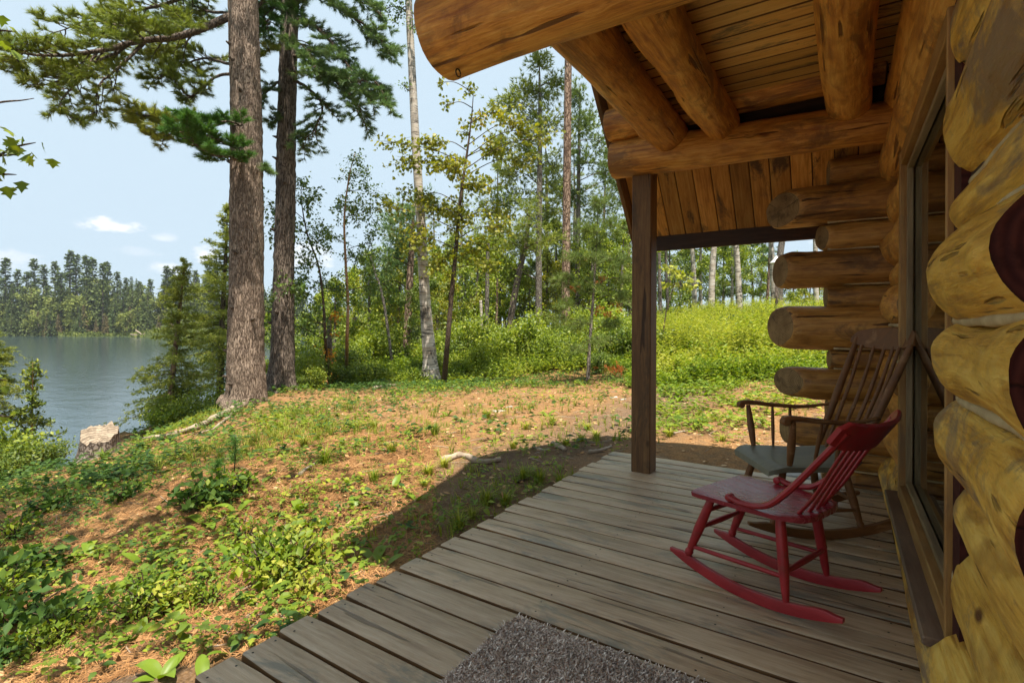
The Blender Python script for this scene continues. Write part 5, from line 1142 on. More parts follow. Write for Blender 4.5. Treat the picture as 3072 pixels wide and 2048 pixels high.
# stump
sp = A(229, 1050, 8.3); sp[2] = gz(sp[0], sp[1]) - .04
root = empty('tree_stump', sp, 0, 'grey weathered tree stump with pale slanted cut top on the bank beside the lake', 'stump')
rg = np.random.default_rng(5); n, m = 40, 14; a = np.arange(n) * 6.2832 / n; V = []
toph = .46 - .13 * np.cos(a + .3) + .03 * np.sign(np.sin(a * 1.0 + .8)) + .022 * rg.normal(0, 1, n)
for k in range(m):
    s = k / (m - 1); r = .25 + .10 * (1 - s) ** 3 + .03 * np.sin(a * 5 + 1) * (1 - s * .7) + .012 * vnoise(np.stack([np.cos(a) * 9, np.sin(a) * 9, np.full(n, s * 2)], 1)) * 2
    V.append(np.stack([r * np.cos(a), r * np.sin(a), toph * s], 1))
V = np.concatenate(V); i = np.arange(n); j = (i + 1) % n
MB().add(V, quads=np.concatenate([np.stack([k * n + i, k * n + j, (k + 1) * n + j, (k + 1) * n + i], 1) for k in range(m - 1)])).build('bark', M['barkgrey'], root)
V = [V[-n:] * [.99, .99, 1]]
for q in (.7, .4, .15): V.append(np.stack([V[0][:, 0] * q, V[0][:, 1] * q, V[0][:, 2] * q + (1 - q) * .50 + .02 * rg.normal(0, 1, n) * q], 1))
V = np.concatenate(V + [[[0, 0, .505]]]); Q = np.concatenate([np.stack([k * n + i, k * n + j, (k + 1) * n + j, (k + 1) * n + i], 1) for k in range(3)])
MB().add(V, quads=Q, tris=np.stack([3 * n + i, 3 * n + j, np.full(n, 4 * n)], 1)).build('cut_top', endgrain('weathered_stump_top', (.11, .08, .055), (.24, .185, .13), (.38, .31, .23), 60.0), root)
# ------------------------------------------------------------------ woods behind: each kind is grown once, every tree is its own copy
def grow_leafy(name, h, cr, c0, nleaf, L, bark_m, leaf_m, seed, nl=16, lean=.05, r=.014, shape=0, up=.5):
    rg = np.random.default_rng(seed); root = empty(name); tp = np.array([[0, 0, 0], [lean * h * .2, 0, h * .35], [lean * h * .5, lean * h * .3, h * .7], [lean * h, lean * .4 * h, h]])
    trunk_mb(tp, [r * h * 1.15, r * h * .9, r * h * .6, .008], 14, 40, .004, None, seed).build('trunk', bark_m, root); tc = curve(tp, 40); w = MB(); P, D = [], []
    for k in range(nl):
        s = c0 + (1 - c0) * (k + rg.random()) / nl; p = tc[min(int(s * 39), 39)]; u = (s - c0) / (1 - c0); ln = cr * (math.sin(min(1, u * .85 + .22) * 3.14159) ** .7) * rg.uniform(.6, 1.15) + .1
        az = k * 2.4 + rg.normal(0, .4); d = unit(np.array([math.cos(az), math.sin(az), up * rg.uniform(.4, 1.3)])); b = curve([p, p + d * ln * .5 + [0, 0, .03 * ln], p + d * ln + [0, 0, -.05 * ln]], 8)
        w.tube(b, np.linspace(.004 * h * .5 + .004, .003, 8), 5, False)
        for z in range(6):
            j = rg.integers(2, 8); e = b[j] + rdir(1, rg)[0] * ln * rg.uniform(.2, .5) * [1, 1, .7]; w.tube(np.array([b[j], (b[j] + e) / 2 + [0, 0, .03], e]), [.006, .004, .002], 4, False)
            q = int(nleaf / nl / 6); f = rg.random((q, 1)) ** .6; P.append(b[j] + (e - b[j]) * f + rg.normal(0, .07 + .05 * ln, (q, 3)))
    w.build('branches', M['twig'], root); P = np.concatenate(P); lf = MB(); LL = L * rg.uniform(.6, 1.2, len(P)); leaves(lf, P, rdir(len(P), rg) + [0, 0, -.3], rdir(len(P), rg) * .8 + [0, 0, .8], LL, LL * .72, shape, rg)
    lf.build('crown', leaf_m, root); return root
def grow_pine(name, h, cr, c0, ntuft, bark_m, leaf_m, seed, nl=26, L=.24, w_=.024, n=9):
    rg = np.random.default_rng(seed); root = empty(name); tp = np.array([[0, 0, 0], [.02 * h, 0, h * .5], [.01 * h, .01 * h, h]])
    trunk_mb(tp, [.015 * h, .011 * h, .006 * h, .01], 16, 40, .006, None, seed).build('trunk', bark_m, root); tc = curve(tp, 40); w = MB(); P, D = [], []
    for k in range(nl):
        s = c0 + (1 - c0) * (k + rg.random()) / nl; p = tc[min(int(s * 39), 39)]; ln = cr * (1.08 - s) ** .6 * rg.uniform(.55, 1.15); az = k * 2.4 + rg.normal(0, .4); d = np.array([math.cos(az), math.sin(az), rg.uniform(-.05, .35)])
        b = curve([p, p + d * ln * .5, p + d * ln + [0, 0, .08 * ln]], 8); w.tube(b, np.linspace(.02, .004, 8), 5, False); q = max(2, int(ntuft / nl)); f = .2 + .8 * rg.random(q) ** .8; j = np.minimum((f * 7).astype(int), 6)
        c = b[j] + rg.normal(0, 1, (q, 3)) * np.array([.22, .22, .10]) * ln * .9; P.append(c); D.append(d * .5 + rg.normal(0, .5, (q, 3)) + [0, 0, .35])
    w.build('branches', M['twig'], root); mb = MB(); needles(mb, np.concatenate(P), np.concatenate(D), n, L, w_, 1.0, rg); mb.build('crown', leaf_m, root); return root
def grow_shrub(name, h, r, nleaf, L, leaf_m, seed, nst=9):
    rg = np.random.default_rng(seed); root = empty(name); w = MB(); P = []
    for k in range(nst):
        az = rg.random() * 6.283; ln = h * rg.uniform(.6, 1.1); d = np.array([math.cos(az) * r, math.sin(az) * r, 0]) * rg.uniform(.3, 1.1); s = curve([d * .15, d * .5 + [0, 0, ln * .6], d + [0, 0, ln]], 7); w.tube(s, np.linspace(.008, .002, 7), 4, False)
        q = nleaf // nst; f = .2 + .8 * rg.random(q) ** .8; j = np.minimum((f * 6).astype(int), 5); P.append(s[j] + (s[j + 1] - s[j]) * (f * 6 - j)[:, None] + rg.normal(0, 1, (q, 3)) * np.array([.16, .16, .10]) * (r + .15))
    w.build('stems', M['twig'], root); P = np.concatenate(P); P[:, 2] = np.maximum(P[:, 2], .02); mb = MB(); LL = L * rg.uniform(.6, 1.2, len(P)); leaves(mb, P, rdir(len(P), rg) + [0, 0, -.1], rdir(len(P), rg) * .7 + [0, 0, .9], LL, LL * .62, 0, rg)
    mb.build('foliage', leaf_m, root); return root
USED = {}
def put(proto, p, rz, sc, label, cat, group):
    o = proto if proto.name not in USED else copy_tree(proto); USED[proto.name] = 1
    o.location = p; o.rotation_euler = (0, 0, rz); o.scale = (sc, sc, sc); return tag(o, label, cat, group)
rg = np.random.default_rng(77)
leafy = [grow_leafy('leafy_tree', 6.5, 1.7, .18, 4200, .15, M['barkgrey'], M['bush'], 201), grow_leafy('leafy_tree', 7.5, 1.5, .25, 4000, .15, M['birch'], M['bush'], 202), grow_leafy('leafy_tree', 5.2, 1.6, .12, 3800, .14, M['twig'], M['maple'], 203), grow_leafy('leafy_tree', 6.0, 1.9, .10, 4200, .15, M['barkgrey'], M['bushdeep'], 204)]
spots = [(655, 24, 0), (700, 20, 3), (735, 26, 1), (770, 17.5, 0), (815, 22, 2), (850, 18.5, 0), (880, 25, 3), (915, 21, 2), (945, 27, 0), (975, 17.5, 3), (1005, 23, 0), (1035, 19.5, 2), (1065, 26, 3), (1090, 21, 0), (1120, 27, 2), (1145, 23, 0), (1180, 25, 2), (1215, 27, 3), (1255, 23, 2), (1280, 27, 0), (1320, 25.5, 2), (1355, 23, 0), (1395, 26, 2), (1425, 22, 0), (1460, 27, 3), (1000, 31, 0), (1150, 32, 3), (1250, 33, 2), (1350, 32, 1), (850, 30, 1), (1075, 33, 2), (1110, 38, 0), (1190, 40, 3), (1290, 40, 2), (1420, 38, 0), (1480, 42, 3), (1030, 38, 3), (960, 36, 0), (900, 38, 3), (1230, 45, 0), (1340, 46, 3), (1440, 30, 2), (1400, 34, 3), (1160, 29, 0), (1100, 31, 3), (1205, 31, 0), (1270, 30, 3), (930, 24, 0), (870, 33, 2), (1380, 27, 0), (1310, 28.5, 3), (1050, 29, 0), (990, 28, 2), (1340, 31, 0), (1470, 36, 0)]
for k, (u, t, kd) in enumerate(spots):
    p = A(u, 740, t); p[2] = gz(p[0], p[1]) - .05
    if p[2] < ZW + .3: p[2] = ZW + .35
    put(leafy[kd], p, rg.random() * 6.28, rg.uniform(.6, .95) * (.8 if t < 19 else 1), 'one of the leafy trees filling the woods behind the white birch', 'tree', 'leafy trees of the woods behind the birch')
bpine = [grow_pine('woodland_pine', 13, 2.6, .25, 900, M['barkgrey'], M['pine'], 211), grow_pine('woodland_pine', 11, 2.2, .2, 800, M['barkred'], M['pinelight'], 212)]
for k, (u, t, kd, sc) in enumerate([(1135, 30, 0, .85), (1245, 30, 0, .95), (1390, 31, 1, 1.0), (1450, 29, 1, 1.0), (1060, 28, 0, .72), (880, 30, 0, .55), (990, 34, 0, .75), (1310, 34, 0, 1.0)]):
    p = A(u, 740, t); p[2] = gz(p[0], p[1]) - .05; put(bpine[kd], p, rg.random() * 6.28, sc, 'one of the tall pines standing deep in the woods behind the red pine trunk', 'pine tree', 'pines deep in the woods')
# open birch wood on the rise beyond the porch post
for k, (pts, t, r) in enumerate(([([(1597, 662), (1592, 610), (1586, 540), (1580, 430)], 23, .10), ([(1632, 662), (1636, 610), (1641, 545), (1648, 430)], 21, .12), ([(1700, 678), (1694, 620), (1689, 550), (1684, 430)], 21.5, .12), ([(1778, 668), (1774, 610), (1770, 550), (1765, 430)], 25, .12), ([(1789, 668), (1790, 600), (1796, 540), (1800, 430)], 24, .15), ([(1876, 668), (1873, 630), (1872, 560), (1870, 430)], 26, .12), ([(1535, 690), (1530, 620), (1528, 540), (1526, 420)], 25, .07), ([(1518, 690), (1514, 620), (1513, 540), (1510, 420)], 24, .08)])):
    P = px(pts, t); P[0][2] = gz(P[0][0], P[0][1]) - .05; root = empty('birch_tree', P[0], 0, ['first white birch trunk to the right of the porch post, under the fascia', 'thick white birch trunk second from the porch post, leaning right', 'leaning white birch trunk in the middle of the gap under the roof', 'slim pale trunk beside the white birdhouse', 'stout pale trunk standing behind the white birdhouse', 'pale trunk glimpsed between the log tails', 'thin trunk behind the bright maple shoot by the porch post', 'thin trunk closest to the porch post under the fascia'][k], 'birch tree')
    top = np.array(P[-1]) - P[0]; trunk_mb(list(np.array(P) - P[0]) + [top + [0, 0, 3]], [r * 1.2, r, r * .9, r * .8, r * .4], 18, 60, .006, None, 300 + k).build('trunk', M['birch'] if k not in (4, 6, 7) else M['barkgrey'], root)
    g2 = np.random.default_rng(400 + k); w = MB(); pp = []
    for q in range(9):
        az = q * 2.4; b0 = top * g2.uniform(.75, 1) + [0, 0, g2.random() * 2.5]; e = b0 + np.array([math.cos(az), math.sin(az), .15]) * g2.uniform(.8, 1.9); w.tube(np.array([b0, (b0 + e) / 2 + [0, 0, .1], e]), [.02, .012, .004], 5, False); n_ = 120; pp.append(b0 + (e - b0) * g2.random((n_, 1)) + g2.normal(0, .28, (n_, 3)) + [0, 0, -.1])
    w.build('branches', M['twig'], root); pp = np.concatenate(pp); mb = MB(); LL = .11 * g2.uniform(.6, 1.2, len(pp)); leaves(mb, pp, rdir(len(pp), g2) + [0, 0, -.3], rdir(len(pp), g2) + [0, 0, .7], LL, LL * .7, 0, g2); mb.build('crown', M['aspen'], root)
for k, (u, t, kd, sc) in enumerate([(1560, 34, 0, .9), (1610, 30, 1, .95), (1660, 33, 3, .95), (1680, 28, 1, .8), (1730, 34, 0, .9), (1745, 30, 1, .6), (1820, 36, 0, .75), (1860, 34, 2, .7), (1540, 29, 3, .9), (1900, 38, 1, .8), (1640, 38, 0, 1.0), (1780, 40, 3, .8), (1850, 42, 0, .8), (1500, 36, 0, 1.0), (1585, 40, 3, 1.0), (1700, 42, 1, .9)]):
    p = A(u, 700, t); p[2] = gz(p[0], p[1]) - .05; put(leafy[kd], p, rg.random() * 6.28, sc, 'one of the leafy trees beyond the meadow, seen under the porch roof', 'tree', 'leafy trees beyond the meadow')
p = A(1760, 690, 27); p[2] = gz(p[0], p[1]); root = grow_pine('small_pine', 6.5, 1.4, .45, 300, M['barkred'], M['pinedark'], 215, 14); tag(root, 'small dark pine with layered boughs behind the white birdhouse', 'pine tree'); root.location = p
# white birdhouse with a pointed roof on its post
p = A(1783, 672, 19.5); p[2] = gz(p[0], p[1]); s = 19.5 / FOC * 1.3061; zt = A(1783, 592, 19.5)[2] - p[2]
root = empty('birdhouse', p, .3, 'white birdhouse with a pointed roof on a dark post at the top of the meadow', 'birdhouse'); t = NT('white_weathered_paint'); v = t.coords(); M['white'] = t.done(t.ramp(t.noise(v, 8, 4), [(.3, (.55, .53, .48)), (.6, (.76, .75, .71))]), .6)
MB().tube([[0, 0, 0], [0, 0, zt - .42]], [.07, .06], 10).build('post', M['bark2'], root)
MB().lathe((0, 0, zt - .44), (0, 0, zt - .14), [(0, .10), (.05, .13), (.95, .13), (1, .11)], 8).build('box', M['white'], root); MB().lathe((0, 0, zt - .16), (0, 0, zt + .12), [(0, .24), (.06, .235), (.5, .12), (1, .008)], 8).build('roof', M['white'], root); MB().lathe((.125, 0, zt - .27), (.137, 0, zt - .27), [(0, .03), (1, .03)], 10).build('entrance', M['dark'], root)
# bright maple shoot
b_ = ground(1526 * 1.3061, 740 * 1.3061); tq = float(FX * b_[0] + FY * b_[1])
cluster_tree('maple_shoot', tk(A(1524, 750, 12.5), [(1530, 715), (1540, 680), (1548, 650), (1552, 620)], 12.5), [.016, .013, .011, .008, .004], [(1528, 612, 12.5, 22, 6, 9), (1560, 628, 12.5, 30, 5, 11), (1592, 636, 12.5, 28, 5, 10), (1545, 650, 12.5, 40, 6, 11), (1612, 645, 12.5, 16, 4, 5), (1578, 656, 12.5, 30, 5, 8)], dict(L=.12, W=.95, scatter=.05, shape=2), M['twig'], M['weed'], 'slender maple shoot with bright flat green leaves beside the porch post', seed=51, br=.006, twigs=6, hang=.4)

# ------------------------------------------------------------------ shrubs at the edge of the woods and along the bank
shr = [grow_shrub('woodland_shrub', 1.0, .65, 1500, .085, M['bush'], 221), grow_shrub('woodland_shrub', .8, .7, 1500, .08, M['bushdeep'], 222), grow_shrub('woodland_shrub', 1.3, .6, 1500, .085, M['bush'], 223), grow_shrub('woodland_shrub', .55, .6, 1300, .075, M['herb'], 224)]
def shrubs(n, ur, tr, kinds, sr, label, group, test=None):
    k = 0; tries = 0
    while k < n and tries < n * 30:
        tries += 1; u = rg.uniform(*ur); t = tr[0] + (tr[1] - tr[0]) * rg.random(); p = A(u, 740, t); z = gz(p[0], p[1])
        if z < ZW + .15 or (test and not test(u, t)): continue
        p[2] = z - .03; put(shr[kinds[rg.integers(len(kinds))]], p, rg.random() * 6.28, rg.uniform(*sr), label, 'shrub', group); k += 1
edge = lambda u: np.interp(u, [620, 700, 800, 900, 980, 1100, 1200, 1300, 1400, 1460], [12.3, 12.5, 13.0, 13.2, 13.4, 13.4, 13.6, 13.2, 12.6, 12.4])
shrubs(90, (640, 1470), (12.4, 20), [0, 1, 2, 3, 0], (.7, 1.25), 'one of the shrubs that fill the edge of the woods behind the clearing', 'shrubs along the edge of the woods', lambda u, t: t > edge(u) + .5 and not (960 < u < 1060 and t < 14.5))
shrubs(40, (660, 1470), (12.0, 15), [3, 3, 1], (.45, .8), 'one of the low shrubs in front of the birch and the woods', 'low shrubs in front of the woods', lambda u, t: edge(u) - .4 < t < edge(u) + 1.2 and not (975 < u < 1045 and t < 13.3))
shrubs(26, (1480, 1900), (16, 27), [0, 1, 3], (.7, 1.1), 'one of the shrubs beyond the meadow right of the porch post', 'shrubs beyond the meadow')
for k, (u, v, t, kd, sc) in enumerate([(400, 950, 10.9, 0, .75), (440, 958, 10.6, 2, .65), (360, 965, 11.2, 2, .6), (470, 930, 11.4, 0, .75), (495, 940, 10.6, 0, .5), (335, 985, 11.0, 3, .6), (420, 905, 11.9, 0, .7), (380, 985, 10.5, 3, .7)]):
    p = A(u, v, t); z = gz(p[0], p[1]); p[2] = max(z, p[2] - .5) if z > p[2] else p[2] - .45; put(shr[kd], p, k * 1.3, sc, 'one of the yellow green shrubs under the olive spruce left of the thick pine', 'shrub', 'shrubs under the olive spruce')
for k, (u, v, t, kd, sc) in enumerate([(15, 1100, 7.6, 1, .8), (60, 1090, 8.2, 0, .6), (110, 1075, 8.5, 1, .6), (-40, 1090, 7.0, 0, .9), (30, 1130, 6.8, 1, .6), (150, 1030, 9.9, 1, .45), (130, 1050, 9.3, 1, .5)]):
    p = A(u, v, t); p[2] = gz(p[0], p[1]) - .04; put(shr[kd], p, k * 1.7, sc, 'one of the dark leafy shrubs on the bank between the cedar and the stump', 'shrub', 'shrubs on the bank beside the stump')
for k, (u, t, sc) in enumerate([(665, 11.6, .5), (690, 11.3, .4), (715, 11.8, .6), (700, 12.3, .8), (745, 12.2, .7), (780, 12.4, .6), (730, 11.2, .4), (820, 12.6, .6)]):
    p = A(u, 800, t); p[2] = gz(p[0], p[1]) - .03; put(shr[k % 4], p, k * 1.7, sc, 'one of the shrubs growing at the foot of the dark pine and the birch sapling', 'shrub', 'shrubs at the foot of the dark pine')
# a few leaves already turned orange
root = empty('autumn_shrub', A(752, 850, 11.9), 0, 'small shrub with orange turned leaves right of the dark pine', 'shrub'); g2 = np.random.default_rng(9); t_ = leafmat('orange_leaves', [(0, (.30, .12, .02)), (.6, (.42, .19, .03)), (1, (.45, .28, .05))], .4)
P = []
for (u, v, r, n) in ((755, 815, .14, 70), (765, 735, .10, 40), (770, 725, .1, 30), (740, 880, .22, 110), (715, 900, .2, 90), (770, 770, .08, 20)): P.append(A(u, v, 11.9) - np.array(root.location) + g2.normal(0, r * .6, (n, 3)))
P = np.concatenate(P); mb = MB(); leaves(mb, P, rdir(len(P), g2), rdir(len(P), g2) + [0, 0, .7], .07, .05, 0, g2); mb.build('foliage', t_, root); w = MB(); z0 = gz(root.location[0], root.location[1]) - root.location[2]
for q in range(6): e = P[g2.integers(len(P))]; w.tube(curve([[0, 0, z0], [e[0] * .4, e[1] * .4, (z0 + e[2]) / 2], e], 6), np.linspace(.008, .002, 6), 4, False)
w.build('stems', M['twig'], root)

# ------------------------------------------------------------------ far shore
def far_mesh(kind, h, seed):
    rg = np.random.default_rng(seed); tr = MB().tube([[0, 0, -1], [0, 0, h * .5], [0, 0, h * .97]], [.016 * h, .011 * h, .03], 6); nf = len(tr.f4[0]) + len(tr.f3[0]); P, D, N, L = [], [], [], []
    if kind == 'pine':
        lv = np.linspace(.12, 1, 20)
        for s in lv:
            r = h * .15 * (1.06 - s) ** .8 * rg.uniform(.5, 1.25)
            for q in range(rg.integers(4, 7)):
                az = rg.random() * 6.283; rr = r * rg.uniform(.5, 1.2); tilt = rg.uniform(-.05, .28)
                for z in range(9): f = (z + 1) / 9; P.append([math.cos(az) * rr * f + rg.normal(0, .012 * h), math.sin(az) * rr * f + rg.normal(0, .012 * h), h * s + rr * tilt * f + rg.normal(0, .009 * h)]); D.append([math.cos(az + rg.normal(0, .8)), math.sin(az + rg.normal(0, .8)), rg.normal(.15, .3)]); N.append([rg.normal(0, .6), rg.normal(0, .6), 1]); L.append(h * rg.uniform(.03, .055))
    elif kind == 'spruce':
        for s in np.linspace(.04, 1, 30):
            r = h * .16 * (1.03 - s) ** .85
            for q in range(8):
                az = rg.random() * 6.283; rr = r * rg.uniform(.55, 1.25)
                for z in range(4): f = (z + 1) / 4; P.append([math.cos(az) * rr * f, math.sin(az) * rr * f, h * s - rr * .3 * f + rg.normal(0, .006 * h)]); D.append([math.cos(az + rg.normal(0, .7)), math.sin(az + rg.normal(0, .7)), rg.normal(-.3, .3)]); N.append([rg.normal(0, .5), rg.normal(0, .5), 1]); L.append(max(.3, h * .065 * (1.25 - s)))
    else:
        for k in range(46):
            v = rdir(1, rg)[0] * rg.uniform(.35, 1); c = np.array([v[0] * h * .24, v[1] * h * .24, h * .52 + v[2] * h * .44]); rr = h * rg.uniform(.05, .11)
            for q in range(24): o_ = rg.normal(0, .55, 3) * rr * [1, 1, .7]; P.append(c + o_); D.append(rdir(1, rg)[0]); N.append(o_ / rr + [0, 0, .8]); L.append(h * rg.uniform(.035, .065))
        P = list(np.array(P) + .035 * h * np.array([[math.sin(p[2] * 9 / h * 3), math.cos(p[0] * 9), 0] for p in P]))
    tr2 = MB(); tr2.v = tr.v; tr2.f3 = tr.f3; tr2.f4 = tr.f4; tr2.n = tr.n; L = np.array(L); leaves(tr2, np.array(P), np.array(D), np.array(N), L, L * (.65 if kind != 'leafy' else .85), 0, rg)
    n3 = len(tr.f3[0]); tot3 = sum(len(a) for a in tr2.f3); idx = [0] * n3 + [1] * (tot3 - n3) + [0] * sum(len(a) for a in tr2.f4)
    mats = {'pine': [M['bark2'], M['farpine']], 'spruce': [M['bark2'], M['farpine']], 'leafy': [M['bark2'], M['farleaf']], 'brown': [M['barkgrey'], M['farbrown']]}
    return tr2, idx, mats
FARM = {}
for kd, hs in (('pine', (22, 26)), ('spruce', (10, 14, 12)), ('leafy', (11, 14))):
    FARM[kd] = []
    for q, h in enumerate(hs):
        tr2, idx, mats = far_mesh(kd, h, 500 + q + len(kd)); FARM[kd].append((tr2.mesh('far_' + kd, mats[kd], False, idx), h))
tr2, idx, mats = far_mesh('spruce', 9, 540); FARM['brown'] = [(tr2.mesh('far_brown', mats['brown'], False, idx), 9)]
rf_ = np.random.default_rng(123)
def far_tree(u, t, kd, h):
    p = A(u, 740, t); z = gz(p[0], p[1]);
    if z < ZW + .1: z = ZW + .3
    me, h0 = FARM[kd][rf_.integers(len(FARM[kd]))]; o = place({'pine': 'far_pine', 'spruce': 'far_spruce', 'leafy': 'far_leafy_tree', 'brown': 'far_brown_spruce'}[kd], me, None, (p[0], p[1], z - .3), (0, 0, rf_.random() * 6.28)); s = h / h0; o.scale = (s, s, s)
    lab = {'pine': ('one of the tall pines rising out of the forest across the lake', 'pine tree', 'tall pines across the lake'), 'spruce': ('one of the green spruces in the forest across the lake', 'spruce tree', 'spruces across the lake'), 'leafy': ('one of the rounded leafy trees in the forest across the lake', 'tree', 'leafy trees across the lake'), 'brown': ('one of the browned spruces on the far shore of the lake', 'spruce tree', 'browned spruces across the lake')}[kd]; tag(o, *lab)
def top_h(v, t, z=None): return (HOR - v * 1.3061) * t / FOC + EYE
for u, v in ((-20, 600), (12, 592), (40, 622), (78, 600), (100, 612), (126, 600), (160, 587), (174, 600), (198, 588), (212, 602), (236, 600), (246, 614), (268, 636), (290, 650), (382, 628), (395, 636), (480, 598), (492, 620), (318, 650), (345, 655), (690, 632), (740, 640), (640, 640), (820, 640), (900, 630), (60, 625), (140, 620), (-60, 590), (-110, 600), (420, 640), (450, 640)):
    t = 200 + rf_.uniform(-12, 14); far_tree(u, t, 'pine', top_h(v, t) + 0.0)
for k in range(190):
    u = rf_.uniform(-160, 1000); t = 182 + 6 * rf_.random() + 26 * rf_.random(); far_tree(u, t, ['leafy', 'spruce', 'spruce', 'spruce', 'pine'][rf_.integers(5)], rf_.uniform(10, 17) + (t - 182) * .14)
for k in range(105):
    u = rf_.uniform(-160, 960); t = 177 + 8 * rf_.random(); far_tree(u, t, ['spruce', 'brown', 'spruce', 'leafy'][rf_.integers(4)], rf_.uniform(5, 10.5))
# bleached logs washed up on the far shore, reeds at the water's edge
for k, (u0, v0, u1, v1, lb) in enumerate(((300, 772, 352, 777, 'long bleached log lying along the far shore'), (312, 762, 330, 776, 'tilted grey driftwood pole on the far shore'), (340, 770, 372, 774, 'pale driftwood log at the right end of the far shore heap'), (318, 777, 338, 768, 'short crossed driftwood branch on the far shore'))):
    a, b = A(u0, v0, 170), A(u1, v1, 169); a[2] = max(a[2], ZW + .1); b[2] = max(b[2], ZW + .1); o = MB().tube(np.array([a, (a + b) / 2 + [0, 0, .15], b]) - a, [.22, .2, .1], 7).build('driftwood_log', M['drift'], None, True, a); tag(o, lb, 'log')
mb = MB(); n = 7000; u = rf_.uniform(-200, 1000, n); r_ = (u * 1.3061 - 1536) / FOC; tt = np.zeros(n)
for k in range(n):
    tt[k] = 164 + 20 * rf_.random()
gx_, gy_ = tt * (FX + r_ * RX), tt * (FY + r_ * RY); zz = land(gx_, gy_); ok = (zz > ZW - .35) & (zz < ZW + 2.2); P = np.stack([gx_, gy_, np.maximum(zz, ZW)], 1)[ok]; n = len(P)
leaves(mb, P, rdir(n) * .5 + [0, 0, 1], rdir(n), RNG.uniform(.7, 1.6, n), .7, 0); o = mb.build('shore_reeds', M['farleaf'], None, False); tag(o, kind='stuff')
# ------------------------------------------------------------------ the floor of the clearing
rg = np.random.default_rng(2024)
STUMP = A(229, 1050, 8.3)
def clear(x, y): return (np.hypot(x - STUMP[0] - .6, y - STUMP[1] + .2) > .85) & ~((x > -1.74) & (y < 4.32) & (x < 6)) & ~((x > -.45) & (y < 5.0) & (y > 4.2))
def scatter(n, ur, tr, dens, pw=1.0):
    u = rg.uniform(ur[0], ur[1], n); t = (tr[0] ** pw + (tr[1] ** pw - tr[0] ** pw) * rg.random(n)) ** (1 / pw); r = (u * 1.3061 - 1536) / FOC; x = t * (FX + r * RX); y = t * (FY + r * RY)
    z = land(x, y); k = clear(x, y) & (z > ZW + .1) & (rg.random(n) < dens(u, t, x, y)); return u[k], t[k], np.stack([x, y, z], 1)[k]
def patch(x, y, s, seed): return np.clip((vnoise(np.stack([x * s, y * s, x * 0 + seed], 1)) + .5 * vnoise(np.stack([x * s * 2.7, y * s * 2.7, x * 0 + seed + 3], 1)) + .12) * 3.2, 0, 1)
def vv_(t, z): return (HOR + (EYE - z) * FOC / t) / 1.3061
def zone(u, t):
    """0..1 leafiness by place: the shaded left bank is lush, the sunny middle of the clearing sparse, the far rim lush again"""
    v = HOR / 1.3061 + 1.28 * FOC / t / 1.3061
    left = smooth01((620 - u) / 420) * smooth01((1420 - v) / 200)
    far = smooth01((t - 8.8) / 3.2) * .9
    knoll = smooth01(1 - np.abs(t - 7.2) / 2.6) * smooth01((960 - u) / 260) * .55
    return np.clip(np.maximum(np.maximum(left * .52, far), knoll) + .07, 0, 1)
def herb_field(n, ur, tr, mats_name, leaf_L, nleaf, hgt, dens, name, mat, shape, label_kind='stuff', pw=1.3, up=.5):
    u, t, P = scatter(n, ur, tr, dens, pw); N = len(P); Pl, Dl, Nl, Ll = [], [], [], []
    sc = rg.uniform(.6, 1.3, N)
    for k in range(nleaf):
        az = rg.random(N) * 6.283; rr = rg.random(N) * leaf_L * .9 * sc; h = hgt * sc * rg.random(N) ** .7
        c = P + np.stack([np.cos(az) * rr, np.sin(az) * rr, h + .006], 1); Pl.append(c); Dl.append(np.stack([np.cos(az), np.sin(az), rg.uniform(-.2, up, N)], 1)); Nl.append(np.stack([-.35 * np.cos(az), -.35 * np.sin(az), np.ones(N)], 1) + rg.normal(0, .3, (N, 3))); Ll.append(leaf_L * sc * rg.uniform(.6, 1.2, N))
    mb = MB(); L = np.concatenate(Ll); leaves(mb, np.concatenate(Pl), np.concatenate(Dl), np.concatenate(Nl), L, L * .6, shape, rg, .3)
    # stalks
    ok = rg.random(N) < .6; q = P[ok]; e = q + np.stack([rg.normal(0, .02, len(q)), rg.normal(0, .02, len(q)), hgt * sc[ok]], 1); s = rdir(len(q), rg) * .0022; V = np.stack([q - s, q + s, e], 1).reshape(-1, 3); mb.add(V, tris=np.arange(len(V)).reshape(-1, 3))
    o = mb.build(name, mat, None, False); return tag(o, kind='stuff')
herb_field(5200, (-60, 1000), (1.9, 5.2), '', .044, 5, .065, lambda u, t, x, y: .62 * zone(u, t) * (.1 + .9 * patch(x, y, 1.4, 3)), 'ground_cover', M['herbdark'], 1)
herb_field(4600, (-60, 1300), (1.9, 5.5), '', .042, 7, .09, lambda u, t, x, y: (.13 + .30 * zone(u, t)) * patch(x, y, 1.7, 9), 'ground_cover', M['herb'], 1)
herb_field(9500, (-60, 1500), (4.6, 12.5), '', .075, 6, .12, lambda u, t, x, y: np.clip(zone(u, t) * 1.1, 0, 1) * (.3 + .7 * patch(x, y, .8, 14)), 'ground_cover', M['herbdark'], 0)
herb_field(11000, (300, 1950), (4.6, 14), '', .06, 6, .10, lambda u, t, x, y: (.10 + .85 * zone(u, t)) * patch(x, y, .95, 21), 'ground_cover', M['herb'], 0)
herb_field(5200, (1480, 1920), (5.6, 10.5), '', .075, 6, .10, lambda u, t, x, y: (.18 + .5 * smooth01((t - 7) / 2)) * (.2 + .8 * patch(x, y, 1.0, 40)), 'ground_cover', M['herb'], 0)
herb_field(6500, (-60, 1250), (1.9, 6.0), '', .020, 10, .05, lambda u, t, x, y: .10 + .40 * patch(x, y, 2.1, 90), 'ground_cover', M['herb'], 0)
herb_field(1500, (-60, 1300), (1.9, 7.0), '', .05, 4, .08, lambda u, t, x, y: .30 * (.2 + .8 * patch(x, y, 1.5, 95)), 'ground_cover', M['bush'], 2)
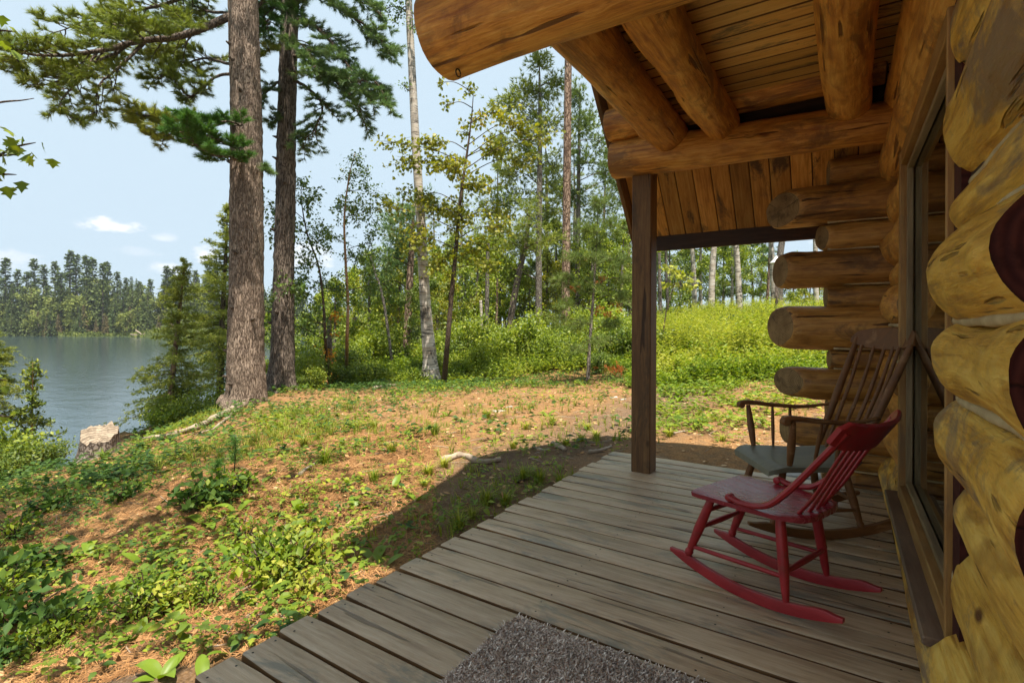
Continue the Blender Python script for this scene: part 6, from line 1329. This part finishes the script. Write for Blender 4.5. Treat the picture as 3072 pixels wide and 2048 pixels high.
# tall bright weeds on the rise beyond the porch post
def weeds(n, ur, tr, hmin, hmax, name, mat, nl, L, dens, wd=.30):
    u, t, P = scatter(n, ur, tr, dens, 1.25); N = len(P); h = rg.uniform(hmin, hmax, N) * (.5 + .85 * patch(P[:, 0], P[:, 1], .6, 5)); mb = MB(); lean = rg.normal(0, .10, (N, 2)); Pl, Dl, Nl, Ll = [], [], [], []
    for k in range(nl):
        f = .15 + .85 * (k + rg.random(N)) / nl; az = rg.random(N) * 6.283; c = P + np.stack([lean[:, 0] * h * f, lean[:, 1] * h * f, h * f], 1); Pl.append(c); Dl.append(np.stack([np.cos(az), np.sin(az), rg.uniform(-.1, .9, N)], 1)); Nl.append(np.stack([-.5 * np.cos(az), -.5 * np.sin(az), np.ones(N)], 1)); Ll.append(L * rg.uniform(.6, 1.25, N) * (1.15 - .45 * f))
    L_ = np.concatenate(Ll); leaves(mb, np.concatenate(Pl), np.concatenate(Dl), np.concatenate(Nl), L_, L_ * wd, 0, rg, .4); top = P + np.stack([lean[:, 0] * h, lean[:, 1] * h, h], 1); s = rdir(N, rg) * .005; V = np.stack([P - s, P + s, top], 1).reshape(-1, 3); mb.add(V, tris=np.arange(len(V)).reshape(-1, 3)); return tag(mb.build(name, mat, None, False), kind='stuff')
weeds(12500, (1470, 1940), (10.2, 25), .35, .85, 'meadow_weeds', M['weed'], 9, .12, lambda u, t, x, y: np.clip((t - 9.9) / 1.6, .1, 1) + 0 * u)
weeds(5200, (1440, 1940), (9.2, 14), .18, .45, 'meadow_weeds', M['herb'], 8, .10, lambda u, t, x, y: np.clip((t - 8.8) / 1.8, 0, .9), .5)
weeds(3600, (1150, 1470), (12.2, 22), .25, .6, 'forest_edge_weeds', M['weed'], 8, .10, lambda u, t, x, y: .7 * patch(x, y, .5, 33) * smooth01((u - 1100) / 180))
weeds(7500, (640, 1460), (12.2, 22), .2, .55, 'forest_edge_weeds', M['bush'], 8, .11, lambda u, t, x, y: .9 * smooth01((t - 12) / 1.2), .55)
weeds(2600, (1470, 1940), (10.0, 25), .4, .95, 'meadow_weeds', M['bush'], 9, .15, lambda u, t, x, y: patch(x, y, .7, 83), .5)
weeds(900, (1470, 1940), (10.5, 25), .6, 1.05, 'meadow_seed_heads', M['weed'], 9, .06, lambda u, t, x, y: .8 + 0 * u, .2)
# grass
def grass(n, ur, tr, L, dens, name, mat, w=.006, bl=7):
    u, t, P = scatter(n, ur, tr, dens, 1.3); N = len(P); mb = MB()
    for k in range(bl):
        az = rg.random(N) * 6.283; l = L * rg.uniform(.5, 1.2, N); d = np.stack([np.cos(az), np.sin(az), 0 * az], 1); sp = rg.uniform(.15, .8, N)[:, None]; b = P + d * rg.random((N, 1)) * .02; m = b + (d * sp * .45 + [0, 0, .75]) * l[:, None] * .6; e = b + (d * sp + [0, 0, .72]) * l[:, None]; s = np.stack([-np.sin(az), np.cos(az), 0 * az], 1) * w * .5
        V = np.stack([b - s, b + s, m + s * .8, m - s * .8, e], 1).reshape(-1, 3); q = np.arange(N)[:, None] * 5; mb.add(V, tris=q + [[3, 2, 4]], quads=q + [[0, 1, 2, 3]])
    return tag(mb.build(name, mat, None, False), kind='stuff')
grass(1300, (330, 900), (5.0, 9.6), .20, lambda u, t, x, y: patch(x, y, .9, 51) * smooth01((980 - u) / 260), 'grass', M['grass'])
grass(1500, (650, 1560), (2.2, 7.6), .12, lambda u, t, x, y: .5 * patch(x, y, 1.5, 57), 'grass', M['grass'])
grass(2200, (900, 1900), (6.0, 12), .14, lambda u, t, x, y: .5 * patch(x, y, 1.2, 61), 'grass', M['grass'])
LM = [(60, 1560, 'the bottom corner'), (520, 1500, 'the near deck edge'), (760, 1340, 'the deck edge'), (1130, 1130, 'the roof shadow'), (1470, 1040, 'the porch post'), (230, 1040, 'the tree stump'), (560, 950, 'the thick pine'), (650, 905, 'the dark pine'), (990, 880, 'the white birch'), (1350, 880, 'the rusty pine'), (520, 1110, 'the pine seedlings'), (75, 1080, 'the cedar sapling'), (1148, 945, 'the white bark piece'), (640, 1320, 'the big clump'), (20, 1300, 'the left edge'), (1700, 900, 'the meadow edge')]
SEEN_L = {}
def where(u, v, what):
    d = sorted(((math.hypot((u - a) , (v - b) * 1.5), a, b, n) for a, b, n in LM)); _, a, b, n = d[0]; dx, dy = u - a, v - b
    rel = ('in front of' if dy > 0 else 'beyond') if abs(dy) * 1.5 > abs(dx) else ('right of' if dx > 0 else 'left of'); L = '%s %s %s' % (what, rel, n)
    for q in d[1:4]:
        if L not in SEEN_L: break
        L2 = '%s %s %s, towards %s' % (what, rel, n, q[3]); L = L2 if len(L2.split()) <= 16 else L
    SEEN_L[L] = 1; return L
NUM = {2: 'two', 3: 'three', 4: 'four', 5: 'five'}
# separate tufts
def tuft_mesh(seed, nb, L, mat, w=.006):
    g = np.random.default_rng(seed); az = g.random(nb) * 6.283; l = L * g.uniform(.5, 1.1, nb); d = np.stack([np.cos(az), np.sin(az), 0 * az], 1); sp = g.uniform(.1, .85, nb)[:, None]; b = d * g.random((nb, 1)) * .03; m = b + (d * sp * .45 + [0, 0, .75]) * l[:, None] * .6; e = b + (d * sp * 1.1 + [0, 0, .66]) * l[:, None]; s = np.stack([-np.sin(az), np.cos(az), 0 * az], 1) * w * .5
    V = np.stack([b - s, b + s, m + s * .85, m - s * .85, e], 1).reshape(-1, 3); q = np.arange(nb)[:, None] * 5; return MB().add(V, tris=q + [[3, 2, 4]], quads=q + [[0, 1, 2, 3]]).mesh('tuft', mat, False)
TF = [tuft_mesh(1, 70, .17, M['grass']), tuft_mesh(2, 60, .14, M['weed'], .008), tuft_mesh(3, 80, .22, M['herb'], .005)]
tl = [(748, 1068, 2, 'dark stiff'), (860, 1108, 2, 'dark stiff'), (985, 1090, 1, 'yellow'), (1020, 1072, 1, 'yellow'), (975, 1118, 1, 'yellow'), (1120, 1160, 0, ''), (1160, 1158, 0, ''), (1055, 1215, 0, ''), (1085, 1190, 0, ''), (1205, 1100, 0, ''), (1240, 1108, 0, ''), (1290, 1115, 0, ''), (620, 1040, 1, 'yellow'), (700, 1028, 0, ''), (560, 1045, 0, ''), (1000, 1000, 2, ''), (900, 1040, 1, ''), (1120, 960, 0, ''), (1210, 985, 1, ''), (1300, 1020, 1, ''), (1335, 1012, 1, ''), (1370, 1005, 1, ''), (1270, 975, 0, ''), (1180, 1030, 0, ''), (1350, 985, 1, ''), (860, 985, 0, ''), (640, 985, 0, ''), (330, 1035, 2, ''), (240, 1062, 2, ''), (1540, 1000, 1, ''), (1600, 975, 1, ''), (1660, 1010, 1, ''), (1560, 950, 0, '')]
for k, (u, v, kd, _) in enumerate(tl):
    p = ground(u * 1.3061, v * 1.3061)
    if not clear(p[0], p[1]): continue
    o = place('grass_tuft', TF[kd], None, p - [0, 0, .01], (0, 0, k * 1.1)); s = rg.uniform(.8, 1.3); o.scale = (s, s, s); tag(o, where(u, v, ['green grass tuft', 'yellow green spiky grass tuft', 'dark stiff grass tuft'][kd]), 'grass tuft', ['green grass tufts', 'yellow green grass tufts', 'dark upright grass tufts'][kd])
# broad glossy-leaved plants, every leaf a part
def broad_leaf(L, W, arch, seed):
    n = 9; f = np.linspace(0, 1, n); w = W * np.sin(np.clip(f * .93 + .07, 0, 1) * math.pi) ** .75 * (1 - .25 * f); x = L * f * (1 - .10 * arch * f); z = L * (.75 * f - .62 * arch * f ** 2); V = []
    for k in range(n):
        for s, dz in ((-1, .16), (-.5, .03), (0, -.10), (.5, .03), (1, .16)): V.append([x[k], s * w[k], z[k] + dz * w[k]])
    Q = [[a * 5 + b, a * 5 + b + 1, (a + 1) * 5 + b + 1, (a + 1) * 5 + b] for a in range(n - 1) for b in range(4)]; return MB().add(V, quads=Q).mesh('leaf', M['broad'], True)
BL = [broad_leaf(.19, .038, 1.0, 0), broad_leaf(.16, .036, .7, 1), broad_leaf(.21, .040, 1.25, 2), broad_leaf(.12, .030, .6, 3)]
bl = [(165, 1290, 4, 1.1), (210, 1280, 3, .9), (310, 1470, 4, .85), (375, 1555, 5, .72), (535, 1290, 5, .85), (565, 1310, 4, .8), (400, 1228, 3, .9), (470, 1205, 3, 1.1), (745, 1205, 3, 1.0), (862, 1290, 4, .85), (885, 1300, 3, .8), (690, 1175, 3, .9), (660, 1180, 2, .9), (255, 1365, 3, .8), (60, 1470, 3, .9), (340, 1340, 3, .9), (545, 1180, 3, .9), (610, 1250, 3, .9), (330, 1300, 2, .9), (820, 1170, 3, .8), (765, 1250, 2, .7), (430, 1330, 2, .8), (185, 1540, 2, .7), (500, 1400, 2, .7), (640, 1420, 3, .6), (720, 1330, 3, .8), (905, 1120, 3, .9), (800, 1110, 3, .9), (960, 1150, 3, .8), (1000, 1180, 2, .7), (1105, 890, 4, 1.2), (1140, 900, 4, 1.1), (1260, 955, 3, 1), (1335, 880, 4, 1.2), (1410, 890, 3, 1.2), (540, 1130, 3, 1.0), (600, 1110, 2, 1.0), (470, 1560, 3, .7), (540, 1500, 2, .7), (90, 1545, 2, .7), (1030, 955, 3, 1), (930, 1000, 3, 1), (1560, 920, 4, 1.2), (1620, 905, 4, 1.2), (1690, 930, 4, 1.2), (1740, 900, 4, 1.2), (1780, 950, 3, 1.2), (1520, 900, 4, 1.2)]
for k, (u, v, n, s) in enumerate(bl):
    p = ground(u * 1.3061, v * 1.3061)
    if not clear(p[0], p[1]): continue
    root = empty('broadleaf_plant', p - [0, 0, .012], rg.random() * 6.28, where(u, v, 'plant with %s broad glossy leaves' % NUM[n]), 'plant', 'broad glossy leaved plants'); root.scale = (s, s, s)
    for q in range(n):
        o = place('leaf', BL[rg.integers(4)], root, (0, 0, 0), (rg.normal(0, .12), rg.uniform(-.45, .25), q * 6.283 / n + rg.normal(0, .35)))
# knee-high leafy clumps in the sunny foreground
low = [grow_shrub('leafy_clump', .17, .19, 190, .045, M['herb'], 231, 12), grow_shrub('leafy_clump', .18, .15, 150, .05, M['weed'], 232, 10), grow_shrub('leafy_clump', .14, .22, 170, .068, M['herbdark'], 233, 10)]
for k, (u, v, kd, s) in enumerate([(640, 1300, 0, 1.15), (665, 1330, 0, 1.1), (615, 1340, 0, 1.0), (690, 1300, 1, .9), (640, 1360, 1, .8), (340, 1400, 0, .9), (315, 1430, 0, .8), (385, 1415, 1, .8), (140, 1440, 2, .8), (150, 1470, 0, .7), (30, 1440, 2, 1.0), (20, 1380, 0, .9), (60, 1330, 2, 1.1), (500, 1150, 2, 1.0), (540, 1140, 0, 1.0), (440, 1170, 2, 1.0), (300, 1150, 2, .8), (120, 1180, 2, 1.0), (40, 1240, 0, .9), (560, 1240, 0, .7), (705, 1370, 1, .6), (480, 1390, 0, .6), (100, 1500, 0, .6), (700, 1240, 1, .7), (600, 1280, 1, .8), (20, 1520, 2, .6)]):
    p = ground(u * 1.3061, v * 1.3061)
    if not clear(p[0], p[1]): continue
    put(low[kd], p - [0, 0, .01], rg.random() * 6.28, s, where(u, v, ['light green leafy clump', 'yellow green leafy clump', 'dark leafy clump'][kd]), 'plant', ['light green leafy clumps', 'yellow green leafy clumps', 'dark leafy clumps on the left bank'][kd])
# pine seedling with a whorl of long needles
p = ground(690 * 1.3061, 1150 * 1.3061); p = ground(680 * 1.3061, 1160 * 1.3061)
for k, (u, v, hh, lb) in enumerate(((540, 1085, .30, 'bushy pine seedling with long soft needles on top of the small bank'), (500, 1120, .2, 'smaller pine seedling left of the bushy one on the bank'))):
    p = ground(u * 1.3061, v * 1.3061); root = empty('pine_seedling', p, 0, lb, 'pine seedling'); MB().tube([[0, 0, 0], [.01, 0, hh * .5], [.0, .01, hh]], [.006, .005, .003], 6).build('stem', M['twig'], root); g2 = np.random.default_rng(k + 3); P, D = [], []
    for q in range(34): f = g2.uniform(.25, 1); d = unit(np.array([g2.normal(), g2.normal(), .5])); r_ = g2.uniform(0, .13) * (1.2 - f); P.append(np.array([0, 0, hh * f]) + d * r_); D.append(d)
    mb = MB(); needles(mb, P, D, 16, .09, .0028, .9, g2); mb.build('needles', M['pinegreen'], root)
# litter: fallen needles, dead leaves
u, t, P = scatter(60000, (-40, 1000), (1.85, 6.5), lambda u, t, x, y: 1 - .55 * zone(u, t), 1.15); N = len(P); az = rg.random(N) * 6.283; L = rg.uniform(.05, .10, N); d = np.stack([np.cos(az), np.sin(az), rg.normal(0, .10, N)], 1); s = np.stack([-np.sin(az), np.cos(az), 0 * az], 1) * (.0005 + .00036 * t)[:, None]
b = P - d * L[:, None] / 2; b[:, 2] = P[:, 2] + .004 + rg.random(N) * .010; e = b + d * L[:, None]; e[:, 2] = np.maximum(e[:, 2], P[:, 2] + .002)
V = np.stack([b - s, b + s, e + s * .6, e - s * .6], 1).reshape(-1, 3); o = MB().add(V, quads=np.arange(len(V)).reshape(-1, 4)).build('needle_litter', M['needlelit'], None, False); tag(o, kind='stuff')
u, t, P = scatter(5200, (-40, 1900), (1.9, 11), lambda u, t, x, y: .55 + .3 * patch(x, y, 1, 71), 1.3); N = len(P); P[:, 2] += .008; mb = MB(); L = rg.uniform(.025, .06, N); leaves(mb, P, rdir(N, rg) * [1, 1, .2], rdir(N, rg) * .45 + [0, 0, 1], L, L * .6, 1, rg, -.15); tag(mb.build('leaf_litter', M['dryleaf'], None, False), kind='stuff')
u, t, P = scatter(900, (-40, 1900), (1.9, 10), lambda u, t, x, y: .6 + 0 * u, 1.3); mb = MB()
for q in P:
    L_ = rg.uniform(.08, .28); a = rg.random() * 6.283; d = np.array([math.cos(a), math.sin(a), 0]); m = q + [0, 0, .010]; mb.tube(np.array([m - d * L_ / 2, m + rg.normal(0, .012, 3) * [1, 1, .2], m + d * L_ / 2]), [.002, .003, .0015], 4, False)
tag(mb.build('twig_litter', M['drift'], None, False), kind='stuff')
# sticks, bark and roots one can tell apart
st_ = [([(570, 1422), (610, 1416), (655, 1418), (685, 1425)], .008, 'pale forked stick on the bare needles near the deck edge'), ([(650, 1422), (690, 1432), (735, 1440)], .007, 'second pale stick lying under the forked stick'), ([(1020, 1062), (1060, 1050), (1110, 1066), (1150, 1060)], .035, 'long low pale root breaking the ground by the roof shadow'), ([(1270, 1022), (1290, 1030), (1300, 1036)], .03, 'short grey branch piece in the grass left of the post'), ([(1355, 1040), (1380, 1036), (1405, 1026)], .022, 'grey fallen branch beside the far deck corner'), ([(870, 1072), (895, 1068), (920, 1070)], .012, 'dark fallen twig in the shade of the clearing'), ([(690, 1095), (710, 1078), (735, 1060)], .018, 'grey weathered stick standing out of the slope'), ([(420, 1420), (440, 1440), (455, 1470)], .005, 'thin dark stick among the leafy clumps'), ([(1190, 1108), (1215, 1102)], .012, 'small dark twig at the shadow edge'), ([(860, 897), (885, 890), (908, 888)], .05, 'pale fallen log below the white birch'), ([(1545, 995), (1570, 990), (1590, 988)], .012, 'white stick on the ground right of the post'), ([(1225, 1028), (1250, 1034), (1262, 1033)], .014, 'pale stick pointing at the post')]
for k, (pp, r, lb) in enumerate(st_):
    g = np.array([ground(a * 1.3061, b * 1.3061) for a, b in pp]); c = curve(g, 14); c[:, 2] = land(c[:, 0], c[:, 1]) + r * .55; o = MB().tube(c - c[0], r * np.linspace(1, .55, 14) * (1 + .18 * np.sin(np.arange(14) * 2.1)), 7).build('fallen_stick', M['drift'] if k not in (5, 7, 8) else M['twig'], None, True, c[0]); tag(o, lb, 'stick')
for k, (u, v, L_, w_, lb) in enumerate(((1148, 945, .18, .06, 'white curled piece of birch bark on the sunny clearing floor'), (1410, 912, .13, .045, 'white birch bark scrap left of the porch post'), (1432, 916, .09, .04, 'small white bark scrap touching the post in view'), (1170, 935, .1, .05, 'little bark flake beside the big white piece'))):
    p = ground(u * 1.3061, v * 1.3061); a = np.linspace(-1.2, 1.2, 9); V = []
    for x in np.linspace(-L_ / 2, L_ / 2, 7): V.append(np.stack([np.full(9, x) + .008 * np.sin(a * 3), w_ * np.sin(a) * .7, w_ * (np.cos(a)) * .5 - .012 + .006 * np.sin(x * 40)], 1))
    V = np.concatenate(V); Q = [[q * 9 + r_, q * 9 + r_ + 1, (q + 1) * 9 + r_ + 1, (q + 1) * 9 + r_] for q in range(6) for r_ in range(8)]; V2 = V + [0, 0, .006]; o = MB().add(V, quads=Q).add(V2, quads=Q).build('bark_piece', M['birch'], None, True, p, (0, 0, YAW + .1 * k)); tag(o, lb, 'bark')

# ------------------------------------------------------------------ maple just outside the left edge: its crown shades the left bank, two sprays reach into view
rg = np.random.default_rng(8); base = np.array([-4.6, -.6, gz(-4.6, -.6)]); root = empty('overhanging_maple', base, 0, 'maple growing out of view whose leafy sprays enter at the left edge of the sky', 'maple tree')
tp = np.array([[0, 0, -.1], [.05, .1, 2.2], [.1, .3, 4.4], [.2, .3, 7.5]]); trunk_mb(tp, [.14, .11, .085, .02], 24, 80, .006, None, 8).build('trunk', M['barkgrey'], root); w = MB(); tc = curve(tp, 40); P, D = [], []
for k in range(40):
    s = .42 + .58 * (k + rg.random()) / 40; p = tc[min(39, int(s * 39))]; az = k * 2.4; ln = rg.uniform(1.3, 3.0) * (1.15 - .5 * (s - .42)); d = np.array([math.cos(az) + .15, math.sin(az) + .35, rg.uniform(.05, .45)]); e = p + d * ln
    ab = base + e; tt = FX * ab[0] + FY * ab[1]; bad = False
    for ff in (.5, .75, 1.0):
        q_ = base + p + d * ln * ff; t_ = FX * q_[0] + FY * q_[1]; r_ = RX * q_[0] + RY * q_[1]
        if t_ > .1 and abs(FOC * r_ / t_) < 1600 and HOR - FOC * (q_[2] - EYE) / t_ > -60: bad = True
    if bad: continue
    b_ = curve([p, p + d * ln * .5 + [0, 0, .08], e], 8); w.tube(b_, np.linspace(.022, .004, 8), 5, False)
    q = 80; f = .3 + .7 * rg.random(q); j = np.minimum((f * 7).astype(int), 6); P.append(b_[j] + rg.normal(0, .26, (q, 3))); D.append(d * .5 + rg.normal(0, .6, (q, 3)) + [0, 0, -.3])
P = np.concatenate(P); D = np.concatenate(D); W = P + base; tt = FX * W[:, 0] + FY * W[:, 1]; rr = RX * W[:, 0] + RY * W[:, 1]; uu = 1536 + FOC * rr / np.maximum(tt, .05); vv2 = HOR - FOC * (W[:, 2] - EYE) / np.maximum(tt, .05)
keep = ~((tt > .05) & (uu > -40) & (vv2 > -40)); P, D = P[keep], D[keep]
# the visible sprays
for (u, v, t, ru, rv, n, u0, v0) in ((40, 340, 4.2, 40, 12, 15, -120, 370), (4, 362, 4.2, 16, 16, 7, -120, 370), (4, 75, 4.3, 14, 20, 7, -110, 60), (5, 405, 4.2, 14, 14, 6, -120, 400), (-10, 875, 5.2, 18, 22, 14, -120, 860), (2, 960, 5.0, 12, 6, 5, -100, 950)):
    c = A(u, v, t) - base; a = A(u0, v0, t) - base; i = int(np.argmin(abs(tc[:, 2] - a[2]))); w.tube(curve([tc[i], a, c, c + (c - a) * .25], 12), np.linspace(.02, .003, 12), 5, False)
    sc = t / FOC * 1.3061; pp = c + rg.normal(0, .55, (n, 1)) * np.array([RX, RY, 0]) * ru * sc + rg.normal(0, .5, (n, 1)) * np.array([0, 0, 1]) * rv * sc + rg.normal(0, .08, (n, 3)); P = np.concatenate([P, pp]); D = np.concatenate([D, rdir(n, rg) * .6 + [0, 0, -.6]])
tw = A(0, 236, 6) - base; w.tube(curve([tc[20], A(-160, 260, 6) - base, A(0, 240, 6) - base, A(45, 236, 6) - base, A(76, 231, 6) - base], 24), np.linspace(.02, .004, 24), 5, False)
w.build('branches', M['twig'], root); mb = MB(); L = rg.uniform(.07, .12, len(P)); leaves(mb, P, D, rdir(len(P), rg) * .7 + [0, 0, .8], L, L * .95, 2, rg); mb.build('crown', M['bush'], root)
# ------------------------------------------------------------------ summer haze in the air
hm = bpy.data.materials.new('haze_air'); hm.use_nodes = True; hn = hm.node_tree.nodes; hn.remove(hn['Principled BSDF'])
pv = hn.new('ShaderNodeVolumePrincipled'); pv.inputs['Density'].default_value = .00024; pv.inputs['Color'].default_value = (.90, .95, 1.0, 1); pv.inputs['Anisotropy'].default_value = .35
hm.node_tree.links.new(pv.outputs[0], hn['Material Output'].inputs['Volume'])
hz_ = MB().box((-980, -980, -5.2), (980, 980, 48)).build('haze', hm, None, False); tag(hz_, kind='stuff'); hz_.display_type = 'WIRE'
